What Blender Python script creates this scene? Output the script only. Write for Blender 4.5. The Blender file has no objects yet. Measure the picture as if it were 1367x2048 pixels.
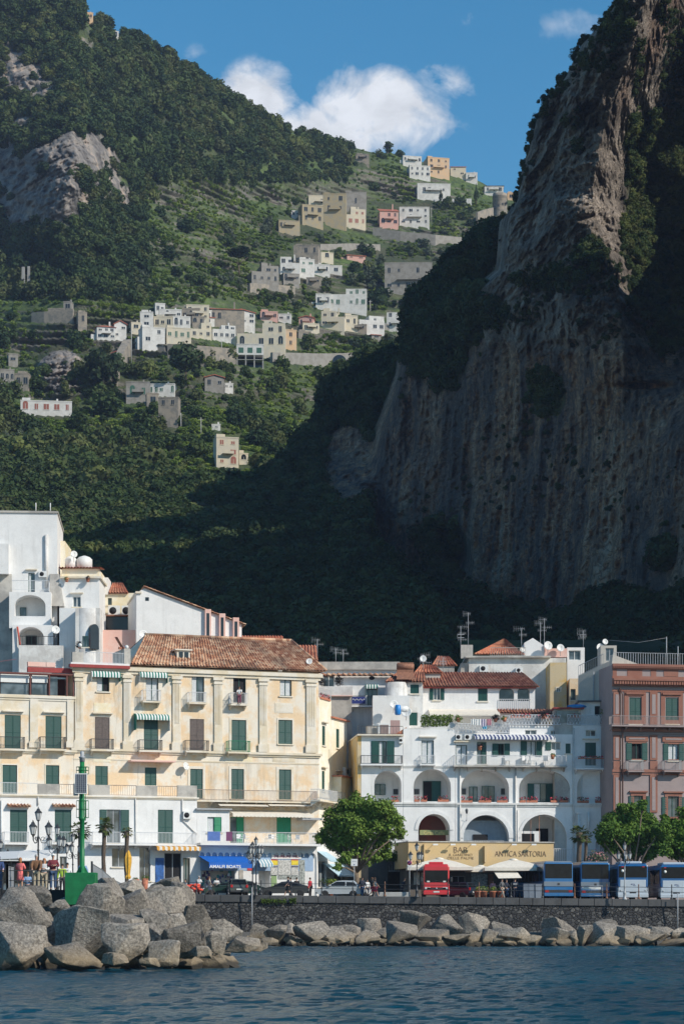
import bpy, bmesh, math, random
import numpy as np
from mathutils import Vector, Matrix
random.seed(7); R = random.Random(11)
SC = bpy.context.scene
COL = SC.collection
FPX, HZ, CX, CH = 4835.0, 1835.0, 683.5, 2.4
def P(px, py, D):
    return Vector(((px-CX)*D/FPX, D, CH+(HZ-py)*D/FPX))
_rs = np.random.RandomState(5)
_perm = _rs.permutation(256); _perm = np.concatenate([_perm]*4)
_gr = _rs.normal(size=(256, 3)); _gr /= np.linalg.norm(_gr, axis=1)[:, None]
def perlin(x, y, z):
    x, y, z = np.broadcast_arrays(np.asarray(x, float), np.asarray(y, float), np.asarray(z, float))
    xi, yi, zi = np.floor(x).astype(int), np.floor(y).astype(int), np.floor(z).astype(int)
    xf, yf, zf = x-xi, y-yi, z-zi
    u, v, w = [t*t*t*(t*(t*6-15)+10) for t in (xf, yf, zf)]
    r = 0
    for dx in (0, 1):
        for dy in (0, 1):
            for dz in (0, 1):
                h = _perm[_perm[_perm[(xi+dx) & 255]+((yi+dy) & 255)]+((zi+dz) & 255)]
                g = _gr[h]
                n = g[..., 0]*(xf-dx)+g[..., 1]*(yf-dy)+g[..., 2]*(zf-dz)
                r = r + n*(u if dx else 1-u)*(v if dy else 1-v)*(w if dz else 1-w)
    return r*1.6
def fbm(x, y, z, o=5, g=0.5, ridged=False):
    a, s, t = 1.0, 0, 0
    for i in range(o):
        n = perlin(x*2**i+i*17.3, y*2**i+i*5.1, z*2**i+i*9.7)
        if ridged: n = 1-2*np.abs(n)
        s = s+a*n; t += a; a *= g
    return s/t
def sstep(a, b, x):
    t = np.clip((x-a)/(b-a), 0, 1); return t*t*(3-2*t)
MATS = {}
class NT:
    def __init__(s, name):
        s.m = bpy.data.materials.new(name); s.m.use_nodes = True
        s.t = s.m.node_tree; s.n = s.t.nodes; s.l = s.t.links
        s.b = s.n['Principled BSDF']; s.out = s.n['Material Output']
        s.tc = s.n.new('ShaderNodeTexCoord'); s.geo = s.n.new('ShaderNodeNewGeometry')
    def link(s, a, b): s.l.new(a, b); return s
    def node(s, ty, **kw):
        n = s.n.new(ty)
        for k, v in kw.items(): setattr(n, k, v)
        return n
    def mapping(s, sc, src=None, rot=(0, 0, 0)):
        m = s.n.new('ShaderNodeMapping'); m.inputs['Scale'].default_value = sc; m.inputs['Rotation'].default_value = rot
        s.l.new(src or s.geo.outputs['Position'], m.inputs['Vector']); return m.outputs['Vector']
    def noise(s, scale, vec=None, detail=4, rough=0.55):
        n = s.n.new('ShaderNodeTexNoise'); n.inputs['Scale'].default_value = scale
        n.inputs['Detail'].default_value = detail; n.inputs['Roughness'].default_value = rough
        s.l.new(vec if vec is not None else s.geo.outputs['Position'], n.inputs['Vector']); return n.outputs['Fac']
    def voro(s, scale, vec=None, out='Distance', feature='F1', rnd=1):
        n = s.n.new('ShaderNodeTexVoronoi'); n.feature = feature; n.inputs['Scale'].default_value = scale
        n.inputs['Randomness'].default_value = rnd
        s.l.new(vec if vec is not None else s.geo.outputs['Position'], n.inputs['Vector']); return n.outputs[out]
    def ramp(s, fac, stops):
        r = s.n.new('ShaderNodeValToRGB'); e = r.color_ramp.elements
        while len(e) < len(stops): e.new(0.5)
        for i, (p, c) in enumerate(stops):
            e[i].position = p; e[i].color = (c if hasattr(c, '__len__') else (c, c, c))[:3]+(1,) if hasattr(c, '__len__') else (c, c, c, 1)
        s.l.new(fac, r.inputs['Fac']); return r.outputs['Color']
    def mix(s, fac, a, b, mode='MIX'):
        m = s.n.new('ShaderNodeMix'); m.data_type = 'RGBA'; m.blend_type = mode
        for i, v in ((0, fac), (6, a), (7, b)):
            if hasattr(v, 'is_linked') or isinstance(v, bpy.types.NodeSocket): s.l.new(v, m.inputs[i])
            elif i == 0: m.inputs[0].default_value = v
            else: m.inputs[i].default_value = tuple(v)[:3]+(1,)
        return m.outputs[2]
    def math(s, op, a, b=0.0, clamp=False):
        m = s.n.new('ShaderNodeMath'); m.operation = op; m.use_clamp = clamp
        for i, v in ((0, a), (1, b)):
            if isinstance(v, bpy.types.NodeSocket): s.l.new(v, m.inputs[i])
            else: m.inputs[i].default_value = v
        return m.outputs[0]
    def sep(s, vec=None):
        x = s.n.new('ShaderNodeSeparateXYZ'); s.l.new(vec if vec is not None else s.geo.outputs['Position'], x.inputs[0]); return x.outputs
    def comb(s, x, y, z):
        c = s.n.new('ShaderNodeCombineXYZ')
        for i, v in enumerate((x, y, z)):
            if isinstance(v, bpy.types.NodeSocket): s.l.new(v, c.inputs[i])
            else: c.inputs[i].default_value = v
        return c.outputs[0]
    def attr(s, name):
        a = s.n.new('ShaderNodeAttribute'); a.attribute_name = name; return a
    def color(s, c):
        if isinstance(c, bpy.types.NodeSocket): s.l.new(c, s.b.inputs['Base Color'])
        else: s.b.inputs['Base Color'].default_value = tuple(c)[:3]+(1,)
        return s
    def rough(s, v):
        if isinstance(v, bpy.types.NodeSocket): s.l.new(v, s.b.inputs['Roughness'])
        else: s.b.inputs['Roughness'].default_value = v
        return s
    def bump(s, h, dist=0.1, strength=1.0):
        b = s.n.new('ShaderNodeBump'); b.inputs['Distance'].default_value = dist; b.inputs['Strength'].default_value = strength
        s.l.new(h, b.inputs['Height']); s.l.new(b.outputs[0], s.b.inputs['Normal']); return s
def simple(name, c, rough=0.7, var=0.12, scale=3.0, metal=0.0, spec=None):
    """one base colour with soft mottling that belongs to the surface"""
    if name in MATS: return MATS[name]
    t = NT(name)
    n = t.noise(scale, detail=5)
    r = t.ramp(n, [(0.3, tuple(v*(1-var) for v in c)), (0.7, tuple(min(1, v*(1+var)) for v in c))])
    t.color(r).rough(rough); t.b.inputs['Metallic'].default_value = metal
    if spec is not None: t.b.inputs['Specular IOR Level'].default_value = spec
    MATS[name] = t.m; return t.m
def plaster(name, c, c2, stain=(0.22, 0.2, 0.17), amt=0.5, patch=0.5, streak=0.5):
    """old painted plaster: patches where the paint has gone, run-off streaks, grain"""
    if name in MATS: return MATS[name]
    t = NT(name); pos = t.geo.outputs['Position']
    n1 = t.noise(0.55, detail=6, rough=0.65)
    col = t.mix(t.ramp(n1, [(0.5-0.12*patch, 0.0), (0.52+0.12*(1-patch), 1.0)]), c, c2)
    vs = t.mapping((1.6, 1.6, 0.16))
    n2 = t.noise(1.0, vs, detail=6, rough=0.7)
    n3 = t.noise(0.22, detail=3)
    st = t.math('MULTIPLY', t.ramp(n2, [(0.52, 0.0), (0.75, 1.0)]), t.ramp(n3, [(0.4, 0.15), (0.65, 1.0)]))
    col = t.mix(t.math('MULTIPLY', st, streak*amt), col, stain)
    n4 = t.noise(3.5, detail=6, rough=0.7)
    col = t.mix(t.math('MULTIPLY', t.ramp(n4, [(0.58, 0.0), (0.72, 1.0)]), 0.35*amt), col, stain)
    col = t.mix(0.25, col, t.ramp(t.noise(9.0), [(0.3, (0.75,)*3), (0.7, (1.0,)*3)]), 'MULTIPLY')
    t.color(col).rough(0.9).bump(t.noise(14.0, detail=4), 0.02, 0.5)
    MATS[name] = t.m; return t.m
def tag(o, label=None, cat=None, group=None, kind=None):
    if label: o['label'] = label
    if cat: o['category'] = cat
    if group: o['group'] = group
    if kind: o['kind'] = kind
    return o
def empty(name, loc=(0, 0, 0), rz=0.0, label=None, cat=None, group=None, scale=None):
    o = bpy.data.objects.new(name, None); COL.objects.link(o); o.empty_display_size = 0.3
    o.location = loc; o.rotation_euler = (0, 0, rz)
    if scale: o.scale = (scale,)*3
    return tag(o, label, cat, group)
def copy_tree(o, parent=None):
    c = o.copy(); COL.objects.link(c); c.parent = parent
    for ch in list(o.children): copy_tree(ch, c)
    return c
class MB:
    def __init__(s): s.v, s.f, s.m, s.sm = [], [], [], []
    def add(s, vs, fs, m=0, M=None, smooth=False):
        b = len(s.v)
        if M is not None: vs = [M @ Vector(v) for v in vs]
        s.v += [tuple(v) for v in vs]
        for f in fs: s.f.append(tuple(i+b for i in f)); s.m.append(m); s.sm.append(smooth)
        return s
    def box(s, x0, x1, y0, y1, z0, z1, m=0, M=None, top=None):
        t = top or 0
        vs = [(x0, y0, z0), (x1, y0, z0), (x1, y1, z0), (x0, y1, z0), (x0+t, y0+t, z1), (x1-t, y0+t, z1), (x1-t, y1-t, z1), (x0+t, y1-t, z1)]
        return s.add(vs, [(0, 3, 2, 1), (4, 5, 6, 7), (0, 1, 5, 4), (1, 2, 6, 5), (2, 3, 7, 6), (3, 0, 4, 7)], m, M)
    def quad(s, a, b, c, d, m=0): return s.add([a, b, c, d], [(0, 1, 2, 3)], m)
    def prism(s, pts, axis, a0, a1, m=0, M=None, smooth=False):
        """2D polygon pts extruded along axis ('x','y','z') from a0 to a1"""
        def mk(p, a): return {'x': (a, p[0], p[1]), 'y': (p[0], a, p[1]), 'z': (p[0], p[1], a)}[axis]
        n = len(pts); vs = [mk(p, a0) for p in pts]+[mk(p, a1) for p in pts]
        fs = [tuple(range(n))[::-1], tuple(range(n, 2*n))]
        s.add(vs, fs, m, M)
        return s.add(vs, [(i, (i+1) % n, n+(i+1) % n, n+i) for i in range(n)], m, M, smooth)
    def tube(s, pts, r, n=6, m=0, M=None, caps=True, smooth=True):
        pts = [Vector(p) for p in pts]; rs = r if hasattr(r, '__len__') else [r]*len(pts)
        rings = []
        for i, p in enumerate(pts):
            d = (pts[min(i+1, len(pts)-1)]-pts[max(i-1, 0)]); d = d.normalized() if d.length > 1e-9 else Vector((0, 0, 1))
            a = d.cross(Vector((0, 0, 1)) if abs(d.z) < 0.9 else Vector((1, 0, 0))).normalized(); b = d.cross(a)
            rings.append([p+(a*math.cos(2*math.pi*k/n)+b*math.sin(2*math.pi*k/n))*rs[i] for k in range(n)])
        vs = [v for q in rings for v in q]; fs = []
        for i in range(len(pts)-1):
            for k in range(n): fs.append((i*n+k, i*n+(k+1) % n, (i+1)*n+(k+1) % n, (i+1)*n+k))
        if caps: fs += [tuple(range(n))[::-1], tuple(range((len(pts)-1)*n, len(pts)*n))]
        return s.add(vs, fs, m, M, smooth)
    def lathe(s, prof, n=12, m=0, M=None, c=(0, 0, 0), smooth=True):
        vs, fs = [], []
        for r, z in prof:
            for k in range(n): vs.append((c[0]+r*math.cos(2*math.pi*k/n), c[1]+r*math.sin(2*math.pi*k/n), c[2]+z))
        for i in range(len(prof)-1):
            for k in range(n): fs.append((i*n+k, i*n+(k+1) % n, (i+1)*n+(k+1) % n, (i+1)*n+k))
        fs += [tuple(range(n))[::-1], tuple(range((len(prof)-1)*n, len(prof)*n))]
        return s.add(vs, fs, m, M, smooth)
    def ball(s, c, r, m=0, n=8, M=None, sq=(1, 1, 1)):
        prof = [(math.sin(math.pi*i/n)*r+1e-4, -math.cos(math.pi*i/n)*r) for i in range(n+1)]
        MM = Matrix.Translation(c) @ Matrix.Diagonal((*sq, 1))
        if M is not None: MM = M @ MM
        return s.lathe(prof, max(8, n), m, MM)
    def build(s, name, mats, parent=None, loc=None, bevel=0):
        me = bpy.data.meshes.new(name); me.from_pydata(s.v, [], s.f)
        mats = mats if isinstance(mats, (list, tuple)) else [mats]
        for m in mats: me.materials.append(m)
        me.polygons.foreach_set('material_index', s.m); me.polygons.foreach_set('use_smooth', s.sm); me.update()
        o = bpy.data.objects.new(name, me); COL.objects.link(o); o.parent = parent
        if loc is not None: o.location = loc
        if bevel:
            b = o.modifiers.new('b', 'BEVEL'); b.width = bevel; b.segments = 2; b.limit_method = 'ANGLE'
        return o
def mesh_np(name, V, F, mats, smooth=True, parent=None):
    me = bpy.data.meshes.new(name); V = np.asarray(V, np.float32); F = np.asarray(F, np.int32)
    me.vertices.add(len(V)); me.vertices.foreach_set('co', V.ravel())
    me.loops.add(F.size); me.loops.foreach_set('vertex_index', F.ravel())
    me.polygons.add(len(F)); me.polygons.foreach_set('loop_start', np.arange(0, F.size, F.shape[1], dtype=np.int32))
    me.polygons.foreach_set('loop_total', np.full(len(F), F.shape[1], np.int32))
    me.polygons.foreach_set('use_smooth', np.full(len(F), smooth))
    me.update(calc_edges=True); me.validate()
    for m in (mats if isinstance(mats, (list, tuple)) else [mats]): me.materials.append(m)
    o = bpy.data.objects.new(name, me); COL.objects.link(o); o.parent = parent; return o
def grid_faces(nr, nc):
    i = np.arange(nr-1)[:, None]*nc+np.arange(nc-1)[None, :]
    return np.stack([i, i+1, i+nc+1, i+nc], -1).reshape(-1, 4)
cam = bpy.data.cameras.new('camera'); co = bpy.data.objects.new('camera', cam); COL.objects.link(co)
co.location = (0, 0, CH); co.rotation_euler = (math.radians(90), 0, 0)
cam.sensor_fit = 'VERTICAL'; cam.sensor_height = 36; cam.sensor_width = 24; cam.lens = 36*FPX/2048
cam.shift_y = (HZ-1024)/2048; cam.clip_end = 8000; cam.clip_start = 1
SC.camera = co
SUN = Vector((1.5, -1.0, 1.22)).normalized()
sl = bpy.data.lights.new('sun', 'SUN'); sl.energy = 4.4; sl.angle = math.radians(0.5); sl.color = (1.0, 0.93, 0.82)
so = bpy.data.objects.new('sun', sl); COL.objects.link(so); so.rotation_euler = SUN.to_track_quat('Z', 'Y').to_euler()
SC.view_settings.view_transform = 'Standard'; SC.view_settings.look = 'None'; SC.view_settings.gamma = 1
SC.view_settings.exposure = 0
w = bpy.data.worlds.new('World'); SC.world = w; w.use_nodes = True; wt = w.node_tree; wn = wt.nodes; wl = wt.links
sky = wn.new('ShaderNodeTexSky'); sky.sky_type = 'NISHITA'; sky.sun_disc = False
sky.sun_elevation = math.asin(SUN.z); sky.sun_rotation = math.atan2(SUN.x, SUN.y)
sky.air_density = 1.0; sky.dust_density = 0.3; sky.ozone_density = 3.0; sky.altitude = 0
def wmath(op, a, b=0.0, clamp=False):
    m = wn.new('ShaderNodeMath'); m.operation = op; m.use_clamp = clamp
    for i, v in ((0, a), (1, b)):
        if isinstance(v, bpy.types.NodeSocket): wl.new(v, m.inputs[i])
        else: m.inputs[i].default_value = v
    return m.outputs[0]
tc = wn.new('ShaderNodeTexCoord'); sx = wn.new('ShaderNodeSeparateXYZ'); wl.new(tc.outputs['Generated'], sx.inputs[0])
az = wmath('DIVIDE', sx.outputs[0], wmath('MAXIMUM', sx.outputs[1], 0.05)); el = wmath('DIVIDE', sx.outputs[2], wmath('MAXIMUM', sx.outputs[1], 0.05))
def blob(px, py, rx, ry, s=1.0, rot=0.0):
    a0, e0 = (px-CX)/FPX, (HZ-py)/FPX
    dx, dy = wmath('SUBTRACT', az, a0), wmath('SUBTRACT', el, e0)
    c_, s_ = math.cos(rot), math.sin(rot)
    u = wmath('ADD', wmath('MULTIPLY', dx, c_), wmath('MULTIPLY', dy, s_)); v = wmath('SUBTRACT', wmath('MULTIPLY', dy, c_), wmath('MULTIPLY', dx, s_))
    u = wmath('DIVIDE', u, rx/FPX); v = wmath('DIVIDE', v, ry/FPX)
    d = wmath('ADD', wmath('MULTIPLY', u, u), wmath('MULTIPLY', v, v))
    return wmath('MULTIPLY', wmath('SUBTRACT', 1.0, d, True), s)
def wnoise(sc, detail=6, dist=0.0, mp=(1, 1, 1)):
    cb = wn.new('ShaderNodeCombineXYZ'); wl.new(az, cb.inputs[0]); wl.new(el, cb.inputs[1])
    mm = wn.new('ShaderNodeMapping'); mm.inputs['Scale'].default_value = mp; wl.new(cb.outputs[0], mm.inputs[0])
    n = wn.new('ShaderNodeTexNoise'); n.inputs['Scale'].default_value = sc; n.inputs['Detail'].default_value = detail
    n.inputs['Roughness'].default_value = 0.6; n.inputs['Distortion'].default_value = dist; wl.new(mm.outputs[0], n.inputs['Vector']); return n.outputs['Fac']
den = None
for b in [blob(520, 195, 105, 95, 1.25), blob(735, 225, 150, 115, 1.3), blob(640, 270, 230, 85, 1.2), blob(500, 240, 100, 90, 1.0), blob(845, 250, 110, 100, .7),
          blob(890, 160, 110, 48, .62, -0.5), blob(285, 78, 34, 24, .62), blob(385, 110, 40, 45, .35), blob(980, 40, 170, 30, .36), blob(1130, 50, 130, 40, .36),
          blob(1180, 35, 60, 26, .34), blob(300, 20, 60, 20, .2), blob(970, 160, 12, 22, .3), blob(910, 270, 60, 50, .35)]:
    den = b if den is None else wmath('MAXIMUM', den, b)
nz = wnoise(34, 7, 0.5); nz2 = wnoise(130, 7, 0.6)
dd = wmath('ADD', den, wmath('MULTIPLY', wmath('SUBTRACT', nz, 0.55), 2.3)); dd = wmath('ADD', dd, wmath('MULTIPLY', wmath('SUBTRACT', nz2, 0.5), 0.5))
cov = wmath('MULTIPLY', wmath('MULTIPLY', wmath('SUBTRACT', dd, 0.24, True), 1.5, True), wmath('MULTIPLY', wmath('MULTIPLY', den, 1.7, True), 0.93), True)
shade = wmath('ADD', 0.62, wmath('MULTIPLY', wnoise(46, 4, 0.3, (1, 1.6, 1)), 0.6), True)
hs = wn.new('ShaderNodeHueSaturation'); hs.inputs['Hue'].default_value = 0.487; hs.inputs['Saturation'].default_value = 1.35; hs.inputs['Value'].default_value = 1.0
wl.new(sky.outputs[0], hs.inputs['Color'])
cc = wn.new('ShaderNodeMix'); cc.data_type = 'RGBA'; cc.blend_type = 'MIX'
wl.new(cov, cc.inputs[0]); wl.new(hs.outputs[0], cc.inputs[6])
cm = wn.new('ShaderNodeVectorMath'); cm.operation = 'SCALE'; cm.inputs[0].default_value = (7.1, 7.3, 7.7); wl.new(shade, cm.inputs['Scale'])
wl.new(cm.outputs[0], cc.inputs[7])
bg = wn['Background']; wl.new(cc.outputs[2], bg.inputs['Color']); bg.inputs['Strength'].default_value = 0.13
def lut(rows, x): return np.interp(x, [r[0] for r in rows], [r[1] for r in rows])
RIDGE = [(-250,-190),(-100,-120),(0,-70),(60,-40),(120,-10),(150,2),(185,35),(240,70),(290,90),(350,125),(410,150),(430,170),(480,205),(540,240),(590,262),(650,283),(700,294),(750,306),(780,304),(820,318),(870,330),(940,348),(955,362),(985,376),(1010,390),(1035,392),(1100,400),(1200,430),(1400,480),(1700,520)]
CPX = [-250,150,400,700,1000,1700]; CPY = [-200,0,200,400,550,650,800,900,1000,1100,1200,1300,1400]
CD = np.array([[1000,970,935,900,860,800,720,670,600,500,415,360,320],
 [1010,980,940,900,860,810,740,680,610,510,420,362,322],
 [1100,1080,1040,980,880,830,750,690,610,505,418,360,322],
 [1300,1280,1230,1130,960,880,790,720,620,510,418,360,322],
 [1400,1400,1350,1200,1030,940,850,770,650,520,420,365,325],
 [1450,1450,1400,1250,1080,990,880,800,680,540,425,370,330]], float)
def far_base(px, py):
    px, py = np.asarray(px, float), np.asarray(py, float)
    # smooth (cosine-eased) interpolation in px, linear in py
    py_c = np.clip(py, CPY[0], CPY[-1])
    cols = np.stack([np.interp(py_c, CPY, c) for c in CD])
    xi = np.clip(np.interp(px, CPX, np.arange(len(CPX))), 0, len(CPX)-1.0001); k = xi.astype(int); t = xi-k
    return np.take_along_axis(cols, k[None], 0)[0]*(1-t)+np.take_along_axis(cols, k[None]+1, 0)[0]*t+sstep(700, 900, px)*sstep(760, 1000, py)*190
def terr_mask(px, py):
    """1 where the slope is terraced"""
    a = sstep(250, 330, px)*sstep(330, 400, py)*(1-sstep(940, 990, py))
    b = sstep(560, 640, py)*(1-sstep(860+90*sstep(250, 420, px), 930+70*sstep(250, 420, px), py))
    c = sstep(640, 760, px)*sstep(285, 310, py)*(1-sstep(600, 700, py))
    return np.clip(np.maximum(np.maximum(a, b), c), 0, 1)
def rock_mask(px, py, X, Z):
    n = fbm(X*0.02, Z*0.02, 3.0, 5)
    m = np.exp(-(((px-130)/125.)**2+((py-345)/118.)**2)**1.5)*1.25
    m = np.maximum(m, np.exp(-(((px-215)/60.)**2+((py-400)/62.)**2)**2)*1.2)
    m = np.maximum(m, np.exp(-(((px-175)/40.)**2+((py-100)/60.)**2)**1.5)*.5)
    m = np.maximum(m, np.exp(-(((px-30)/60.)**2+((py-150)/120.)**2)**1.5)*.65)
    m = np.maximum(m, np.exp(-(((px-125)/55.)**2+((py-745)/50.)**2)**2)*1.2)
    m = np.maximum(m, np.exp(-(((px-190)/30.)**2+((py-250)/40.)**2)**1.5)*.7)
    m = np.maximum(m, np.exp(-(((px-60-(py-330)*-.5)/40.)**2+((py-330)/90.)**2)**1.5)*.8)
    m = np.maximum(m, .56*(1-sstep(200, 270, px))*(1-sstep(430, 500, py))*sstep(40, 140, py))
    return np.clip(m+n*1.0-0.28, 0, 1)*1.4
def far_depth(px, py):
    D = far_base(px, py); X = (px-CX)*D/FPX; Z = CH+(HZ-py)*D/FPX
    big = fbm(X*0.006+3, D*0.004, Z*0.006, 4)
    g = fbm(X*0.02, Z*0.008+4, 1.5, 4, ridged=True)
    T = terr_mask(px, py); Rk = rock_mask(px, py, X, Z)
    amp = sstep(-50, 200, HZ-py-200)
    low = 0.35+0.65*(1-sstep(850, 1200, py))
    D = D+(-big*55-g*16*(1-0.7*T)-fbm(X*0.08, Z*0.08, 7.0, 4)*6*(1-0.7*T))*low
    D = D-Rk*(2+8*fbm(X*0.07, Z*0.05, 2.2, 7, g=.66, ridged=True)+5*fbm(X*0.10+Z*.12, Z*0.5-X*.35, 5, 4, g=.6, ridged=True))
    D = D-38*np.exp(-(((px-150)/110.)**2+((py-330)/170.)**2))
    h = Z/4.2+0.35*fbm(X*0.03, Z*0.01, 9.0, 3); fr = h-np.floor(h)
    D = D-T*(fr-0.5)*7.5
    return D
pxs = np.concatenate([np.arange(-250, 0, 12), np.arange(0, 1110, 3.2), np.arange(1110, 1700, 14)])
K = 430; ts = np.linspace(0, 1, K)
PX = np.repeat(pxs[None], K, 0); rg = lut(RIDGE, pxs)+4*fbm(pxs*0.02, 0, 0, 4)
PY = rg[None]+(1400-rg[None])*ts[:, None]
FD = far_depth(PX, PY)
top = np.clip((PY-rg[None])/60, 0, 1); FD = FD+ (1-top)**2*25      # roll over at the crest
V = np.stack([(PX-CX)*FD/FPX, FD, CH+(HZ-PY)*FD/FPX], -1)
back = V[0:1].copy(); bk = []
for q in (1, 2, 3): b_ = back.copy(); b_[..., 1] += 70*q; b_[..., 2] -= 12*q*q; bk.insert(0, b_)
VV = np.concatenate(bk+[V]).reshape(-1, 3)
far_fd = lambda px, py: float(np.interp(py, PY[:, j_(px)], FD[:, j_(px)]))
def j_(px): return int(np.argmin(np.abs(pxs-px)))
t = NT('hillside'); pos = t.geo.outputs['Position']
rk = t.attr('rock').outputs['Fac']; te = t.attr('terrace').outputs['Fac']
soil = t.ramp(t.noise(0.05, detail=6), [(0.3, (0.03, 0.042, 0.017)), (0.5, (0.05, 0.062, 0.024)), (0.7, (0.095, 0.088, 0.045))])
green = t.ramp(t.noise(0.35, detail=6), [(0.35, (0.03, 0.055, 0.016)), (0.65, (0.11, 0.16, 0.035))])
soil = t.mix(t.ramp(t.noise(0.02, detail=3), [(0.4, 0.0), (0.6, 1.0)]), soil, green)
nz_ = t.sep(t.geo.outputs['Normal'])[2]
stone = t.ramp(t.noise(0.9, detail=8, rough=0.75), [(0.3, (0.09, 0.08, 0.065)), (0.6, (0.22, 0.2, 0.17)), (0.8, (0.34, 0.31, 0.26))])
wallm = t.math('MULTIPLY', te, t.ramp(nz_, [(0.25, 1.0), (0.55, 0.0)]))
wallm = t.math('MULTIPLY', wallm, t.ramp(t.noise(0.06, detail=4), [(0.42, 0.25), (0.58, 1.0)]))
col = t.mix(wallm, soil, stone)
lime = t.ramp(t.noise(0.16, t.mapping((1, 1, 0.45)), detail=9, rough=0.7), [(0.36, (0.05, 0.047, 0.044)), (0.45, (0.15, 0.135, 0.125)), (0.54, (0.26, 0.235, 0.21)), (0.66, (0.46, 0.35, 0.27))])
rk = t.math('ADD', rk, t.math('MULTIPLY', t.math('SUBTRACT', t.noise(0.25, detail=6), 0.5), 0.9))
col = t.mix(t.ramp(rk, [(0.38, 0.0), (0.52, 1.0)]), col, lime)
t.color(col).rough(0.95).bump(t.noise(0.7, detail=8, rough=0.7), 1.2, 0.8)
M_hill = t.m
far = mesh_np('mountain', VV, grid_faces(K+3, len(pxs)), M_hill); tag(far, kind='structure')
def add_attr(o, name, arr):
    a = o.data.attributes.new(name, 'FLOAT', 'POINT'); a.data.foreach_set('value', np.asarray(arr, np.float32).ravel())
FX, FZ = V[..., 0], V[..., 2]
RM = rock_mask(PX, PY, FX, FZ); TM = terr_mask(PX, PY)
pad = np.zeros((3, len(pxs)))
add_attr(far, 'rock', np.concatenate([pad, RM])); add_attr(far, 'terrace', np.concatenate([pad, TM]))
EDGE = [(-420,1420),(-300,1345),(-100,1275),(0,1232),(30,1217),(85,1165),(150,1132),(175,1110),(200,1088),(240,1070),(290,1056),(340,1043),(400,1030),(430,1012),(452,992),(480,955),(500,940),(520,905),(560,880),(590,850),(605,818),(640,812),(690,806),(705,770),(725,720),(745,690),(760,655),(800,648),(840,640),(880,612),(920,575),(960,530),(1000,490),(1060,440),(1120,395),(1200,330),(1300,255),(1400,200)]
rows = np.concatenate([np.arange(-110, 0, 10), np.arange(0, 1404, 2.6)])
eL = lut(EDGE, rows)+5*fbm(rows*0.012, 3.0, 0, 5)
NCOL = 430; cs = np.concatenate([np.linspace(0, 1, 340), 1+np.linspace(0.02, 1, 60)])
nc = len(cs)
xr = 1392.0
QX = np.where(cs[None] <= 1, eL[:, None]+(np.maximum(xr, eL[:, None]+80)-eL[:, None])*np.minimum(cs[None], 1)**1.0, np.maximum(xr, eL[:, None]+80)+(cs[None]-1)*1500)
QY = np.repeat(rows[:, None], nc, 1)
def cliff_base(px, py):
    bL = lut([(-420,470),(0,500),(440,540),(600,560),(700,600),(900,590),(1000,560),(1100,480),(1200,400),(1300,348),(1400,312)], py)
    e = lut(EDGE, py)
    # main rock wall plane, runs toward the viewer as it goes right
    wall = 548-(px-800)*0.235
    wall = np.where(px > 1392, 409-(px-1392)*0.10, wall)
    wall = wall-(np.clip(py, -400, 1240)-600)*0.03
    # spur on the upper right that catches the sun
    cr = lut([(-400,1330),(0,1290),(100,1262),(200,1225),(300,1195),(400,1180),(480,1192),(560,1215),(640,1238),(760,1250)], py)
    f = 1-sstep(540, 900, py)
    Dcr = 548-(cr-800)*0.235-12
    Rw = Dcr+0.34*np.clip(px-cr, 0, 110)+0.04*np.clip(px-cr-110, 0, 300)
    Rw = np.where(px > 1392, Rw+np.clip(px-1392, 0, 500)*0.03, Rw)
    dl = np.clip(cr-px, 0, 400)
    wall = wall*(1-f)+np.where(px > cr, Rw, Dcr+np.minimum(dl, 75)*.06+np.clip(dl-75, 0, 400)*.30)*f
    # gully between vegetated lobe and wall (px 750-830) and talus below the wall foot
    foot = lut([(560,1000),(640,1050),(750,1110),(860,1160),(930,1195),(1040,1225),(1120,1245),(1220,1190),(1300,1215),(1400,1195),(1600,1180),(3000,1150)], px)
    tal = sstep(0, 1, (py-foot)/(1400-foot))
    lin = np.clip((py-foot)/(1400-foot), 0, 1)
    D = wall*(1-lin)+320*lin+ 0
    # left vegetated slope below/behind the wall edge
    wl_ = lut([(430,1010),(540,1002),(620,905),(655,814),(750,802),(850,765),(950,750),(1100,748),(1160,800),(1240,900)], py)
    d = wl_-px
    slope = bL+ np.clip(px-e, 0, 400)*(-0.12)*(1-0.8*sstep(1000, 1200, py))
    k = sstep(-10, 22, d)
    D = D*(1-k)+np.maximum(slope, 0)*k*1.0
    return D
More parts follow.
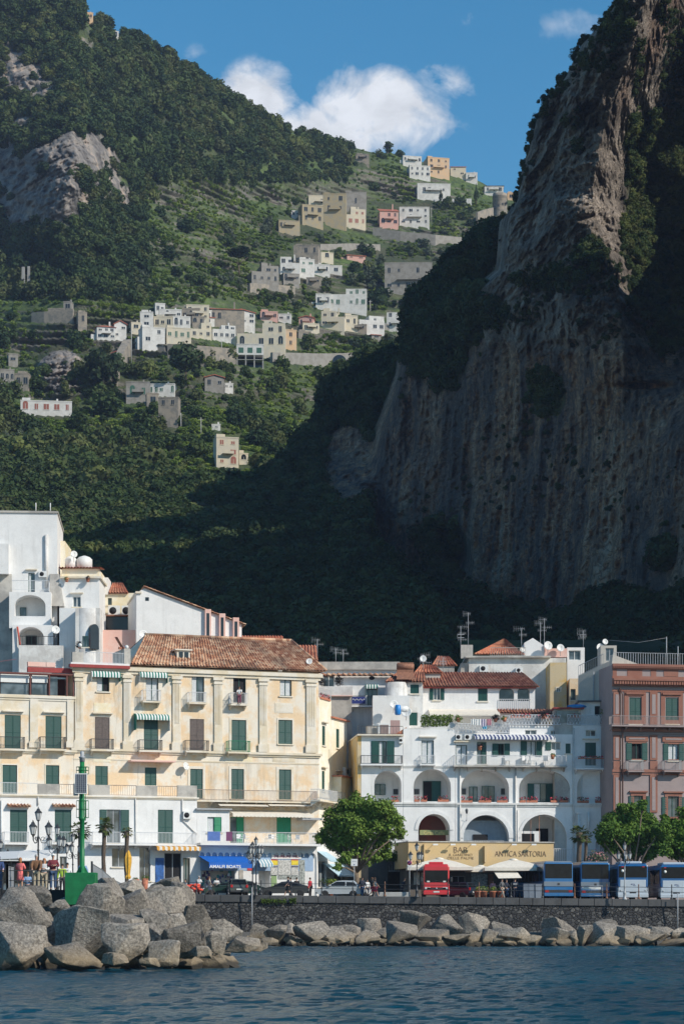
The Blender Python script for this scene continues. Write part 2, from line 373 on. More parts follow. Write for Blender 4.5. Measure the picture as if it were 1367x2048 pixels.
def veg_mask(px, py, X, Z):
    n = fbm(X*0.05, Z*0.05, 8.0, 5); n2 = fbm(X*0.013+7, Z*0.013, 2.0, 3)
    wl_ = lut([(430,1010),(540,1002),(620,905),(655,814),(750,802),(850,765),(950,750),(1100,748),(1160,800),(1240,900)], py)
    foot = lut([(560,1000),(640,1050),(750,1110),(860,1160),(930,1195),(1040,1225),(1120,1245),(1220,1190),(1300,1215),(1400,1195),(3000,1150)], px)
    left = sstep(0, 25, wl_-px)
    out = np.exp(-(((px-695)/62.)**2+((py-940)/95.)**2)**1.6)      # rock outcrop in the dark slope
    left = left*(1-0.95*sstep(0.3, 0.6, out+n*0.3))
    tal = sstep(-15, 15, py-foot+n*60)
    ur = sstep(1225, 1262, px+n*40)*sstep(200, 260, py)*(1-sstep(560, 700, py))*0.85     # bushes right of the spur
    ur = np.maximum(ur, sstep(1270, 1320, px)*(1-sstep(120, 200, py))*(0.3+n*.8))
    bl = 0
    for (bx, by, rx, ry, s) in [(1095,790,34,48,1),(1110,560,70,28,.8),(1160,300,22,20,.4),(1230,55,40,16,.5),(1180,130,30,14,.35),(1265,470,30,80,.9),(1180,520,36,40,.8),(905,700,30,90,.85),(930,640,40,60,.8),(1330,660,50,50,.5),(1090,230,16,16,.4),(1130,250,24,20,.4),(1275,270,24,40,1),(880,760,14,40,.6),(1000,640,24,30,.45),(840,700,24,60,1),(885,1090,50,46,1),(1330,1120,30,50,.5),(860,1180,60,40,1)]:
        bl = np.maximum(bl, s*np.exp(-(((px-bx)/rx)**2+((py-by)/ry)**2)))
    top_ = 0.08*(1-sstep(500, 620, py))
    m = np.maximum.reduce([left, tal, ur+n*0.5*(ur > .1), np.clip(bl*1.3+n*0.4*(bl > .1), 0, 1), np.clip(top_+n*1.1-0.22, 0, 1), np.clip(n*1.6+n2-0.85, 0, 1)])
    return np.clip(m, 0, 1)
QD = cliff_base(QX, QY)
XX = (QX-CX)*QD/FPX; ZZ = CH+(HZ-QY)*QD/FPX
VM = veg_mask(QX, QY, XX, ZZ)
low = sstep(620, 760, QY); rocky = 1-VM
nv = fbm(XX*0.05+QD*0.015, QD*0.015, ZZ*0.009, 5, ridged=True)
nb = fbm(XX*0.04, QD*0.02, ZZ*0.05+5, 5, g=0.55, ridged=True)
ns = fbm(XX*0.16, QD*0.16, ZZ*0.13, 4, ridged=True)
nst = fbm(XX*0.4, QD*0.15, ZZ*0.028, 5, ridged=True)
nearf = np.clip((QD-240)/200, 0.05, 1)
crag = fbm(XX*0.09+1.5*fbm(XX*.05, ZZ*.05, 1, 3), QD*0.035, ZZ*0.12, 6, g=0.62, ridged=True)
QD2 = QD-(nv*7*low+nb*(9*(1-0.55*low))+crag*(7.5-6.0*low)+nst*2.6*low*rocky+fbm(XX*0.4, QD*0.22, ZZ*0.5, 3, g=.65, ridged=True)*1.3*rocky)*nearf
for (bx, by, rx, ry, a) in [(905,1110,32,55,14),(1060,880,18,60,4),(1290,772,60,8,5),(1130,690,40,10,3),(820,860,14,60,4),(935,980,10,80,4)]:
    QD2 = QD2+a*np.exp(-(((QX-bx)/rx)**2+((QY-by)/ry)**2)**2)
ed = np.clip((QX-eL[:, None])/14, 0, 1); QD2 = QD2+(1-ed)**2*10
XX = (QX-CX)*QD2/FPX; ZZ = CH+(HZ-QY)*QD2/FPX
CV = np.stack([XX, QD2, ZZ], -1)
lb = []
for q in (1, 2, 3):
    b_ = CV[:, 0:1].copy(); b_[..., 0] += 4*q*q; b_[..., 1] += 25*q; lb.insert(0, b_)
CVa = np.concatenate(lb+[CV], 1)
tb = []
for q in (1, 2, 3):
    b_ = CVa[0:1].copy(); b_[..., 0] += 10*q; b_[..., 1] += 30*q; b_[..., 2] += 4*q-5*q*q; tb.insert(0, b_)
CVa = np.concatenate(tb+[CVa], 0)
t = NT('limestone_cliff'); pos = t.geo.outputs['Position']; ve = t.attr('veg').outputs['Fac']; lw = t.attr('low').outputs['Fac']
nA = t.noise(1.0, t.mapping((0.10, 0.055, 0.16)), detail=10, rough=0.68); nB = t.noise(1.0, t.mapping((0.34, 0.17, 0.05)), detail=10, rough=0.72)
fine = t.noise(1.0, t.mapping((0.7, 0.4, 1.2)), detail=10, rough=0.8); wv = t.node('ShaderNodeVectorMath', operation='ADD'); t.l.new(pos, wv.inputs[0]); ncol = t.node('ShaderNodeTexNoise'); ncol.inputs['Scale'].default_value = 0.25; ncol.inputs['Detail'].default_value = 6; t.l.new(pos, ncol.inputs['Vector'])
sc_ = t.node('ShaderNodeVectorMath', operation='SCALE'); t.l.new(ncol.outputs['Color'], sc_.inputs[0]); sc_.inputs['Scale'].default_value = 7.0; t.l.new(sc_.outputs[0], wv.inputs[1]); wp_ = wv.outputs[0]
crk = t.math('MINIMUM', t.voro(0.22, t.mapping((1, .5, 1.1), wp_), feature='DISTANCE_TO_EDGE'), t.voro(0.6, t.mapping((1, .5, 1.2), wp_), feature='DISTANCE_TO_EDGE'))
upper = t.ramp(nA, [(0.34, (0.12, 0.115, 0.11)), (0.44, (0.31, 0.30, 0.28)), (0.52, (0.52, 0.50, 0.47)), (0.64, (0.78, 0.76, 0.73))])
n1 = t.noise(1.0, t.mapping((0.11, 0.055, 0.009)), detail=6, rough=.6); n3 = t.noise(1.0, t.mapping((1.2, 0.55, 0.3)), detail=8, rough=.7)
nB = t.math('ADD', t.math('ADD', t.math('MULTIPLY', n1, .46), t.math('MULTIPLY', nB, .34)), t.math('MULTIPLY', n3, .20))
lowc = t.ramp(nB, [(0.40, (0.05, 0.04, 0.04)), (0.445, (0.17, 0.14, 0.13)), (0.48, (0.32, 0.265, 0.24)), (0.505, (0.55, 0.35, 0.23)), (0.54, (0.8, 0.56, 0.38)), (0.6, (0.85, 0.72, 0.6))])
nC = t.noise(0.035, t.mapping((1, 1, 0.5)), detail=4)
lowc = t.mix(t.ramp(nC, [(0.42, 0.5), (0.56, 0.0)]), lowc, t.ramp(t.noise(0.3, t.mapping((1, .5, 0.35)), detail=8, rough=0.75), [(0.36, (0.08, 0.08, 0.085)), (0.64, (0.44, 0.41, 0.39))]))
lm = t.math('ADD', lw, t.math('MULTIPLY', t.math('SUBTRACT', t.noise(0.03), 0.5), 0.7), True)
rock = t.mix(t.ramp(lm, [(0.25, 0.0), (0.65, 1.0)]), upper, lowc)
rock = t.mix(t.ramp(t.noise(0.02, t.mapping((1, 1, 0.4)), detail=5), [(0.6, 0.0), (0.7, 0.55)]), rock, (0.32, 0.17, 0.10))
rock = t.mix(1.0, rock, (1.0, .87, .76), 'MULTIPLY')
rock = t.mix(0.85, rock, t.ramp(fine, [(0.32, (0.35,)*3), (0.5, (0.8,)*3), (0.66, (1.0,)*3)]), 'MULTIPLY')
rock = t.mix(t.math('MULTIPLY', t.ramp(crk, [(0.0, 1.0), (0.09, 0.0)]), 0.55), rock, (0.03, 0.03, 0.032))  # crevice shade painted along the cracks, where bump alone reads weakly
grass = t.ramp(t.noise(0.3, detail=6), [(0.3, (0.03, 0.045, 0.018)), (0.5, (0.06, 0.08, 0.028)), (0.7, (0.16, 0.14, 0.06))])
vv = t.math('ADD', ve, t.math('MULTIPLY', t.math('SUBTRACT', t.noise(0.3, detail=6), 0.5), 0.8))
t.color(t.mix(t.ramp(vv, [(0.42, 0.0), (0.6, 1.0)]), rock, grass)).rough(0.95)
hh = t.math('ADD', t.math('MULTIPLY', fine, 0.9), t.math('ADD', t.math('MULTIPLY', nB, 0.6), t.math('MULTIPLY', t.ramp(crk, [(0.0, 0.0), (0.15, 1.0)]), 0.35)))
t.bump(hh, 1.6, 1.0); M_cliff = t.m
cl = mesh_np('cliff', CVa.reshape(-1, 3), grid_faces(len(rows)+3, nc+3), M_cliff); tag(cl, kind='structure')
add_attr(cl, 'veg', np.pad(VM, ((3, 0), (3, 0)), mode='edge')); add_attr(cl, 'low', np.pad(low, ((3, 0), (3, 0)), mode='edge'))
gx = np.linspace(0, 1, 90); gy = np.linspace(205, 900, 90)
GY = np.repeat(gy[:, None], 90, 1); x0 = np.maximum(np.maximum(0.158*GY+2, 80-0.35*np.maximum(GY-262, 0)), (282-GY)*1.5); GX = x0+gx[None]*(620-x0)
HY = [(268,150),(290,215),(400,215),(440,170),(470,135),(510,150),(540,205),(565,215),(600,212),(640,205),(700,200),(800,190),(1000,180),(1400,150)]  # unseen hill added right of frame, heights shaped to throw the valley shadow
HB = lut(HY, GY+GX/1.5)*(0.95+0.05*sstep(0, 100, GX-x0))+25*fbm(GX*0.01, GY*0.01, 0, 5, ridged=True)*sstep(0, 60, GX-x0)
HG = np.pad(np.stack([GX, GY, HB], -1), ((1, 0), (1, 0), (0, 0)), mode='edge'); HG[0, :, 2] = -5; HG[:, 0, 2] = -5
body = mesh_np('shade_hill', HG.reshape(-1, 3), grid_faces(91, 91), M_cliff); tag(body, kind='structure')
add_attr(body, 'veg', np.pad(np.clip(0.5+0.5*fbm(GX*.02, GY*.02, 0, 4), 0, 1), ((1, 0), (1, 0)), mode='edge')); add_attr(body, 'low', np.zeros((91, 91)))
def leafmat(name, stops, scale=0.12):
    t = NT(name)
    n = t.noise(scale, detail=2); n2 = t.noise(0.018, detail=2); oi = t.node('ShaderNodeObjectInfo')
    c = t.ramp(t.math('ADD', t.math('ADD', t.math('MULTIPLY', n, 0.45), t.math('MULTIPLY', n2, 0.3)), t.math('MULTIPLY', oi.outputs['Random'], 0.25)), stops)
    t.color(c).rough(0.75); t.b.inputs['Specular IOR Level'].default_value = 0.25
    tr = t.node('ShaderNodeBsdfTranslucent'); t.l.new(c, tr.inputs['Color'])
    mx = t.node('ShaderNodeMixShader'); mx.inputs[0].default_value = 0.22
    t.l.new(t.b.outputs[0], mx.inputs[1]); t.l.new(tr.outputs[0], mx.inputs[2]); t.l.new(mx.outputs[0], t.out.inputs[0])
    return t.m
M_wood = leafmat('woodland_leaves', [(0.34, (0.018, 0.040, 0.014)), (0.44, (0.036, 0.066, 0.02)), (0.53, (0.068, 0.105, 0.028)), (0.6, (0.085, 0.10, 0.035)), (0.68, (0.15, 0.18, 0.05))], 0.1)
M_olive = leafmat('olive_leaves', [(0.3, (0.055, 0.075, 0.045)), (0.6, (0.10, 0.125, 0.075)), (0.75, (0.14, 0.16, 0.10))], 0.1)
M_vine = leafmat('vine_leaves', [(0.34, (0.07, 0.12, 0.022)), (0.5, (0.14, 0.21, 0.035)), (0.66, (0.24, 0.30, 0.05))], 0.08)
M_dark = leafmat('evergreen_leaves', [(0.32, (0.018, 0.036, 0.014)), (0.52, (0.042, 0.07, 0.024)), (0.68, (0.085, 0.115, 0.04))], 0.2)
def crown_arrays(seed, n=330, leaf=0.2, lobes=9, flat=0.8, lob_r=(0.35, 0.55)):
    """unit crown (radius about 1): leaf clumps spread through a group of lobes"""
    rs = np.random.RandomState(seed)
    c = rs.normal(size=(lobes, 3)); c /= np.linalg.norm(c, axis=1)[:, None]; c *= rs.uniform(0.35, 0.72, (lobes, 1)); c[:, 2] *= flat
    c[0] = 0; rr = rs.uniform(*lob_r, lobes); rr[0] = 0.6
    k = rs.randint(0, lobes, n); d = rs.normal(size=(n, 3)); d /= np.linalg.norm(d, axis=1)[:, None]
    p = c[k]+d*(rr[k]*rs.uniform(0.75, 1.08, n))[:, None]
    nrm = d*0.9+rs.normal(size=(n, 3))*0.45; nrm /= np.linalg.norm(nrm, axis=1)[:, None]
    a = np.cross(nrm, rs.normal(size=(n, 3))); a /= np.linalg.norm(a, axis=1)[:, None]; b = np.cross(nrm, a)
    s = leaf*rs.uniform(0.6, 1.25, n)[:, None]; e = rs.uniform(0.55, 1, n)[:, None]
    V = np.stack([p-a*s, p-b*s*e, p+a*s, p+b*s*e], 1).reshape(-1, 3)
    return V, np.arange(4*n).reshape(-1, 4)
PROTO = {}
def proto_coll(name, mat, variants, **kw):
    c = bpy.data.collections.new('proto_'+name)
    for i in range(variants):
        V, F = crown_arrays(100+i*7+len(name), **kw)
        V[:, 2] += 0.55
        o = mesh_np('p_'+name+str(i), V, F, mat, smooth=False); COL.objects.unlink(o); c.objects.link(o)
    PROTO[name] = c; return c
proto_coll('wood', M_wood, 5, n=620, leaf=0.15, lobes=12); proto_coll('olive', M_olive, 3, n=260); proto_coll('vine', M_vine, 3, n=120, leaf=0.3, flat=0.5); proto_coll('dark', M_dark, 4)
proto_coll('woodf', M_wood, 3, n=700, leaf=0.13, lobes=14); proto_coll('darkf', M_dark, 3, n=700, leaf=0.13, lobes=14)
def scatter(name, pts, scl, coll, kind='stuff', rs=np.random.RandomState(3), mat=None):
    pts = np.asarray(pts, np.float32); n = len(pts)
    me = bpy.data.meshes.new(name); me.vertices.add(n); me.vertices.foreach_set('co', pts.ravel())
    a = me.attributes.new('scl', 'FLOAT_VECTOR', 'POINT'); a.data.foreach_set('vector', np.asarray(scl, np.float32).ravel())
    a = me.attributes.new('rot', 'FLOAT_VECTOR', 'POINT'); r = np.zeros((n, 3), np.float32); r[:, 2] = rs.uniform(0, 6.28, n); r[:, :2] = rs.uniform(-.2, .2, (n, 2)); a.data.foreach_set('vector', r.ravel())
    a = me.attributes.new('pick', 'INT', 'POINT'); a.data.foreach_set('value', rs.randint(0, 99, n).astype(np.int32))
    if mat is not None: me.materials.append(mat)
    o = bpy.data.objects.new(name, me); COL.objects.link(o)
    g = bpy.data.node_groups.new('scatter_'+name, 'GeometryNodeTree')
    g.interface.new_socket('Geometry', in_out='INPUT', socket_type='NodeSocketGeometry'); g.interface.new_socket('Geometry', in_out='OUTPUT', socket_type='NodeSocketGeometry')
    N, L = g.nodes, g.links
    gi, go = N.new('NodeGroupInput'), N.new('NodeGroupOutput')
    ip = N.new('GeometryNodeInstanceOnPoints'); ci = N.new('GeometryNodeCollectionInfo'); ci.inputs['Collection'].default_value = coll
    ci.inputs['Separate Children'].default_value = True; ci.inputs['Reset Children'].default_value = True; ip.inputs['Pick Instance'].default_value = True
    def na(nm, ty):
        x = N.new('GeometryNodeInputNamedAttribute'); x.data_type = ty; x.inputs['Name'].default_value = nm; return x.outputs['Attribute']
    L.new(gi.outputs[0], ip.inputs['Points']); L.new(ci.outputs[0], ip.inputs['Instance'])
    L.new(na('scl', 'FLOAT_VECTOR'), ip.inputs['Scale']); L.new(na('rot', 'FLOAT_VECTOR'), ip.inputs['Rotation']); L.new(na('pick', 'INT'), ip.inputs['Instance Index'])
    L.new(ip.outputs[0], go.inputs[0])
    m = o.modifiers.new('scatter', 'NODES'); m.node_group = g
    return tag(o, kind=kind)
CLEAR = []
FM = dict(
 white=plaster('white_farhouse', (0.66, 0.64, 0.60), (0.56, 0.54, 0.50), amt=0.5),
 cream=plaster('cream_farhouse', (0.62, 0.54, 0.40), (0.55, 0.50, 0.40), amt=0.4),
 grey=plaster('grey_farhouse', (0.30, 0.28, 0.25), (0.24, 0.22, 0.19), amt=0.8),
 stone=plaster('stone_farhouse', (0.33, 0.28, 0.22), (0.22, 0.2, 0.17), amt=0.8),
 pink=plaster('pink_farhouse', (0.62, 0.34, 0.28), (0.56, 0.36, 0.30), amt=0.4),
 peach=plaster('peach_farhouse', (0.64, 0.42, 0.24), (0.58, 0.42, 0.28), amt=0.4),
 ochre=plaster('ochre_farhouse', (0.40, 0.32, 0.19), (0.34, 0.30, 0.22), amt=0.6))
M_tile_red = simple('red_roof_tiles', (0.42, 0.13, 0.08), 0.85, 0.3, 2.0)
M_glassd = simple('dark_window_glass', (0.02, 0.025, 0.03), 0.12, 0.2, 1.0)
M_fgreen = simple('faded_green_paint', (0.04, 0.12, 0.08), 0.6, 0.15, 2)
M_fred = simple('faded_red_paint', (0.28, 0.09, 0.06), 0.6, 0.15, 2)
M_conc = plaster('concrete', (0.34, 0.33, 0.31), (0.28, 0.27, 0.25), amt=0.7)
def terrD(px, py):
    j = j_(px); return float(np.interp(py, PY[:, j], FD[:, j]))
def minD(x0, x1, y0, y1): return min(terrD(x, y) for x in np.linspace(x0, x1, 5) for y in np.linspace(y0, y1, 5))
GRP = 'houses scattered over the far mountain slope'
def fhouse(x0, x1, y0, y1, wm, label, roof='flat', nw=(3, 2), yaw=None, arch=False, wcol='glass', par=0.3, name='hillside_house', cat='house', wins=None, side=True):
    D = min(minD(x0, x1, y0+(y1-y0)*.35, y1), terrD((x0+x1)/2, y1)+1)-1.0
    a = P(x0, y1, D); b = P(x1, y0, D); W = b.x-a.x; H = b.z-a.z; dep = min(9, max(4, W*0.7))
    yaw = yaw if yaw is not None else math.radians(((int(x0*7+y0*3)) % 25)-6)
    CLEAR.append((x0, x1, y0-6, y1-1))
    cx = (a.x+b.x)/2; o = empty(name, (cx, D, a.z), yaw, label, cat, GRP)
    w = W/(math.cos(yaw)+0.35*abs(math.sin(yaw)))/2
    m = FM[wm]; mb = MB()
    zt = H-(0.0 if roof == 'flat' else H*(0.3 if roof == 'shed' else 0.2))
    q_ = random.Random(int(x1*13+y0)); sb = q_.random() < .62 and nw[1] >= 2 and roof == 'flat' and W > 4; u_a, u_b, zl = -w, w, zt
    if sb:
        zl = zt*q_.uniform(.55, .7); k_ = q_.uniform(.45, .7)*2*w; u_a, u_b = (-w, -w+k_) if q_.random() < .5 else (w-k_, w); mb.box(-w, w, 0, dep, -5, zl).box(u_a, u_b, .4, dep-.003, zl, zt)
    else: mb.box(-w, w, 0, dep, -5, zt)
    if q_.random() < .5: MB().box(-w-q_.uniform(1, 2.5), -w-.003, 1, dep-1, -5, zt*.4).build('annex', m, o)
    if q_.random() < .4 and roof == 'flat': MB().box(u_a+.5, u_a+.5+min(2.4, (u_b-u_a)*.5), 2.5, 5, zt, zt+1.5).build('roof_room', m, o)
    if q_.random() < .5: MB().box(w*.4, w*.4+.5, 2, 2.5, zt-1, zt+1.3+(H-zt)).build('chimney', m, o)
    if q_.random() < .5 and W > 5: MB().box(-w*.5, w*.5, -1.3, -.05, zl*.42, zl*.42+.12).box(-w*.5, w*.5, -1.3, -1.22, zl*.42+.12, zl*.42+.75).build('balcony', m, o)
    par = par if not sb else .001
    if roof == 'flat' and not sb: mb.box(-w-0.08, w+0.08, -0.08, 0.25, zt, zt+par); mb.box(-w-.08, -w+.2, .25, dep, zt, zt+par); mb.box(w-.2, w+.08, .25, dep, zt, zt+par)
    if roof == 'gable': mb.prism([(-w, zt), (w, zt), (0, H-.1)], 'y', 0.002, dep-.002)
    mb.build('wall', m, o)
    if roof in ('hip', 'shed', 'gable', 'tile'):
        rb = MB(); e = 0.35
        if roof == 'gable':
            rb.prism([(-w-e, zt-.1), (0, H), (w+e, zt-.1), (w+e, zt+.1), (0, H+.22), (-w-e, zt+.1)], 'y', -e, dep+e)
        elif roof == 'shed' or roof == 'tile':
            rb.prism([(-e, zt), (dep+e, H), (dep+e, H+.2), (-e, zt+.2)], 'x', -w-e, w+e)
        else:
            k = min(w, dep/2); vs = [(-w-e, -e, zt), (w+e, -e, zt), (w+e, dep+e, zt), (-w-e, dep+e, zt), (-w+k, dep/2, H), (w-k, dep/2, H)]
            rb.add(vs, [(0, 1, 5, 4), (1, 2, 5), (2, 3, 4, 5), (3, 0, 4), (3, 2, 1, 0)])
        rb.build('roof', M_tile_red, o)
    wc = {'glass': M_glassd, 'green': M_fgreen, 'red': M_fred}[wcol]
    def win(u, z, ww, hh, ar, y=0):
        q = MB(); q.box(u-ww/2, u+ww/2, -0.04, 0.02, z, z+hh, 0)
        if ar: q.prism([(u+ww/2*math.cos(t_), z+hh-.001+ww/2*math.sin(t_)) for t_ in np.linspace(0, math.pi, 9)], 'y', -0.04, 0.02, 0)
        q.box(u-ww/2-.12, u+ww/2+.12, -0.12, 0.02, z-.14, z-.002, 1)
        q.box(u-.05, u+.05, -0.07, -.041, z, z+hh, 1)
        if y: q.v = [(a, b_+y, c) for a, b_, c in q.v]
        q.build('window', [wc, m], o)
    nc_, nr_ = nw
    rr = random.Random(int(x0*31+y1))
    for r in range(nr_):
        for c in range(nc_):
            if rr.random() < 0.15 and nc_*nr_ > 3: continue
            u = -w+(c+0.5)*2*w/nc_+rr.uniform(-.15, .15); hh = min(2.0, zt/nr_*0.5)*rr.choice([1, 1, .6]); z = zt/nr_*(r+.5)-hh*.45
            if sb and z+hh > zl and not (u_a+.3 < u < u_b-.3): continue
            if sb and z < zl < z+hh: z = zl+.2 if z+hh/2 > zl else zl-hh-.2
            win(u, z, min(rr.choice([.8, 1.0, 1.5]), 2*w/nc_*.55), hh, r == 0 and rr.random() < .2, .4 if sb and z > zl else 0)
    return o
H_ = [
 (804,844,313,325,'white','low white house with a row of small windows just under the skyline','flat',(5,1),'glass'),
 (817,861,332,353,'white','white two storey house left of the peach block near the skyline','flat',(4,2),'glass'),
 (853,900,316,350,'peach','tall peach coloured block, highest building on the ridge','flat',(3,3),'glass'),
 (900,931,327,351,'cream','cream house with a grey roof joined to the right of the peach block','shed',(2,2),'glass'),
 (931,954,346,362,'white','small white house at the right end of the ridge top row','flat',(2,1),'glass'),
 (833,901,368,391,'white','long white house with seven windows below the ridge top row','flat',(7,1),'glass'),
 (968,1006,368,386,'white','white house behind the round stone tower','hip',(3,1),'glass'),
 (1014,1027,386,399,'peach','little orange house between the round tower and the cliff','flat',(1,1),'glass'),
 (616,662,392,413,'cream','cream upper block at the left of the ochre apartment group','flat',(4,1),'glass'),
 (645,692,388,443,'ochre','ochre tower block in the apartment group above the terraces','flat',(2,3),'glass'),
 (602,648,411,445,'ochre','olive yellow house with six windows at the left of the ochre group','flat',(3,2),'glass'),
 (690,733,385,420,'grey','bare grey stone block standing above the cream and red house','flat',(1,1),'glass'),
 (681,733,417,450,'cream','cream house with red shutters and balconies below the grey stone block','flat',(4,2),'red'),
 (758,797,411,450,'pink','pink house with a red tiled roof beside the white three storey one','shed',(3,2),'glass'),
 (798,858,415,449,'white','white house with long balconies right of the pink one','flat',(4,3),'glass'),
 (556,601,442,458,'ochre','long low yellow house stepping down the terrace left of the ochre group','flat',(5,1),'glass'),
 (582,601,422,433,'white','tiny white house left of the ochre group','flat',(2,1),'glass'),
 (586,637,491,530,'stone','salmon and stone house, tallest in the cluster above the white villa','flat',(3,2),'glass'),
 (560,600,513,548,'white','white house with a terrace left of the salmon stone house','flat',(3,2),'glass'),
 (598,630,519,549,'white','white house with green shutters under the salmon stone house','flat',(2,2),'green'),
 (501,560,530,565,'grey','weathered grey house at the left end of the upper cluster','flat',(4,2),'glass'),
 (628,660,530,546,'white','low white house right of the green shuttered one','flat',(2,1),'glass'),
 (659,684,532,547,'white','white cube at the right end of the upper cluster','flat',(1,1),'glass'),
 (692,732,509,518,'pink','low shed with a faded red roof among the upper terraces','shed',(2,1),'glass'),
 (768,864,526,585,'grey','big grey stone palace with a row of arched windows beside the dark slope','flat',(5,2),'glass'),
 (631,662,589,612,'white','low white wing at the left of the bright white villa','flat',(2,1),'glass'),
 (657,733,577,613,'white','bright white villa with green windows and a battlemented roof','flat',(6,2),'green'),
 (420,490,608,645,'stone','long house with a bright red tiled roof above the old village','shed',(6,1),'glass'),
 (452,512,619,647,'white','white gabled house in front of the long red roofed one','gable',(4,2),'glass'),
 (372,419,611,640,'cream','pale old house left of the long red roofed one','flat',(3,2),'glass'),
 (380,425,645,675,'cream','cream house below the old village, left of the big cream villa','flat',(3,2),'glass'),
 (424,473,650,677,'white','whitewashed house touching the big cream villa on its left','flat',(4,2),'glass'),
 (474,570,646,695,'cream','big cream villa with two blue arched windows and arcades','flat',(5,2),'glass'),
 (570,594,661,694,'peach','narrow yellow house joined to the right of the big cream villa','flat',(1,2),'glass'),
 (520,556,624,638,'pink','pink house with square windows right of the white gabled one','flat',(3,1),'glass'),
 (556,582,629,642,'white','small white house between the two pink ones','flat',(2,1),'glass'),
 (597,627,632,650,'pink','small pink gabled house above the citrus garden','gable',(2,1),'glass'),
 (641,689,621,653,'cream','cream house with arched porch below the white villa','flat',(3,2),'glass'),
 (689,716,632,653,'cream','low cream house right of the arched porch one','flat',(2,1),'glass'),
 (715,771,631,660,'white','grey white modern house with strip windows','flat',(4,2),'glass'),
 (772,806,624,657,'white','white modern house touching the dark cliff slope','flat',(2,2),'glass'),
 (409,449,750,775,'grey','low grey gabled farmhouse on the middle terraces','gable',(2,1),'glass'),
 (449,467,768,777,'white','white annex beside the grey gabled farmhouse','flat',(2,1),'glass'),
 (431,479,876,932,'cream','pale pink tower house standing alone on the lower terraces','flat',(2,3),'red'),
 (478,497,908,925,'cream','small annex with a canopy right of the lone tower house','flat',(1,1),'glass'),
 (423,441,850,858,'white','white hut just above the lone tower house','flat',(1,1),'glass'),
 (127,143,604,621,'grey','small square lookout tower above the old walls on the left','flat',(1,1),'glass'),
 (156,175,626,648,'stone','ruined stone hut right of the lookout tower','flat',(1,1),'glass'),
 (193,232,648,678,'white','white house with dark doors under a red roof, left half','hip',(3,2),'glass'),
 (228,254,642,676,'white','white gabled wing with red balcony beside the red roofed house','gable',(2,2),'glass'),
 (280,307,625,656,'white','white tower house at the left end of the old village','flat',(1,2),'glass'),
 (283,332,656,686,'white','bright white block with four windows at the foot of the old village','flat',(2,2),'glass'),
 (310,331,608,625,'white','small white house at the top left of the old village','flat',(2,1),'glass'),
 (318,364,620,637,'white','white house with arched door in the old village top row','flat',(4,1),'glass'),
 (307,345,634,655,'cream','cream terrace house in the middle of the old village','flat',(3,1),'glass'),
 (345,382,634,656,'white','white house right of the cream terrace house in the old village','flat',(3,1),'glass'),
 (332,384,657,681,'cream','long old house with four arched green doors in the village','flat',(4,1),'green'),
 (364,400,618,640,'stone','weathered stone house in the old village top row','flat',(3,1),'glass'),
 (17,37,709,727,'grey','ruined grey hut at the left edge of the slope','flat',(1,1),'glass'),
 (0,30,740,768,'grey','grey ruined farm at the far left edge','flat',(3,1),'glass'),
 (30,58,748,776,'stone','stone ruin right of the grey ruined farm','flat',(2,1),'glass'),
 (40,146,803,825,'white','long white villa with three red doors below the crag','flat',(5,1),'red'),
 (252,300,765,800,'grey','dark grey farmhouse at the left of the lower cluster','flat',(2,1),'green'),
 (296,350,769,790,'white','white house with green windows at the top of the lower cluster','flat',(5,1),'green'),
 (293,318,788,812,'stone','stone outbuilding in the middle of the lower cluster','flat',(1,1),'glass'),
 (316,357,796,852,'stone','tall stone tower house with sloping foot in the lower cluster','flat',(2,3),'glass'),
 (224,243,703,720,'grey','small hut with pitched roof beside the stone ramp','gable',(1,1),'glass'),
 (10,35,918,932,'stone','hut with a rusty red roof low on the left slope','gable',(1,1),'glass'),
 (400,424,622,640,'white','white cube house wedged between the stone house and the long red roofed one','flat',(2,1),'glass'),
 (346,372,640,656,'cream','cream cube below the weathered stone house','flat',(2,1),'glass'),
 (384,410,634,650,'stone','bare stone cube under the pale old house','flat',(2,1),'glass'),
 (404,430,630,648,'white','whitewashed house with one window left of the long red roofed one','shed',(1,1),'glass'),
 (262,282,646,660,'cream','little cream lodge between the red roofed house and the tower house','flat',(1,1),'glass'),
 (596,622,664,676,'stone','roofless stone shed right of the narrow yellow house','flat',(1,1),'glass'),
 (604,640,648,660,'cream','low cream row under the small pink gabled house','flat',(3,1),'glass'),
 (520,545,548,566,'stone','stone cottage under the weathered grey house','flat',(1,1),'glass'),
 (565,600,548,562,'grey','grey terrace house under the upper cluster','flat',(3,1),'glass'),
 (612,640,556,568,'stone','long stone shed between the upper cluster and the bright villa','flat',(2,1),'glass'),
 (742,762,668,676,'grey','small grey shed below the modern houses','shed',(1,1),'glass'),
 (700,733,650,660,'stone','low stone house below the low cream one','flat',(2,1),'glass'),
 (96,128,618,632,'stone','ruined stone hall in front of the lookout tower','flat',(2,1),'glass'),
 (640,668,506,518,'cream','cream hut right of the salmon stone house','flat',(1,1),'glass'),
 (170,187,26,38,'peach','peach house on the high ridge at top left','flat',(2,1),'glass'),
 (219,238,63,75,'white','white house on the high ridge right of the peach one','flat',(2,1),'glass'),
 (711,737,309,319,'stone','old stone house near the crest left of the lone tree','flat',(2,1),'glass'),
]
for (x0, x1, y0, y1, wm, lab, rf, nw, wc) in H_: fhouse(x0, x1, y0, y1, wm, lab, rf, nw, wcol=wc)
Dt = minD(985, 1012, 395, 430)-2; a = P(985, 430, Dt); b = P(1014, 384, Dt); r_ = (b.x-a.x)/2
o = empty('round_tower', ((a.x+b.x)/2, Dt+r_, a.z), 0, 'round crumbling stone tower on the ridge beside the cliff', 'tower')
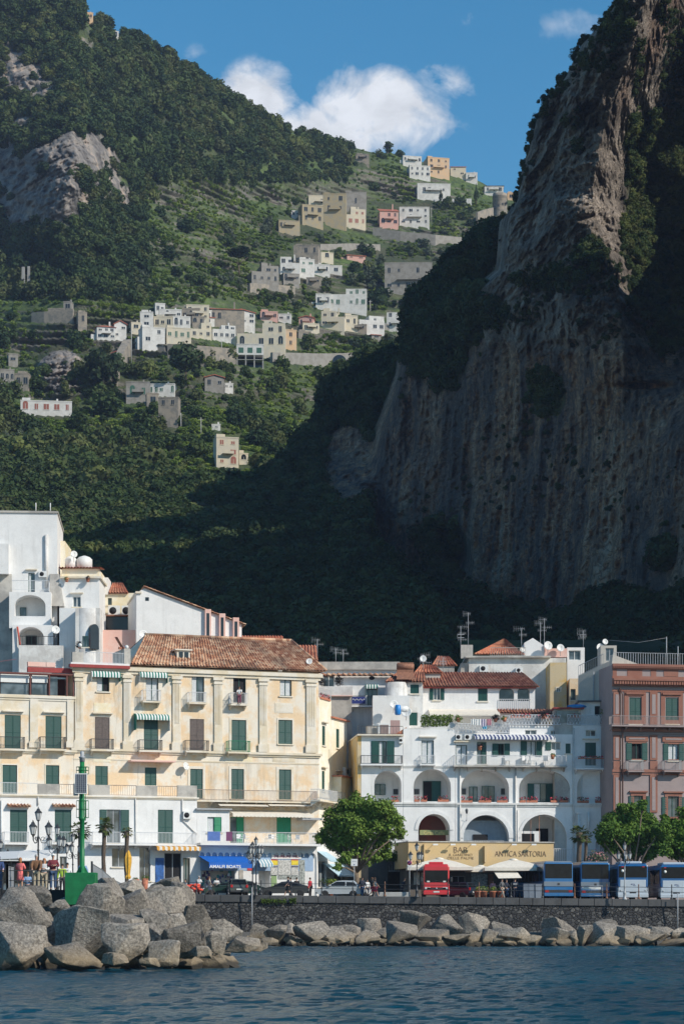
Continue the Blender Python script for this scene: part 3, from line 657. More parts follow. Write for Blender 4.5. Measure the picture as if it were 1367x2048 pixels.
H = b.z-a.z; MB().lathe([(r_*1.08, -4), (r_*1.03, 0), (r_, H*.86), (r_*1.03, H*.87), (r_, H*.9), (r_*.98, H)], 20).build('wall', FM['stone'], o)
for q in range(4): MB().box(-r_+q*r_*.55+.6, -r_+q*r_*.55+1.1, -r_*.98-.1, -r_*.6, H*.3+q*.7, H*.3+q*.7+1.1).build('window', M_glassd, o)
CLEAR.append((983, 1016, 380, 428))
def rwall(name, pts, h, lab, cat, m='stone', th=1.0, arch=None):
    w3 = [P(x, y, terrD(x, y)-1.5) for x, y in pts]; base = w3[0]
    o = empty(name, base, 0, lab, cat); mb = MB()
    for p, q in zip(w3[:-1], w3[1:]):
        d = q-p; L = math.hypot(d.x, d.y); ang = math.atan2(d.y, d.x); M = Matrix.Translation(p-base) @ Matrix.Rotation(ang, 4, 'Z')
        mb.add([(0, 0, -3), (L+.01, 0, -3+d.z), (L+.01, th, -3+d.z), (0, th, -3), (0, 0, h), (L+.01, 0, h+d.z), (L+.01, th, h+d.z), (0, th, h)], [(0, 3, 2, 1), (4, 5, 6, 7), (0, 1, 5, 4), (1, 2, 6, 5), (2, 3, 7, 6), (3, 0, 4, 7)], 0, M)
    mb.build('wall', FM[m], o)
    if arch:
        p = P(arch[0], arch[1], terrD(pts[len(pts)//2][0], pts[len(pts)//2][1])-1.6)-base; rr_ = arch[2]
        ring = [(rr_*math.cos(t_), rr_*math.sin(t_)) for t_ in np.linspace(0, math.pi, 12)]
        MB().prism([(p.x+x, p.z+z) for x, z in ring], 'y', p.y-.35, p.y+.4).build('arch', M_glassd, o)
    for (x, y) in pts: CLEAR.append((x-8, x+8, y-h*4.5, y-2))
rwall('castle_wall', [(955,444),(970,438),(986,434)], 4.5, 'ruined stone castle wall left of the round tower', 'wall')
rwall('retaining_wall', [(545,726),(590,727),(640,728),(690,727),(735,722)], 3.6, 'long grey retaining wall with an arch under the village road', 'wall', 'grey', 1, (678, 724, 2.4))
rwall('retaining_wall', [(335,706),(380,708),(430,712),(472,716)], 3.0, 'stone retaining wall left of the open concrete house', 'wall', 'stone')
rwall('retaining_wall', [(300,700),(330,700)], 2.0, 'short pale wall under the bright white block', 'wall', 'stone')
rwall('retaining_wall', [(640,500),(700,498),(760,500)], 2.4, 'stone terrace wall above the bright white villa', 'wall', 'grey')
rwall('retaining_wall', [(745,470),(800,478),(870,485),(925,490)], 3.4, 'long stone wall crossing the slope below the round tower', 'wall', 'grey')
rwall('retaining_wall', [(500,578),(540,580),(590,584)], 2.2, 'terrace wall under the weathered grey house', 'wall', 'stone')
rwall('retaining_wall', [(63,642),(88,640),(146,634)], 2.8, 'broken old wall between the ruins on the left slope', 'wall', 'stone')
rwall('retaining_wall', [(740,650),(780,660),(806,664)], 2.0, 'wall below the two modern houses', 'wall', 'grey')
rwall('stone_ramp', [(236,765),(243,735),(262,700)], 3.5, 'steep pale stone ramp climbing past the dark tree', 'ramp', 'stone', 2.5)
D = minD(473, 527, 689, 728)-1.5; a = P(473, 728, D); b = P(527, 689, D); W = b.x-a.x; H = b.z-a.z
o = empty('concrete_frame_house', a, 0.05, 'white house on open concrete columns below the big cream villa', 'house', GRP); CLEAR.append((470, 530, 685, 728))
MB().box(0, W, 0, 7, H*.48, H).box(-.1, W+.1, -.1, 7, H, H+.25).build('wall', FM['white'], o)
mb = MB()
for k in range(4): mb.box(k*(W-.4)/3, k*(W-.4)/3+.4, 0.02, .42, -3, H*.48-.002)
mb.box(-.1, W+.1, -.1, 5, H*.22, H*.22+.2).build('column', M_conc, o); MB().box(0.2, W-.2, 4, 5, -3, H*.48-.002).build('back_wall', M_glassd, o)
for k in range(3): MB().box(W*(k+.5)/3-.8, W*(k+.5)/3+.8, -.05, .02, H*.58, H*.85).build('window', M_fgreen, o)
o = empty('greenhouse', P(869, 405, terrD(905, 405)-2), -0.02, 'long low white greenhouse left of the cypress', 'greenhouse'); L = 73*terrD(905, 405)/FPX
MB().box(0, L, 0, 3, -1.5, 1.6).prism([(0, 1.6), (3, 1.6), (1.5, 2.2)], 'x', 0.01, L-.01).build('cover', FM['white'], o)
M_pole = simple('weathered_pole', (0.42, 0.41, 0.38), 0.7)
for (px, pb, pt, lab) in [(616,895,862,'pale utility pole at the edge of the shaded slope'),(263,715,660,'tall pole beside the stone ramp'),(402,860,835,'short pole above the lone tower house'),(443,701,680,'pole above the open concrete house'),(740,620,600,'pole right of the bright white villa'),(862,440,415,'pole right of the white balconied house'),(362,855,826,'pole beside the stone tower house'),(828,479,462,'pole on the slope below the pink house')]:
    D = terrD(px, pb)-3; p = P(px, pb, D); h = (pb-pt)*D/FPX; o = empty('utility_pole', p, 0, lab, 'utility pole', 'utility poles on the hillside')
    MB().tube([(0, 0, -2), (0, 0, h)], [.17, .1], 6).build('pole', M_pole, o); MB().box(-.7, .7, -.05, .05, h-.6, h-.5).build('crossarm', M_pole, o)
for (x, yb, yt, s, lab) in [(47,568,534,1.3,'tall bare concrete pillar of the old cableway, left of the pair'),(58,562,533,1.1,'tall bare concrete pillar of the old cableway, right of the pair')]:
    D = terrD(x, yb)-4; p = P(x, yb, D); h = (yb-yt)*D/FPX; o = MB().box(-s/2, s/2, -.5, .5, -3, h, top=.15).build('concrete_pillar', M_conc, None, p); tag(o, lab, 'pillar', 'old cableway pillars')
def tree(name, lab, cat, loc, h, r, proto='woodf', trunk=0.25, n=9, group=None, crownz=0.62, sq=0.85, mat=M_wood, seed=1, leaf=0.13, nl=900, trunkmat=None, spread=1.0):
    o = empty(name, loc, 0, lab, cat, group)
    rr = random.Random(seed); mb = MB()
    tm = trunkmat or simple('tree_bark', (0.16, 0.12, 0.085), 0.95, 0.3, 6)
    base = Vector((0, 0, -0.3)); fork = Vector((rr.uniform(-.1, .1)*h*.2, 0, h*0.32))
    mb.tube([base, base.lerp(fork, .5)+Vector((rr.uniform(-.1, .1), 0, 0)), fork], [trunk*1.25, trunk, trunk*.85], 8)
    for k in range(n):
        a = 6.283*k/n+rr.uniform(-.3, .3); q = Vector((math.cos(a)*r*rr.uniform(.35, .75), math.sin(a)*r*rr.uniform(.35, .75), h*rr.uniform(.55, .85)))
        mid = fork.lerp(q, .5)+Vector((0, 0, h*.03*rr.uniform(-1, 1)))
        mb.tube([fork, mid, q], [trunk*.5, trunk*.3, trunk*.1], 5)
    mb.build('trunk', tm, o)
    V_, F_ = crown_arrays(seed+40, n=nl, leaf=leaf, lobes=16, flat=1.0, lob_r=(.25, .45))
    V_ = V_*np.array([r, r, h*(1-crownz)*1.25*sq])+np.array([0, 0, h*crownz])
    mesh_np('crown', V_, F_, mat, smooth=False, parent=o)
    return o
for (px, py, h, r, lab) in [(952,408,9,1.3,'dark slim cypress left of the round tower'),(881,405,6,1.0,'smaller cypress between the long white house and the greenhouse')]:
    D = terrD(px, py)-3; o = empty('cypress', P(px, py, D), 0, lab, 'cypress'); MB().tube([(0, 0, -2), (0, 0, h*.5)], [.25, .1], 6).build('trunk', simple('tree_bark', (0.16, 0.12, 0.085), 0.95, 0.3, 6), o)
    V_, F_ = crown_arrays(5, n=700, leaf=.12, lobes=12, flat=1.0); V_ = V_*np.array([r, r, h*.56]); zz = V_[:, 2]/(h*.56); V_[:, 0] *= np.clip(1-.5*zz, .2, 1.3); V_[:, 1] *= np.clip(1-.5*zz, .2, 1.3)
    mesh_np('crown', V_+np.array([0, 0, h*.52]), F_, M_dark, False, o)
D = terrD(775, 303)-1; tree('lone_tree', 'rounded tree standing alone on the skyline left of the ridge houses', 'tree', P(775, 306, D), 6.5, 3.2, seed=4, nl=500, leaf=.14)
D = terrD(478, 545)-6; tree('umbrella_pine', 'dark umbrella pine on the slope left of the upper cluster', 'pine tree', P(478, 548, D), 10, 6, seed=8, crownz=.8, sq=.8, mat=M_dark)
D = terrD(365, 770)-8; tree('broad_oak', 'big dark rounded tree left of the old village road', 'tree', P(372, 758, D), 12, 6.5, seed=14, mat=M_dark, crownz=.55)
D = terrD(205, 770)-10; tree('broad_oak', 'big dark tree growing beside the grey crag', 'tree', P(207, 772, D), 12, 6.5, seed=15, mat=M_dark, crownz=.5)
rs = np.random.RandomState(21)
def clear_of(px, py, m=3):
    ok = np.ones(len(px), bool)
    for (a, b, c, d) in CLEAR: ok &= ~((px > a-m) & (px < b+m) & (py > c) & (py < d+20))
    return ok
def far_pts(n, x0, x1, y0, y1, keep):
    px = rs.uniform(x0, x1, n); py = rs.uniform(y0, y1, n)
    jj = np.searchsorted(pxs, px).clip(1, len(pxs)-1); r0 = rg[jj]
    ok = py > r0-2; px, py, jj = px[ok], py[ok], jj[ok]
    ii = ((py-rg[jj])/(1400-rg[jj])*(K-1)).clip(0, K-1).astype(int)
    X, Y, Z = V[ii, jj, 0], V[ii, jj, 1], V[ii, jj, 2]
    k = keep(px, py, X, Y, Z, RM[ii, jj], TM[ii, jj]) & clear_of(px, py)
    return np.stack([X, Y, Z], -1)[k]
def s3(n, lo, hi, sq=(0.75, 1.15)):
    s = rs.uniform(lo, hi, n); return np.stack([s, s, s*rs.uniform(*sq, n)], -1)
def nf(X, Z, sc, o=3, k=0): return fbm(X*sc, Z*sc, k+.5, o)
U = lambda n: rs.uniform(0, 1, n)
wp = far_pts(26000, -200, 1150, -150, 1010, lambda px, py, X, Y, Z, r, t: ((r < 0.3+0.5*U(len(px))**1.5) | (nf(X, Z, .05, 3, 5) > .1)) & (U(len(px)) < np.where(t > 0.5, 0.04+0.2*(nf(X, Z, .02) > 0.15), 0.95)))
scatter('forest', wp, s3(len(wp), 0.5, 1.0)*(2.0+3.6*U(len(wp))**2.2)[:, None], PROTO['wood'])
wl2 = far_pts(9000, -100, 900, 900, 1390, lambda px, py, X, Y, Z, r, t: t < .5)
scatter('valley_wood', wl2, s3(len(wl2), 1.5, 3.6), PROTO['woodf'])
wr = far_pts(5000, -200, 1150, -150, 420, lambda px, py, X, Y, Z, r, t: (py < rg[np.searchsorted(pxs, px).clip(1, len(pxs)-1)]+14))
scatter('ridge_wood', wr, s3(len(wr), 1.6, 3.6), PROTO['wood'])
op = far_pts(5200, -200, 900, 440, 1100, lambda px, py, X, Y, Z, r, t: (r < 0.4) & (nf(X, Z, .012, 3, 4) > np.where(t > .5, 0.1, 0.02)) & (U(len(px)) < np.where(t > .5, .3, .9)))
scatter('olive_grove', op, s3(len(op), 1.3, 2.7), PROTO['olive'])
ct = far_pts(1800, 0, 1000, 560, 960, lambda px, py, X, Y, Z, r, t: (t > 0.5) & (nf(X, Z, .03, 3, 7) > 0.0))
sb_ = far_pts(9000, -50, 1020, 290, 960, lambda px, py, X, Y, Z, r, t: (t > 0.3) & (r < .4))
scatter('hillside_scrub', sb_, s3(len(sb_), 0.35, 1.1), PROTO['vine'])
scatter('citrus_grove', ct, s3(len(ct), 0.9, 1.9), PROTO['wood'])
vp = far_pts(60000, -100, 1020, 300, 960, lambda px, py, X, Y, Z, r, t: (t > 0.35) & (r < 0.4) & (nf(X, Z, .015, 2, 9) > -0.25))
hq = vp[:, 2]/4.2+0.35*fbm(vp[:, 0]*0.03, vp[:, 2]*0.01, 9.0, 3); fr = hq-np.floor(hq)
vp = vp[(fr < 0.16) | (fr > 0.86)]
scatter('terrace_vines', vp, s3(len(vp), 0.7, 1.2, (0.6, 0.9)), PROTO['vine'])
def cl_pts(n, keep, x0=300, x1=1420, y0=0, y1=1395):
    ii = rs.randint(9, len(rows)-1, n); jj = rs.randint(0, 345, n)
    px, py = QX[ii, jj], QY[ii, jj]; p = CV[ii, jj]+rs.normal(0, .4, (n, 3)); k = keep(px, py, p, VM[ii, jj]) & (px > x0) & (px < x1)
    return p[k]
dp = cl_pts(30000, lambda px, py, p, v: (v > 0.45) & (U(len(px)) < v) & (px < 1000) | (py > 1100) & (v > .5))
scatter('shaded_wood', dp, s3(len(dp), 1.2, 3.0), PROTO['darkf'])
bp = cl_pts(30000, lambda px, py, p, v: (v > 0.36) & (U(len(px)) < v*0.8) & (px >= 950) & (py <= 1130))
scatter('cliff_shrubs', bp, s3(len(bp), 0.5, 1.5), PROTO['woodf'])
ep = CV[np.clip(np.arange(9, len(rows)-1), 0, 10**6)[rs.randint(0, len(rows)-11, 130)], rs.randint(0, 5, 130)]
scatter('edge_shrubs', ep, s3(len(ep), 0.3, 1.2), PROTO['darkf'])

rp = cl_pts(22000, lambda px, py, p, v: (v < 0.4) & (nf(p[:, 0], p[:, 2], .07, 3, 3) > 0.10) & (px > 800) & (U(len(px)) < np.where(py < 650, .4, .10)))
scatter('ledge_shrubs', rp, s3(len(rp), 0.25, 0.95), PROTO['darkf'])
hz = NT('haze_air'); hz.n.remove(hz.b); vs_ = hz.node('ShaderNodeVolumePrincipled'); vs_.inputs['Color'].default_value = (0.55, 0.68, 1.0, 1); vs_.inputs['Density'].default_value = 0.000085; vs_.inputs['Anisotropy'].default_value = 0.0
hz.l.new(vs_.outputs[0], hz.out.inputs['Volume'])
hb = MB().box(-900, 1100, -60, 1900, -8, 620).build('haze', hz.m); tag(hb, kind='stuff')
GZ = 4.3
def gz(x): return GZ-0.0105*max(0.0, x+14)
C = dict(
 cream=plaster('cream_plaster', (0.78, 0.58, 0.37), (0.78, 0.71, 0.60), stain=(0.30, 0.25, 0.19), amt=0.85, patch=0.7, streak=1.0),
 cream2=plaster('pale_cream_plaster', (0.80, 0.68, 0.45), (0.82, 0.77, 0.64), amt=0.35, patch=0.6, streak=0.4),
 trim=plaster('faded_white_trim', (0.76, 0.70, 0.60), (0.70, 0.60, 0.44), amt=0.5),
 white=plaster('white_limewash', (0.82, 0.81, 0.79), (0.76, 0.75, 0.73), stain=(0.30, 0.29, 0.27), amt=0.6, streak=0.75),
 white2=plaster('weathered_limewash', (0.74, 0.73, 0.70), (0.58, 0.56, 0.53), stain=(0.18, 0.175, 0.165), amt=0.9, streak=0.9),
 old=plaster('old_grey_render', (0.52, 0.49, 0.44), (0.36, 0.34, 0.31), stain=(0.15, 0.14, 0.13), amt=0.9, streak=0.8),
 beige=plaster('beige_render', (0.55, 0.50, 0.43), (0.48, 0.45, 0.40), stain=(0.2, 0.18, 0.16), amt=0.7, streak=0.8),
 pink=plaster('pink_plaster', (0.78, 0.48, 0.40), (0.78, 0.55, 0.48), amt=0.2),
 ochre=plaster('ochre_plaster', (0.66, 0.42, 0.12), (0.60, 0.48, 0.30), amt=0.7, patch=0.9),
 lit_side=plaster('sunlit_cream_side', (0.84, 0.76, 0.58), (0.86, 0.82, 0.72), amt=0.35, streak=0.5),  # paler than the front cream: sunlit brightness put into the colour
 mauve=plaster('mauve_grey_plaster', (0.34, 0.275, 0.265), (0.30, 0.245, 0.24), amt=0.35, patch=.3, streak=0.3),
 terra=plaster('terracotta_trim', (0.27, 0.115, 0.08), (0.30, 0.14, 0.10), stain=(0.15, 0.08, 0.06), amt=0.4, streak=0.3),
 bar=plaster('yellow_ochre_fascia', (0.62, 0.45, 0.23), (0.60, 0.45, 0.26), amt=0.12, patch=.2, streak=0.1),
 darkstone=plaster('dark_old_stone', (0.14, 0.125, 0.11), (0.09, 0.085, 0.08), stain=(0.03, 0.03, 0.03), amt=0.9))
M_green = simple('dark_green_paint', (0.008, 0.062, 0.048), 0.45, 0.12, 4)
M_green2 = simple('bright_green_paint', (0.01, 0.22, 0.10), 0.5, 0.12, 4)
M_brown = simple('grey_brown_shutter', (0.11, 0.085, 0.075), 0.7, 0.25, 6)
M_frame = simple('white_window_frame', (0.72, 0.72, 0.70), 0.5, 0.05, 4)
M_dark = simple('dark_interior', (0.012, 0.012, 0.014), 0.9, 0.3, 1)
M_iron = simple('dark_iron', (0.045, 0.05, 0.055), 0.5, 0.2, 6)
M_rail = simple('white_railing', (0.66, 0.67, 0.68), 0.5, 0.08, 6)
M_curt = simple('pale_curtain', (0.55, 0.57, 0.58), 0.9, 0.15, 9)
M_terr = simple('terracotta', (0.46, 0.17, 0.10), 0.85, 0.25, 6)
M_redt = simple('red_terrace_edge', (0.30, 0.04, 0.035), 0.7, 0.2, 5)
M_metal = simple('grey_metal', (0.36, 0.37, 0.38), 0.45, 0.1, 5)
M_dish = simple('dish_white', (0.72, 0.72, 0.70), 0.5, 0.08, 4)
M_rust = simple('rusty_pipe', (0.28, 0.13, 0.08), 0.8, 0.3, 5)
def glassmat():
    t = NT('window_glass'); n = t.noise(0.7, detail=2)
    t.color(t.ramp(n, [(0.4, (0.03, 0.04, 0.045)), (0.6, (0.12, 0.15, 0.17))])).rough(0.08); t.b.inputs['Specular IOR Level'].default_value = 0.7; return t.m
M_glass = glassmat()
def stripe(name, c1, c2, per, axis=0, rough=0.8):
    if name in MATS: return MATS[name]
    t = NT(name); s_ = t.sep(t.tc.outputs['Object'])[axis]
    f = t.math('GREATER_THAN', t.math('FRACT', t.math('DIVIDE', s_, per)), 0.5)
    t.color(t.mix(f, c1, c2)).rough(rough); MATS[name] = t.m; return t.m
M_awn_g = stripe('green_white_stripes', (0.01, 0.16, 0.12), (0.75, 0.76, 0.74), 0.28)
M_awn_w = simple('cream_awning_canvas', (0.76, 0.70, 0.60), 0.8, 0.08, 3)
M_awn_b = simple('blue_awning_canvas', (0.005, 0.12, 0.50), 0.7, 0.1, 2)
M_awn_lb = simple('pale_blue_awning_canvas', (0.42, 0.58, 0.66), 0.8, 0.08, 2)
def tilemat(name, a, b, c, per=0.36):
    if name in MATS: return MATS[name]
    t = NT(name); v = t.voro(1.0/per, t.tc.outputs['Object'], out='Color', rnd=0.2)
    s3_ = t.sep(v); f = t.ramp(s3_[0], [(0.1, a), (0.5, b), (0.9, c)])
    f = t.mix(t.ramp(t.noise(0.5, detail=6), [(0.45, 0.0), (0.7, 0.55)]), f, (0.16, 0.13, 0.10))
    t.color(f).rough(0.9); MATS[name] = t.m; return t.m
M_tile = tilemat('old_roof_tiles', (0.30, 0.13, 0.075), (0.50, 0.25, 0.14), (0.66, 0.46, 0.31))
M_tile2 = tilemat('red_brown_roof_tiles', (0.24, 0.085, 0.055), (0.34, 0.13, 0.08), (0.46, 0.22, 0.14))
M_tile3 = tilemat('orange_roof_tiles', (0.42, 0.13, 0.07), (0.52, 0.18, 0.10), (0.60, 0.27, 0.16))
class Fac:
    """a vertical facade plane; px/py on the photo become metres along (u) and up (z)"""
    def __init__(s, pxA, DA, pxB, DB, zb=GZ):
        a, b = P(pxA, HZ, DA), P(pxB, HZ, DB)
        s.a = Vector((a.x, a.y, 0)); s.d = Vector((b.x-a.x, b.y-a.y, 0)).normalized(); s.n = Vector((-s.d.y, s.d.x, 0)); s.zb = zb
        s.yaw = math.atan2(s.d.y, s.d.x)
    def uz(s, px, py, off=0.0):
        d = Vector(((px-CX)/FPX, 1, (HZ-py)/FPX)); o = Vector((0, 0, CH)); q = s.a+s.n*off
        t = (q-o).dot(s.n)/d.dot(s.n); h = o+d*t
        return (h-q).dot(s.d), h.z-s.zb
    def u(s, px, off=0.0): return s.uz(px, HZ, off)[0]
    def z(s, px, py, off=0.0): return s.uz(px, py, off)[1]
    def start(s, px, off=0.0, zb=None):
        f = Fac(0, 100, 10, 100); f.zb = s.zb if zb is None else zb; f.d, f.n, f.yaw = s.d, s.n, s.yaw
        f.a = s.a+s.n*off+s.d*s.u(px, off); return f
    def loc(s): return (s.a.x, s.a.y, s.zb)
def wall_mesh(u0, u1, z0, z1, depth, holes, y0=0.0):
    """solid block with real recesses: holes = (u0,u1,z0,z1,recess,arched)"""
    mb = MB(); us = sorted({u0, u1, *[h[0] for h in holes], *[h[1] for h in holes]}); zs = sorted({z0, z1, *[h[2] for h in holes], *[h[3] for h in holes]})
    us = [v for v in us if u0 <= v <= u1]; zs = [v for v in zs if z0 <= v <= z1]
    for i in range(len(us)-1):
        for j in range(len(zs)-1):
            cu, cz = (us[i]+us[i+1])/2, (zs[j]+zs[j+1])/2
            if us[i+1]-us[i] < 1e-6 or zs[j+1]-zs[j] < 1e-6 or any(h[0] < cu < h[1] and h[2] < cz < h[3] for h in holes): continue
            mb.quad((us[i], y0, zs[j]), (us[i+1], y0, zs[j]), (us[i+1], y0, zs[j+1]), (us[i], y0, zs[j+1]))
    for (a, b, c, d, r, ar) in holes:
        y1 = y0+r
        mb.quad((a, y1, c), (b, y1, c), (b, y1, d), (a, y1, d))
        mb.quad((a, y0, c), (b, y0, c), (b, y1, c), (a, y1, c))
        if ar:
            w = (b-a)/2; rise = min(w, (d-c)*.6)*ar; sp = d-rise; n = 14
            arc = [(a+w-w*math.cos(math.pi*k/n), sp+rise*math.sin(math.pi*k/n)) for k in range(n+1)]
            for k in range(n):
                p, q = arc[k], arc[k+1]; mb.quad((p[0], y0, p[1]), (q[0], y0, q[1]), (q[0], y0, d), (p[0], y0, d))
                mb.quad((p[0], y0, p[1]), (p[0], y1, p[1]), (q[0], y1, q[1]), (q[0], y0, q[1]))
            mb.quad((a, y0, c), (a, y1, c), (a, y1, sp), (a, y0, sp)); mb.quad((b, y1, c), (b, y0, c), (b, y0, sp), (b, y1, sp))
        else:
            mb.quad((a, y0, c), (a, y1, c), (a, y1, d), (a, y0, d)); mb.quad((b, y1, c), (b, y0, c), (b, y0, d), (b, y1, d)); mb.quad((a, y0, d), (a, y1, d), (b, y1, d), (b, y0, d))
    D_ = y0+depth
    mb.quad((u1, y0, z0), (u1, D_, z0), (u1, D_, z1), (u1, y0, z1)); mb.quad((u0, D_, z0), (u0, y0, z0), (u0, y0, z1), (u0, D_, z1))
    mb.quad((u0, y0, z1), (u1, y0, z1), (u1, D_, z1), (u0, D_, z1)); mb.quad((u1, D_, z0), (u0, D_, z0), (u0, D_, z1), (u1, D_, z1))
    return mb
def leaf_mb(a, b, c, d, y, t=0.05):
    mb = MB(); w = b-a; e = min(0.07, w*.16); mb.box(a, b, y, y+t, c, d)
    mid = c+(d-c)*.48
    for (q, r_) in ((c+e, mid-e/2), (mid+e/2, d-e)):
        n = max(2, int((r_-q)/0.16)); st = (r_-q)/n
        for k in range(n): mb.add([(a+e, y-.018, q+k*st), (b-e, y-.018, q+k*st), (b-e, y-.001, q+(k+1)*st), (a+e, y-.001, q+(k+1)*st)], [(0, 1, 2, 3)])
    for (q, r_) in ((c, c+e), (mid-e/2, mid+e/2), (d-e, d)): mb.box(a, b, y-.022, y-.0015, q, r_)
    return mb
SH = {'s': M_green, 'b': M_brown, 'k': M_green2}
def railing_mb(pts, h, r=0.011, sp=0.13, m=0, z=0, mid=True):
    mb = MB()
    for p, q in zip(pts[:-1], pts[1:]):
        p, q = Vector(p), Vector(q); L = (q-p).length; n = max(1, int(L/sp))
        for k in range(n+1):
            c = p.lerp(q, k/n); mb.box(c.x-r, c.x+r, c.y-r, c.y+r, c.z+.05, c.z+h)
        for zz, rr in ((h, .028), (.07, .02)):
            mb.tube([p+Vector((0, 0, zz)), q+Vector((0, 0, zz))], rr, 4, smooth=False)
    return mb
def balcony(F, root, x0, y0, x1, y1, mat=None, dep=0.75, slab=None, off=0.0, brackets=True, hgt=None, plants=False):
    u0, zt = F.uz(x0, y0, off-dep); u1, zb = F.uz(x1, y1, off-dep); zt = F.z((x0+x1)/2, y0, off-dep); zb = F.z((x0+x1)/2, y1, off-dep)
    if hgt: zt = zb+hgt
    mb = MB(); mb.box(u0-.05, u1+.05, off-dep-.05, off, zb-.14, zb)
    if brackets:
        n = max(2, int((u1-u0)/1.2)); 
        for k in range(n):
            c = u0+.1+(u1-u0-.2)*k/(n-1); mb.prism([(off-.002, zb-.142), (off-dep*.85, zb-.142), (off-.002, zb-.55)], 'x', c-.05, c+.05)
    o = mb.build('balcony', slab or C['trim'], root)
    railing_mb([(u0, off-.03, zb), (u0, off-dep, zb), (u1, off-dep, zb), (u1, off-.03, zb)], zt-zb).build('railing', mat or M_iron, o)
    return o, (u0, u1, zb, zt)
def awning_small(F, root, x0, y0, x1, y1, mat=None, dep=0.55, off=0.0, drop=0.55):
    u0 = F.u(x0, off); u1 = F.u(x1, off); zt = F.z((x0+x1)/2, y0, off)
    h = F.z((x0+x1)/2, y0, off)-F.z((x0+x1)/2, y1, off); mb = MB(); n = 7; pr = [(off-dep*math.sin(t), zt-h*(1-math.cos(t))) for t in np.linspace(0, math.pi/2, n)]
    pr.append((off-dep, zt-h-.16))
    vs = [(u0, p[0], p[1]) for p in pr]+[(u1, p[0], p[1]) for p in pr]; k = len(pr)
    mb.add(vs, [(i, i+k, i+k+1, i+1) for i in range(k-1)])
    vs = [(u0, off, zt-h-drop)]+[(u0, p[0], p[1]) for p in pr]; mb.add(vs+[(u0, off-dep, zt-h-drop)], [tuple(range(len(vs)+1))])
    vs = [(u1, off, zt-h-drop)]+[(u1, p[0], p[1]) for p in pr]; mb.add(vs+[(u1, off-dep, zt-h-drop)], [tuple(range(len(vs)+1))])
    o = mb.build('awning', mat or M_awn_g, root); sm = o.modifiers.new('s', 'SOLIDIFY'); sm.thickness = 0.01; return o
def awning_flat(F, root, x0, y0, x1, y1, mat, dep=1.6, off=0.0, val=0.25, scal=True, dl=0.0, dr=0.0, name='awning'):
    """sloping canvas: y0 at the wall, y1 the lower front edge (both photo pixels)"""
    u0 = F.u(x0, off); u1 = F.u(x1, off); zt = F.z((x0+x1)/2, y0, off); zf = F.z((x0+x1)/2, y1, off-dep)
    mb = MB(); n = max(4, int((u1-u0)/.35))
    mb.add([(u0, off, zt), (u1, off, zt), (u1+dr, off-dep, zf), (u0+dl, off-dep, zf)], [(0, 1, 2, 3)])
    for k in range(n):
        a = u0+dl+(u1+dr-u0-dl)*k/n; b = u0+dl+(u1+dr-u0-dl)*(k+1)/n; m_ = (a+b)/2
        v = [(a, off-dep, zf), (b, off-dep, zf), (b, off-dep, zf-val*.72), ((b+m_)/2, off-dep, zf-val*.95), (m_, off-dep, zf-val), ((a+m_)/2, off-dep, zf-val*.95), (a, off-dep, zf-val*.72)] if scal else [(a, off-dep, zf), (b, off-dep, zf), (b, off-dep, zf-val), (a, off-dep, zf-val)]
        mb.add(v, [tuple(range(len(v)))])
    o = mb.build(name, mat, root); sm = o.modifiers.new('s', 'SOLIDIFY'); sm.thickness = 0.012
    q = MB()
    for a, b in ((u0+.1, u0+dl+.1), (u1-.1, u1+dr-.1)): q.tube([(a, off, zt-.5), (b, off-dep, zf-.03)], .02, 4)
    q.build('arm', M_metal, o); return o
def ac_unit(F, root, x0, y0, x1, y1, off=0.0, dep=0.35):
    u0, u1 = F.u(x0, off), F.u(x1, off); z1 = F.z((x0+x1)/2, y0, off); z0 = F.z((x0+x1)/2, y1, off)
    o = MB().box(u0, u1, off-dep, off-.03, z0, z1).build('air_conditioner', M_dish, root)
    r = min(u1-u0, z1-z0)*.36; MB().lathe([(r, 0), (r, .02)], 14, M=Matrix.Translation(((u0+u1)/2-(u1-u0)*.1, off-dep-.001, (z0+z1)/2)) @ Matrix.Rotation(math.pi/2, 4, 'X')).build('fan', M_dark, o); return o
def dish(root, loc, r, az=0.3, el=0.5, pole=0.8):
    mb = MB(); prof = [(r*k/6+1e-4, .22*r*(k/6)**2) for k in range(7)]
    M = Matrix.Translation(loc) @ Matrix.Rotation(az, 4, 'Z') @ Matrix.Rotation(math.pi/2-el*0.4, 4, 'X')
    vs, fs = [], []; n = 18
    for rr, z in prof:
        for k in range(n): vs.append((rr*math.cos(2*math.pi*k/n), rr*math.sin(2*math.pi*k/n), z))
    for i in range(len(prof)-1):
        for k in range(n): fs.append((i*n+k, i*n+(k+1) % n, (i+1)*n+(k+1) % n, (i+1)*n+k))
    mb.add(vs, fs, 0, M, True); o = mb.build('satellite_dish', M_dish, root); o.modifiers.new('s', 'SOLIDIFY').thickness = .02
    q = MB(); q.tube([M @ Vector((0, -r*.9, .2*r)), M @ Vector((0, -.05, r*1.0))], .015, 4); q.ball(M @ Vector((0, 0, r*1.0)), .05, n=4); q.tube([Vector(loc)+Vector((0, .1, 0)), Vector(loc)+Vector((0, .12, -pole))], .03, 5)
    q.build('mount', M_metal, o); return o
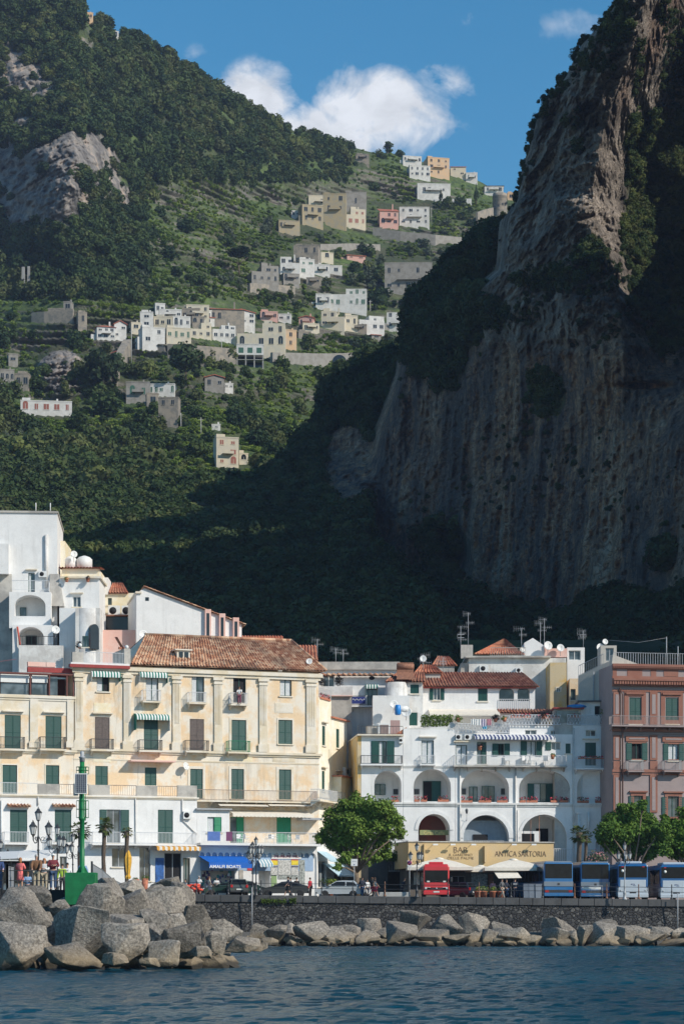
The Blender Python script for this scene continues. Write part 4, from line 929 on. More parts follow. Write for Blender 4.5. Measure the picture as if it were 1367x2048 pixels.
def antenna(root, loc, h, kind=0, seed=0):
    rr = random.Random(seed); mb = MB(); x, y, z = loc; mb.tube([(x, y, z), (x, y, z+h)], .028, 5)
    for k in range(2 if kind == 0 else 3):
        zz = z+h*(.97-.2*k); L = rr.uniform(.5, .8); d = rr.choice([-1, 1])
        mb.tube([(x-L*.4*d, y, zz), (x+L*d, y, zz)], .014, 4)
        for q in range(6): xx = x-L*.4*d+L*1.4*d*q/5; mb.box(xx-.008, xx+.008, y-.02, y+.02, zz-.16-.03*q*(k == 0), zz+.16+.03*q*(k == 0))
    if kind == 1: mb.box(x-.35, x+.35, y-.05, y-.03, z+h*.62, z+h*.64); mb.box(x-.35, x+.35, y-.05, y-.03, z+h*.72, z+h*.74); mb.box(x-.35, x-.32, y-.05, y-.03, z+h*.6, z+h*.76)
    return mb.build('antenna', M_metal, root)
def window(F, root, w, mat, off=0.0):
    x0, y0, x1, y1, st = w[:5]; op = w[5] if len(w) > 5 else {}
    xm = (x0+x1)/2; a, b = F.u(x0, off), F.u(x1, off); c, d = F.z(xm, y1, off), F.z(xm, y0, off)
    rec = op.get('rec', .28); y = off+rec; yb = y
    col = SH.get(op.get('col', 's'), M_green)
    mb = MB(); fr = .06
    # pane and frame, set just in front of the recess' back
    mats = [M_glass if op.get('glass', 1) else M_dark, {'w': M_frame, 'g': M_green, 'm': M_metal, 'k': M_green2}[op.get('fr', 'g')], C['trim'], M_curt]
    mb.box(a+fr, b-fr, y-.08, y-.06, c+fr, d-fr, 0 if st != 'd' else 0)
    for q in ((a+.002, a+fr, c, d), (b-fr, b-.002, c, d), (a+fr, b-fr, c, c+fr), (a+fr, b-fr, d-fr, d-.002), ((a+b)/2-.035, (a+b)/2+.035, c+fr, d-fr)): mb.box(q[0], q[1], y-.12, y-.085, q[2]+.002, q[3], 1)
    if op.get('sill', 1): mb.box(a-.12, b+.12, off-.12, off+.02, c-.12, c-.004, 2)
    if op.get('sur'):
        s_ = op['sur']; 
        for q in ((a-s_, a-.003, c, d+s_), (b+.003, b+s_, c, d+s_), (a-.003, b+.003, d+.003, d+s_)): mb.box(q[0], q[1], off-.045, off-.001, q[2], q[3], 2)
    if op.get('hood'): mb.box(a-.25, b+.25, off-.3, off-.001, d+.28, d+.38, 2)
    if op.get('cur'):  mb.box(a+fr+.01, a+(b-a)*op['cur'], y-.084, y-.081, c+fr, d-fr, 3)
    o = mb.build('window', mats, root)
    m_ = (a+b)/2
    if st in ('s', 'b', 'k'):
        mm = SH[st]; leaf_mb(a+.01, m_-.005, c+.01, d-.01, off+.06).build('shutter', mm, o); leaf_mb(m_+.005, b-.01, c+.01, d-.01, off+.06).build('shutter', mm, o)
    elif st == 'o':
        lw = op.get('lw', (b-a)/2*.95)
        leaf_mb(a-lw, a-.01, c+.01, d-.01, off-.07).build('shutter', col, o); leaf_mb(b+.01, b+lw, c+.01, d-.01, off-.07).build('shutter', col, o)
    elif st == 'h':
        leaf_mb(m_, b-.01, c+.01, d-.01, off+.06).build('shutter', col, o)
    elif st == 'r':   # right leaf folded out
        leaf_mb(b+.01, b+(b-a)*.9, c+.01, d-.01, off-.07).build('shutter', col, o)
    return (a, b, c, d, rec, op.get('arch', 0))
def bld(F, label, cat, x0, x1, yt, wins=(), mat='white', depth=8, off=0.0, zb=None, yb=None, name='building', arches=(), group=None, cornice=None, ys=None, low=None):
    """one building: block with recessed openings, its windows, and a cornice; returns (root, facade)"""
    f = F.start(x0, off, zb); root = empty(name, f.loc(), f.yaw, label, cat, group)
    W = f.u(x1); zt = f.z(ys or (x0+x1)/2, yt); z0 = -0.5 if yb is None else f.z((x0+x1)/2, yb)
    holes = [window(f, root, w, mat) for w in wins]
    for (a0, b0, a1, b1, rec, ar) in arches: holes.append((f.u(a0), f.u(a1), f.z((a0+a1)/2, b1), f.z((a0+a1)/2, b0), rec, ar))
    wall_mesh(0, W, z0, zt, depth, holes).build('wall', C[mat] if isinstance(mat, str) else mat, root)
    if cornice: 
        h, p = cornice; MB().box(-p, W+p, -p, depth+.1, zt-h*.45, zt+.001, 0).box(-p*.5, W+p*.5, -p*.5, depth+.05, zt-h, zt-h*.45-.002, 0).build('cornice', C['trim'], root)
    return root, f, W, zt
def tiled_roof(root, c0, c1, c2, c3, mat, sp=0.30, name='roof', row=0.42, thick=0.09):
    """barrel tiles over the quad eave-left c0, eave-right c1, ridge-right c2, ridge-left c3 (local metres)"""
    c0, c1, c2, c3 = map(Vector, (c0, c1, c2, c3)); L = max((c1-c0).length, (c2-c3).length); S = max((c3-c0).length, (c2-c1).length)
    nu = max(4, int(L/sp))*6; nv = max(2, int(S/row))
    nrm = (c1-c0).cross(c3-c0).normalized()
    if nrm.z < 0: nrm = -nrm
    vs = []
    for j in range(nv):
        for e in (0, 1):
            v = (j+e)/nv
            for i in range(nu+1):
                u = i/nu; p = (c0*(1-u)+c1*u)*(1-v)+(c3*(1-u)+c2*u)*v
                ph = (u*nu/6) % 1.0; hgt = thick*(math.sin(math.pi*min(1, ph/.62))*1.0 if ph < .62 else -.35*math.sin(math.pi*(ph-.62)/.38))
                vs.append(p+nrm*(hgt+(.035 if e == 0 else 0)))
    F_ = []
    n1 = nu+1
    for r in range(2*nv-1):
        for i in range(nu): F_.append((r*n1+i, r*n1+i+1, (r+1)*n1+i+1, (r+1)*n1+i))
    mb = MB(); mb.add(vs, F_); dn = nrm*-.06; q = [c0+dn, c1+dn, c2+dn, c3+dn]
    mb.add(q, [(0, 3, 2, 1)]); lo = [v+nrm*-.06 for v in (c0, c1)]
    return mb.build(name, mat, root)
def flowers(root, F, x0, x1, y0, y1, off, box=True, seed=0, mat=None, name='flower_box', dens=26):
    u0, u1 = F.u(x0, off), F.u(x1, off); z0 = F.z((x0+x1)/2, y1, off); h = F.z((x0+x1)/2, y0, off)-z0
    o = MB().box(u0, u1, off-.1, off+.1, z0, z0+h*.4).build(name, M_terr, root)
    rs_ = np.random.RandomState(seed+int(x0)); n = int((u1-u0)*dens)+6
    for nm, m_, k in (('leaves', M_wood, 1.0), ('blossom', mat or M_flower, .9)):
        c = np.stack([rs_.uniform(u0, u1, n), off+rs_.uniform(-.16, .12, n), z0+h*.35+rs_.uniform(0, h*.7, n)*k+(.05 if k < 1 else 0)], -1)
        s_ = rs_.uniform(.035, .085, (n, 1)); d1 = rs_.normal(size=(n, 3)); d1 /= np.linalg.norm(d1, axis=1)[:, None]; d2 = np.cross(d1, rs_.normal(size=(n, 3))); d2 /= np.linalg.norm(d2, axis=1)[:, None]
        mesh_np(nm, np.stack([c-d1*s_, c-d2*s_, c+d1*s_, c+d2*s_], 1).reshape(-1, 3), np.arange(4*n).reshape(-1, 4), m_, False, o)
    return o
M_flower = simple('geranium_pink', (0.62, 0.05, 0.09), 0.7, 0.3, 9)
def text(name, s, w, h, loc, mat, root, rotx=math.pi/2, ext=0.01, bold=0.0):
    cu = bpy.data.curves.new(name, 'FONT'); cu.body = s; cu.extrude = ext; cu.offset = bold; cu.align_x = 'CENTER'
    ob = bpy.data.objects.new('tmp', cu); COL.objects.link(ob); bpy.context.view_layer.update()
    me = bpy.data.meshes.new_from_object(ob.evaluated_get(bpy.context.evaluated_depsgraph_get())); COL.objects.unlink(ob); bpy.data.objects.remove(ob)
    n = len(me.vertices); v = np.zeros(n*3); me.vertices.foreach_get('co', v); v = v.reshape(-1, 3)
    sx_ = w/max(1e-6, np.ptp(v[:, 0])); sy_ = h/max(1e-6, np.ptp(v[:, 1])); v[:, 0] = (v[:, 0]-v[:, 0].mean()-(v[:, 0].max()+v[:, 0].min())/2+v[:, 0].mean())*sx_; v[:, 1] = (v[:, 1]-v[:, 1].min())*sy_
    me.vertices.foreach_set('co', v.ravel()); me.materials.clear(); me.materials.append(mat)
    o = bpy.data.objects.new(name, me); COL.objects.link(o); o.parent = root; o.location = loc; o.rotation_euler = (rotx, 0, 0); return o
FL = Fac(0, 219.3, 635, 229.6)
W_ = [(194,1349,219,1383,'d',{'fr':'g','cur':.45,'glass':0}),(292,1350,317,1402,'g',{'cur':.93}),(383.5,1351,408.5,1404,'g',{'cur':.4,'sill':0}),(466.5,1353,491.5,1405.5,'g',{'sill':0,'glass':0}),(559.5,1356,583,1392,'g',{'cur':.93,'sill':1}),
 (190,1434,219.5,1497,'b',{'hood':1}),(288,1436,316.5,1500,'s'),(379.5,1438,408,1500,'b'),(463,1440,492,1501,'s',{'sur':.22}),(556.5,1440,584,1488,'s',{'sur':.16}),
 (191,1532,216,1571,'s'),(290,1535,313,1571,'s'),(380.5,1538,405.5,1597,'s',{'sur':.25}),(462.5,1538,487.5,1598,'s',{'sur':.25}),(557.5,1539,582,1599,'s',{'sur':.25}),
 (460.5,1634,488,1690,'h',{'col':'k','fr':'k'}),(553,1634,582,1690,'k',{'fr':'k'})]
pal, f, W, zt = bld(FL, 'long four storey cream palazzo with fluted pilasters and a wide tiled roof', 'palazzo', 148, 637, 1337, W_, 'cream', 11, name='palazzo', ys=400)
for (a, b) in ((150,166),(247,262),(345,361),(428,444),(518,534),(612,631)):
    u0, u1 = f.u(a), f.u(b); z1 = f.z((a+b)/2, 1346+(a-150)*.025); z0 = f.z((a+b)/2, 1497+(a-150)*.02); mb = MB()
    mb.box(u0, u1, -.16, -.001, z0, z1); mb.box(u0-.12, u1+.12, -.26, -.161, z0, z0+.75); mb.box(u0-.14, u1+.14, -.3, -.162, z1-.38, z1-.08); mb.box(u0-.07, u1+.07, -.24, -.162, z1-.75, z1-.55)
    n = 4
    for k in range(n): uu = u0+.12+(u1-u0-.24)*(k+.5)/n; mb.box(uu-.035, uu+.035, -.2, -.161, z0+(z1-z0)*.36, z1-.8, 1)
    mb.build('pilaster', [C['trim'], C['trim']], pal)
def course(root, f, W, px, py, h, p, mat='trim', name='cornice', a=0.0, b=None):
    z = f.z(px, py); MB().box(a-p, (b if b is not None else W)+p, -p, -.002, z-h, z).box(a-p*.5, (b if b is not None else W)+p*.5, -p*.5, -.0025, z-h*1.8, z-h-.002).build(name, C[mat], root)
course(pal, f, W, 400, 1502, .22, .28); course(pal, f, W, 400, 1340, .35, .32); course(pal, f, W, 400, 1522, .08, .05)
for (a, y0, b, y1) in ((188,1406,222,1424),(549,1406,586,1426),(186,1505,222,1524),(450,1508,505,1524),(545,1508,590,1524)):
    u0, u1, z0, z1 = f.u(a), f.u(b), f.z((a+b)/2, y1), f.z((a+b)/2, y0)
    MB().box(u0, u1, -.03, -.001, z0, z1).box(u0+.1, u1-.1, -.045, -.031, z0+.1, z1-.1).build('panel', C['trim' if a > 500 else 'cream2'], pal)
for b_ in ((287,1380,322,1402,M_rail),(379,1384.5,412.5,1405,M_rail),(462.5,1386,495,1408,M_rail),(184,1478,228,1499,M_iron),(280,1480,325,1501,M_iron),(373,1481,418,1502,M_iron),(457.5,1482,500.5,1504,M_green2)):
    balcony(f, pal, b_[0], b_[1], b_[2], b_[3], b_[4], dep=.8)
awning_small(f, pal, 182, 1342, 239, 1352, dep=.5, drop=.5); awning_small(f, pal, 278, 1343.5, 333, 1353, dep=.5, drop=.6); awning_small(f, pal, 268, 1428, 335, 1438, dep=.9, drop=1.1)
balcony(f, pal, 394, 1581, 634, 1602, simple('rusty_railing', (0.30, 0.22, 0.18), .8, .3, 5), dep=1.1)
awning_flat(f, pal, 430, 1606, 527, 1611, M_awn_w, 1.5, val=.05, scal=False); awning_flat(f, pal, 529, 1606, 615, 1611, M_awn_w, 1.5, val=.05, scal=False)
awning_flat(f, pal, 455, 1621, 612, 1628, M_awn_w, 1.7, val=.3)
MB().box(f.u(594), f.u(634), -1.6, -.01, f.z(615, 1641), f.z(615, 1637)).build('canopy', M_metal, pal)
dish(pal, (f.u(368), -.5, f.z(368, 1533)), .37, .5); dish(pal, (f.u(622), .6, f.z(622, 1322)), .3, -.3); MB().box(f.u(256), f.u(345), -1.2, -.002, f.z(300, 1525), f.z(300, 1522)).build('canopy', C['pink'], pal)
zE = f.z(400, 1337)+.12; uL, uR = f.u(258), f.u(641); dR = 5.2
zR = f.z(450, 1277, dR)
tiled_roof(pal, (uL, -.55, zE), (uR+.35, -.55, zE), (f.u(582, dR), dR, zR), (f.u(290, dR), dR, zR), M_tile)
tiled_roof(pal, (uR+.35, -.55, zE), (uR+.35, 11, zE), (f.u(582, dR), dR+.3, zR), (f.u(582, dR), dR, zR), M_tile)
tiled_roof(pal, (f.u(582, dR), dR*2+.5, zE), (uL, dR*2+.5, zE), (f.u(290, dR), dR, zR), (f.u(582, dR), dR, zR), M_tile)
MB().add([(uL, -.5, zE-.05), (uL, dR*2, zE-.05), (f.u(290, dR), dR, zR-.05)], [(0, 1, 2)]).build('gable', C['trim'], pal)
MB().tube([(f.u(290, dR), dR, zR+.08), (f.u(582, dR), dR, zR+.08)], .14, 8).tube([(f.u(582, dR), dR, zR+.08), (uR+.35, -.55, zE+.1)], .14, 8).build('ridge_tiles', M_tile, pal)
dm = MB(); a, b, z0, z1 = f.u(354, 1), f.u(380, 1), f.z(367, 1316, 1), f.z(367, 1301, 1); dm.box(a, b, 1.0, 3.4, z0-.4, z1); dm.box(a-.2, b+.2, .8, 3.6, z1, z1+.12); o = dm.build('dormer', C['trim'], pal)
for k in (0, 1): MB().box(a+.2+k*(b-a-.2)/2, a+.05+(k+1)*(b-a-.2)/2, .95, 1.05, z0, z1-.15).build('window', M_glassd, o)
z = f.z(200, 1337); MB().box(-.5, f.u(257), -.6, -.01, z, z+.28).box(-.4, f.u(257), -.5, 0, z+.28, z+.45, 1).build('terrace_edge', [M_redt, C['white']], pal)
railing_mb([(f.u(168), -.2, z+.45), (f.u(247), -.2, z+.45)], 1.0).build('railing', M_rail, pal)
MB().box(-.2, f.u(166), -.25, .1, z+.3, z+1.4).build('parapet', C['old'], pal); MB().box(f.u(247), f.u(260), -.25, 4, z+.3, z+1.9).build('parapet', C['old'], pal)
for xx in (160, 253): MB().ball((f.u(xx), -.1, z+2.05), .2, n=6).build('globe_lamp', M_dish, pal)
MB().box(f.u(240), f.u(259), .3, .6, z+1.9, z+2.1).add([(f.u(236), .2, z+3.0), (f.u(262), .2, z+1.0), (f.u(258), .5, z+1.0), (f.u(232), .5, z+3.0)], [(0, 1, 2, 3)]).build('roof_edge', M_tile3, pal)
FS = Fac(637, 229.6, 704, 240.0)
sd, fs, Ws, _ = bld(FS, 'bright side wing of the cream palazzo with narrow green shutters', 'building', 637.2, 662, 1398, [(644,1452,650,1491,'s',{'hood':1}),(643.5,1542,649,1582,'s',{'hood':1})], 'lit_side', 9, name='side_wing')
railing_mb([(0.1, 0, fs.z(645, 1398)), (Ws, 0, fs.z(650, 1398)), (Ws, 3, fs.z(650, 1398))], 1.0).build('railing', M_rail, sd); flowers(sd, fs, 639, 659, 1389, 1400, 0, seed=3)
s2, f2, W2, z2 = bld(FS, 'lower bright wing with a terracotta edge joined behind the side wing', 'building', 662.3, 693, 1440, [(672,1458,678,1496,'s',{'hood':0}),(673,1549,679,1587,'s',{'hood':1})], 'lit_side', 8, name='side_wing')
MB().box(-.2, W2+.3, -.25, 8, z2, z2+.15).build('roof_edge', M_terr, s2); ac_unit(f2, s2, 684, 1536, 694, 1552)
s3_, f3, W3, z3 = bld(FS, 'small cream lean-to behind the terrace tree with a white dish', 'building', 682, 712, 1556, [], 'cream2', 5, off=-.9, name='lean_to')
dish(s3_, (f3.u(700), -.4, f3.z(700, 1559)), .38, -.2); MB().box(-.1, W3+.1, -.15, 5, z3, z3+.15).build('roof_edge', M_terr, s3_)
bo, (a, b, zb_, zt_) = balcony(FS.start(636), sd, 638, 1580, 690, 1603, M_rail, dep=.9, hgt=1.0)
ww = [(10,1430,42,1497,'s',{'hood':1}),(91.5,1432,123.5,1497,'s',{'hood':1}),(5.5,1530,34.5,1589,'s',{'sur':.12}),(92,1530.5,118.5,1571,'s',{'sur':.12})]
wg, fw, Ww, zw = bld(FL, 'cream wing of the palazzo at the left edge under a covered terrace', 'building', -75, 147.6, 1390, ww, 'cream', 11, name='palazzo_wing', ys=70)
for (a, b) in ((60,76),(134,147)): MB().box(fw.u(a), fw.u(b), -.14, -.001, fw.z(a, 1495), fw.z(a, 1397)).box(fw.u(a)-.1, fw.u(b)+.1, -.22, -.141, fw.z(a, 1495), fw.z(a, 1483)).build('pilaster', C['trim'], wg)
course(wg, fw, Ww, 70, 1499, .2, .26); course(wg, fw, Ww, 70, 1391, .25, .2)
MB().box(0, Ww, -.02, -.001, fw.z(70, 1430), fw.z(70, 1396)).build('frieze', C['trim'], wg)
balcony(fw, wg, 1, 1474, 50, 1498, M_iron, dep=.8); balcony(fw, wg, 82, 1474, 132, 1498, M_iron, dep=.8)
tr = empty('roof_terrace', (fw.a.x, fw.a.y, fw.zb+zw), fw.yaw, 'covered roof terrace with red beams and white blinds on the cream wing', 'terrace')
z1 = fw.z(70, 1349)-zw; mb = MB()
for xx in (-10, 61, 99, 134, 147): mb.box(fw.u(xx)-.06, fw.u(xx)+.06, -.1, .02, 0, z1)
mb.box(-.2, Ww, -.15, .02, z1, z1+.14).box(-.2, Ww, 3.4, 3.5, 0, z1).build('frame', simple('brown_red_beam', (0.14, 0.045, 0.035), .7), tr)
MB().box(-.2, Ww, .6, 3.39, z1+.15, z1+.2).build('roof', M_redt, tr); MB().box(fw.u(3), fw.u(60), .3, .34, z1-.75, z1-.02).box(fw.u(66), fw.u(97), .3, .34, z1-.7, z1-.02).build('blind', M_frame, tr)
MB().box(fw.u(4), fw.u(60), .5, .54, .05, z1-.8).box(fw.u(66), fw.u(97), .5, .54, .05, z1-.75).box(fw.u(101), fw.u(118), .5, .54, .05, z1-.1).build('glazing', M_glass, tr)
for k, xx in enumerate((66, 84, 103)):
    o = MB().box(-.42, .42, -.2, .2, 0, .42).build('planter', C['pink'], None)

    o.parent = tr; o.location = (fw.u(xx), .35, z1+.75)
o = MB().prism([(0, 0), (7.2, 0), (7.2, .45), (0, .45)], 'y', .2, .6).build('terracotta_edge', M_redt, tr); o.location = (fw.u(57), 0, z1+.25)
MB().add([(fw.u(-20), .2, z1+.9), (fw.u(40), .2, z1+1.4), (fw.u(40), 2.5, z1+1.6), (fw.u(-20), 2.5, z1+1.1)], [(0, 1, 2, 3)]).build('red_canopy', M_redt, tr)
wd = [(20.5,1619.5,55,1685,'s',{'hood':0}),(110,1619.5,143,1685,'s'),(214,1619,241,1686,'g',{'fr':'m'}),(316,1619.5,346,1686,'s'),
      (2,1715,40,1790,'d',{'fr':'m'}),(120,1713,134,1737,'g',{'fr':'m'}),(224,1697,252,1734,'g',{'fr':'m'}),(279,1695,301,1762,'g',{'fr':'m'}),(329,1706,363,1790,'d',{'fr':'m','glass':0}),(366,1716,380,1776,'g',{'fr':'g'})]
gs, fg, Wg, zg = bld(FL, 'white two storey row with green shutters projecting below the cream palazzo', 'building', -75, 394, 1590, wd, 'white', 2.55, off=-2.6, name='white_row', ys=160)
o_ = leaf_mb(fg.u(200), fg.u(213.5), fg.z(206, 1664), fg.z(206, 1619), -.07).build('shutter', M_green, gs); leaf_mb(fg.u(241.5), fg.u(258), fg.z(206, 1664), fg.z(206, 1619), -.07).build('shutter', M_green, gs)
course(gs, fg, Wg, 160, 1591, .14, .16)
for (a, b) in ((-10,32),): railing_mb([(fg.u(a), .1, zg), (fg.u(76), .1, zg)], 1.0).build('railing', M_rail, gs)
for (a, b, h) in ((fg.u(77), fg.u(120), .95), (fg.u(178), fg.u(220), .95), (fg.u(273), fg.u(315), .95), (fg.u(355), Wg, 1.05)): MB().box(a, b, 0, .2, zg, zg+h).build('parapet', C['old'], gs)
for (a, b) in ((120,178),(220,273),(315,355)): railing_mb([(fg.u(a), .1, zg), (fg.u(b), .1, zg)], .95, sp=.2).build('railing', simple('rusty_railing', (0.30, 0.22, 0.18), .8, .3, 5), gs)
for (a, b) in ((14,61),(104,150)):
    u0, u1, z = fg.u(a), fg.u(b), fg.z((a+b)/2, 1611); tiled_roof(gs, (u0, -.5, z-.1), (u1, -.5, z-.1), (u1, 0, z+.12), (u0, 0, z+.12), M_tile, name='tile_hood', row=.3)
balcony(fg, gs, 10, 1664, 58, 1686, M_rail, dep=.9, slab=C['white']); balcony(fg, gs, 105, 1664, 150, 1686, M_rail, dep=.9, slab=C['white']); balcony(fg, gs, 186, 1665, 392, 1688, M_rail, dep=1.1, slab=C['white'])
MB().tube([(fg.u(271), -.08, zg-.2), (fg.u(271), -.08, fg.z(271, 1688))], .06, 6).tube([(fg.u(3), -.08, zg-.6), (fg.u(3), -.08, .2)], .06, 6).tube([(fg.u(76), -.08, zg-.1), (fg.u(76), -.08, zg-1)], .06, 6).tube([(fg.u(364), -.08, zg-.1), (fg.u(364), -.08, fg.z(364, 1640)), (fg.u(393), -.08, fg.z(390, 1668))], .06, 6).build('drainpipe', C['white2'], gs)
ac_unit(fg, gs, 365, 1623, 381, 1638); awning_flat(fg, gs, 305, 1690, 392, 1694, stripe('orange_white_stripes', (0.72, 0.36, 0.07), (0.78, 0.74, 0.66), .5), 1.6, val=.35)
MB().box(fg.u(311), fg.u(328), -.06, -.001, fg.z(320, 1765), fg.z(320, 1716)).build('poster_board', simple('blue_poster', (0.02, 0.10, 0.32), .5, .5, 3), gs)
MB().box(fg.u(300), fg.u(308), -.03, -.001, fg.z(304, 1728), fg.z(304, 1720)).build('wall_sign', M_frame, gs)
pr, fp, Wp, zp = bld(FL, 'white box room with one bright green shutter above the souvenir shop', 'building', 394.3, 459, 1620, [(415,1634,443,1665,'h',{'col':'k','fr':'k','cur':.5,'sill':1})], 'white', 2.5, off=-2.6, name='box_room', yb=1687)
MB().box(-.15, Wp+.15, -.35, 2.5, zp, zp+.14).build('flat_roof', M_metal, pr)
bpy.context.view_layer.update()
sh, fh, Wh, zh = bld(FL, 'white shop row with a scalloped arcade fascia under the long terrace', 'shop', 394.3, 632, 1688, [], 'white', 2.6, off=-2.65, name='shop_row', arches=[(402,1722,470,1795,1.8,0),(517,1718,540,1795,1.5,0),(541,1716,553,1765,.15,0)])
mb = MB(); z0 = fh.z(510, 1691); n = 19; sw = (Wh-.2)/n; r = sw*.42
for k in range(n):
    c = .1+sw*(k+.5); top_ = z0-.05; arc = [(c-r*math.cos(t_), z0-.95+r*math.sin(t_)*1.1) for t_ in np.linspace(0, math.pi, 9)]
    for q, w2 in zip(arc[:-1], arc[1:]): mb.prism([q, w2, (w2[0], top_), (q[0], top_)], 'y', -.24, -.1)
    for e in (-1, 1): mb.prism([(c+e*r, z0-.95), (c+e*sw/2, z0-1.02), (c+e*sw/2, top_), (c+e*r, top_)][::e], 'y', -.24, -.1)
mb.box(-.05, Wh+.1, -1.3, -.1, z0-.045, z0+.18); mb.build('scalloped_fascia', C['white'], sh)
railing_mb([(.1, -1.25, z0+.18), (Wh, -1.25, z0+.18), (Wh, 2, z0+.18)], 1.0).build('railing', M_rail, sh)
M_blue = simple('pale_blue_paint', (0.30, 0.42, 0.58), .6, .1, 3)
MB().box(.3, Wh-.3, -.03, -.001, z0-2.35, z0-.3).build('blue_band', M_blue, sh)
aw = awning_flat(fh, sh, 396, 1712, 487, 1725, M_awn_b, 1.9, val=.5, scal=False, dl=.5, dr=.3)
Mtxt = simple('white_lettering', (0.8, 0.8, 0.8), .6, .02)
text('lettering', 'AMALFI BOATS', 3.0, .3, (fh.u(438), -1.93, fh.z(440, 1737.5, -1.9)+.05), Mtxt, aw, bold=.02)
M_navy = simple('navy_lettering', (0.03, 0.05, 0.2), .6); M_redl = simple('red_lettering', (0.5, 0.04, 0.05), .6)
sg = MB().box(fh.u(542), fh.u(602), -.09, -.031, fh.z(570, 1718), fh.z(570, 1699)).build('shop_sign', C['white'], sh)
text('lettering', 'Travel Tourist Office', 1.9, .26, (fh.u(572), -.1, fh.z(572, 1708)), M_navy, sg); text('lettering', 'EXCURSIONS MARE', 2.4, .24, (fh.u(572), -.1, fh.z(572, 1715)), M_redl, sg)
aw2 = awning_flat(fh, sh, 515, 1719, 541, 1728, stripe('blue_white_stripes', (0.20, 0.38, 0.46), (0.78, 0.78, 0.76), .3), .8, val=.3)
M_yel = simple('poster_yellow', (0.78, 0.60, 0.04), .5, .2, 4); M_map = simple('map_poster', (0.50, 0.49, 0.46), .5, .5, 9); M_ph = simple('photo_poster', (0.30, 0.32, 0.30), .5, .7, 6)
def board(F, root, x0, y0, x1, y1, m, y=-.06, name='poster', t=.03): return MB().box(F.u(x0), F.u(x1), y, y+t, F.z((x0+x1)/2, y1), F.z((x0+x1)/2, y0)).build(name, m, root)
for (a, b) in ((541, 555), (582, 596)):
    board(fh, sh, a, 1721, b, 1730, M_yel); board(fh, sh, a, 1719, b, 1721, M_redl); board(fh, sh, a, 1731, b, 1750, M_map); board(fh, sh, a, 1732, b, 1735, M_navy)
board(fh, sh, 556, 1720, 581, 1750, M_map); board(fh, sh, 556, 1751, 596, 1758, M_ph); board(fh, sh, 542, 1752, 553, 1785, simple('green_door', (0.25, 0.36, 0.16), .6), name='door_panel')
board(fh, sh, 598, 1720, 609, 1770, M_ph); board(fh, sh, 494, 1734, 505, 1741, M_redl); board(fh, sh, 478, 1740, 486, 1760, C['old'])
gd = MB(); rr = random.Random(4)
for k in range(46):
    u = fh.u(rr.uniform(405, 468)); z = rr.uniform(.6, 3.0); s = rr.uniform(.15, .35); gd.box(u-s/2, u+s/2, .1+.02*k, .14+.02*k, z, z+s*1.5, k % 5)
tag(gd.build('hanging_goods', [simple('cloth_red', (0.42, 0.05, 0.08), .8), simple('cloth_white', (0.6, 0.6, 0.6), .8), simple('cloth_teal', (0.05, 0.25, 0.25), .8), simple('cloth_violet', (0.12, 0.06, 0.16), .8), M_navy], None, fh.loc()), 'rows of coloured clothes and towels hung in the souvenir shop mouth', 'clothes', kind='stuff').rotation_euler = (0, 0, fh.yaw)
cn, fc, Wc, zc = bld(Fac(632, 226.5, 700, 234), 'white corner shop with pale blue sloping awnings behind the silver car', 'shop', 633, 716, 1690, [(636,1722,652,1775,'g',{'fr':'w'}),(668,1730,684,1770,'d',{'fr':'w'})], 'white', 8, name='corner_shop')
awning_flat(fc, cn, 634, 1703, 652, 1720, M_awn_lb, 1.3, val=.12, scal=False, dl=0, dr=.5); awning_flat(fc, cn, 646, 1728, 690, 1750, M_awn_lb, 1.5, val=.12, scal=False, dl=0, dr=.5)
railing_mb([(fc.u(634), -.1, fc.z(650, 1688)), (fc.u(660), -.1, fc.z(650, 1688))], .9).build('railing', M_rail, cn)
M_plas = simple('white_plastic', (0.75, 0.75, 0.74), .4, .04)
zt_ = z0+.18+fh.zb
def plastic_chair(px, rz, lab):
    u = fh.u(px); p = fh.a+Vector((math.cos(fh.yaw), math.sin(fh.yaw), 0))*u+Vector((math.sin(fh.yaw), -math.cos(fh.yaw), 0))*.5
    o = empty('plastic_chair', (p.x, p.y, zt_), rz, lab, 'chair', 'white plastic chairs on the terrace')
    MB().box(-.22, .22, -.22, .22, .42, .46).build('seat', M_plas, o); MB().box(-.22, .22, .2, .24, .46, .85).build('backrest', M_plas, o)
    for sx_ in (-.2, .2):
        for sy_ in (-.2, .2): MB().tube([(sx_, sy_, 0), (sx_, sy_, .42)], .02, 4).build('leg', M_plas, o)
        MB().box(sx_-.02, sx_+.02, -.2, .2, .62, .66).build('armrest', M_plas, o)
for k, (x, rz, lab) in enumerate(((476,.5,'white plastic chair nearest the striped towel'),(489,2.2,'white plastic chair left of the lamp post lantern'),(533,-.8,'white plastic chair just right of the lamp post lantern'),(545,.9,'white plastic chair in front of the wide bright green shutter, left'),(577,1.8,'white plastic chair in front of the wide bright green shutter, right'),(590,-.4,'white plastic chair nearest the right end of the terrace'))): plastic_chair(x, rz, lab)
for (a, b, m_, lab) in ((415, 440, simple('blue_towel', (0.10, 0.18, 0.45), .9), 'blue towel hung on the terrace railing under the green shutter'), (452, 464, simple('plum_towel', (0.18, 0.06, 0.14), .9), 'plum striped towel on the terrace railing')):
    u0, u1 = fh.u(a, -1.27), fh.u(b, -1.27); o = MB().box(u0, u1, -1.33, -1.29, z0+.35, z0+1.2).build('towel', m_, None, fh.loc()); o.rotation_euler = (0, 0, fh.yaw); tag(o, lab, 'towel')
FU = Fac(0, 243, 300, 244, zb=10)
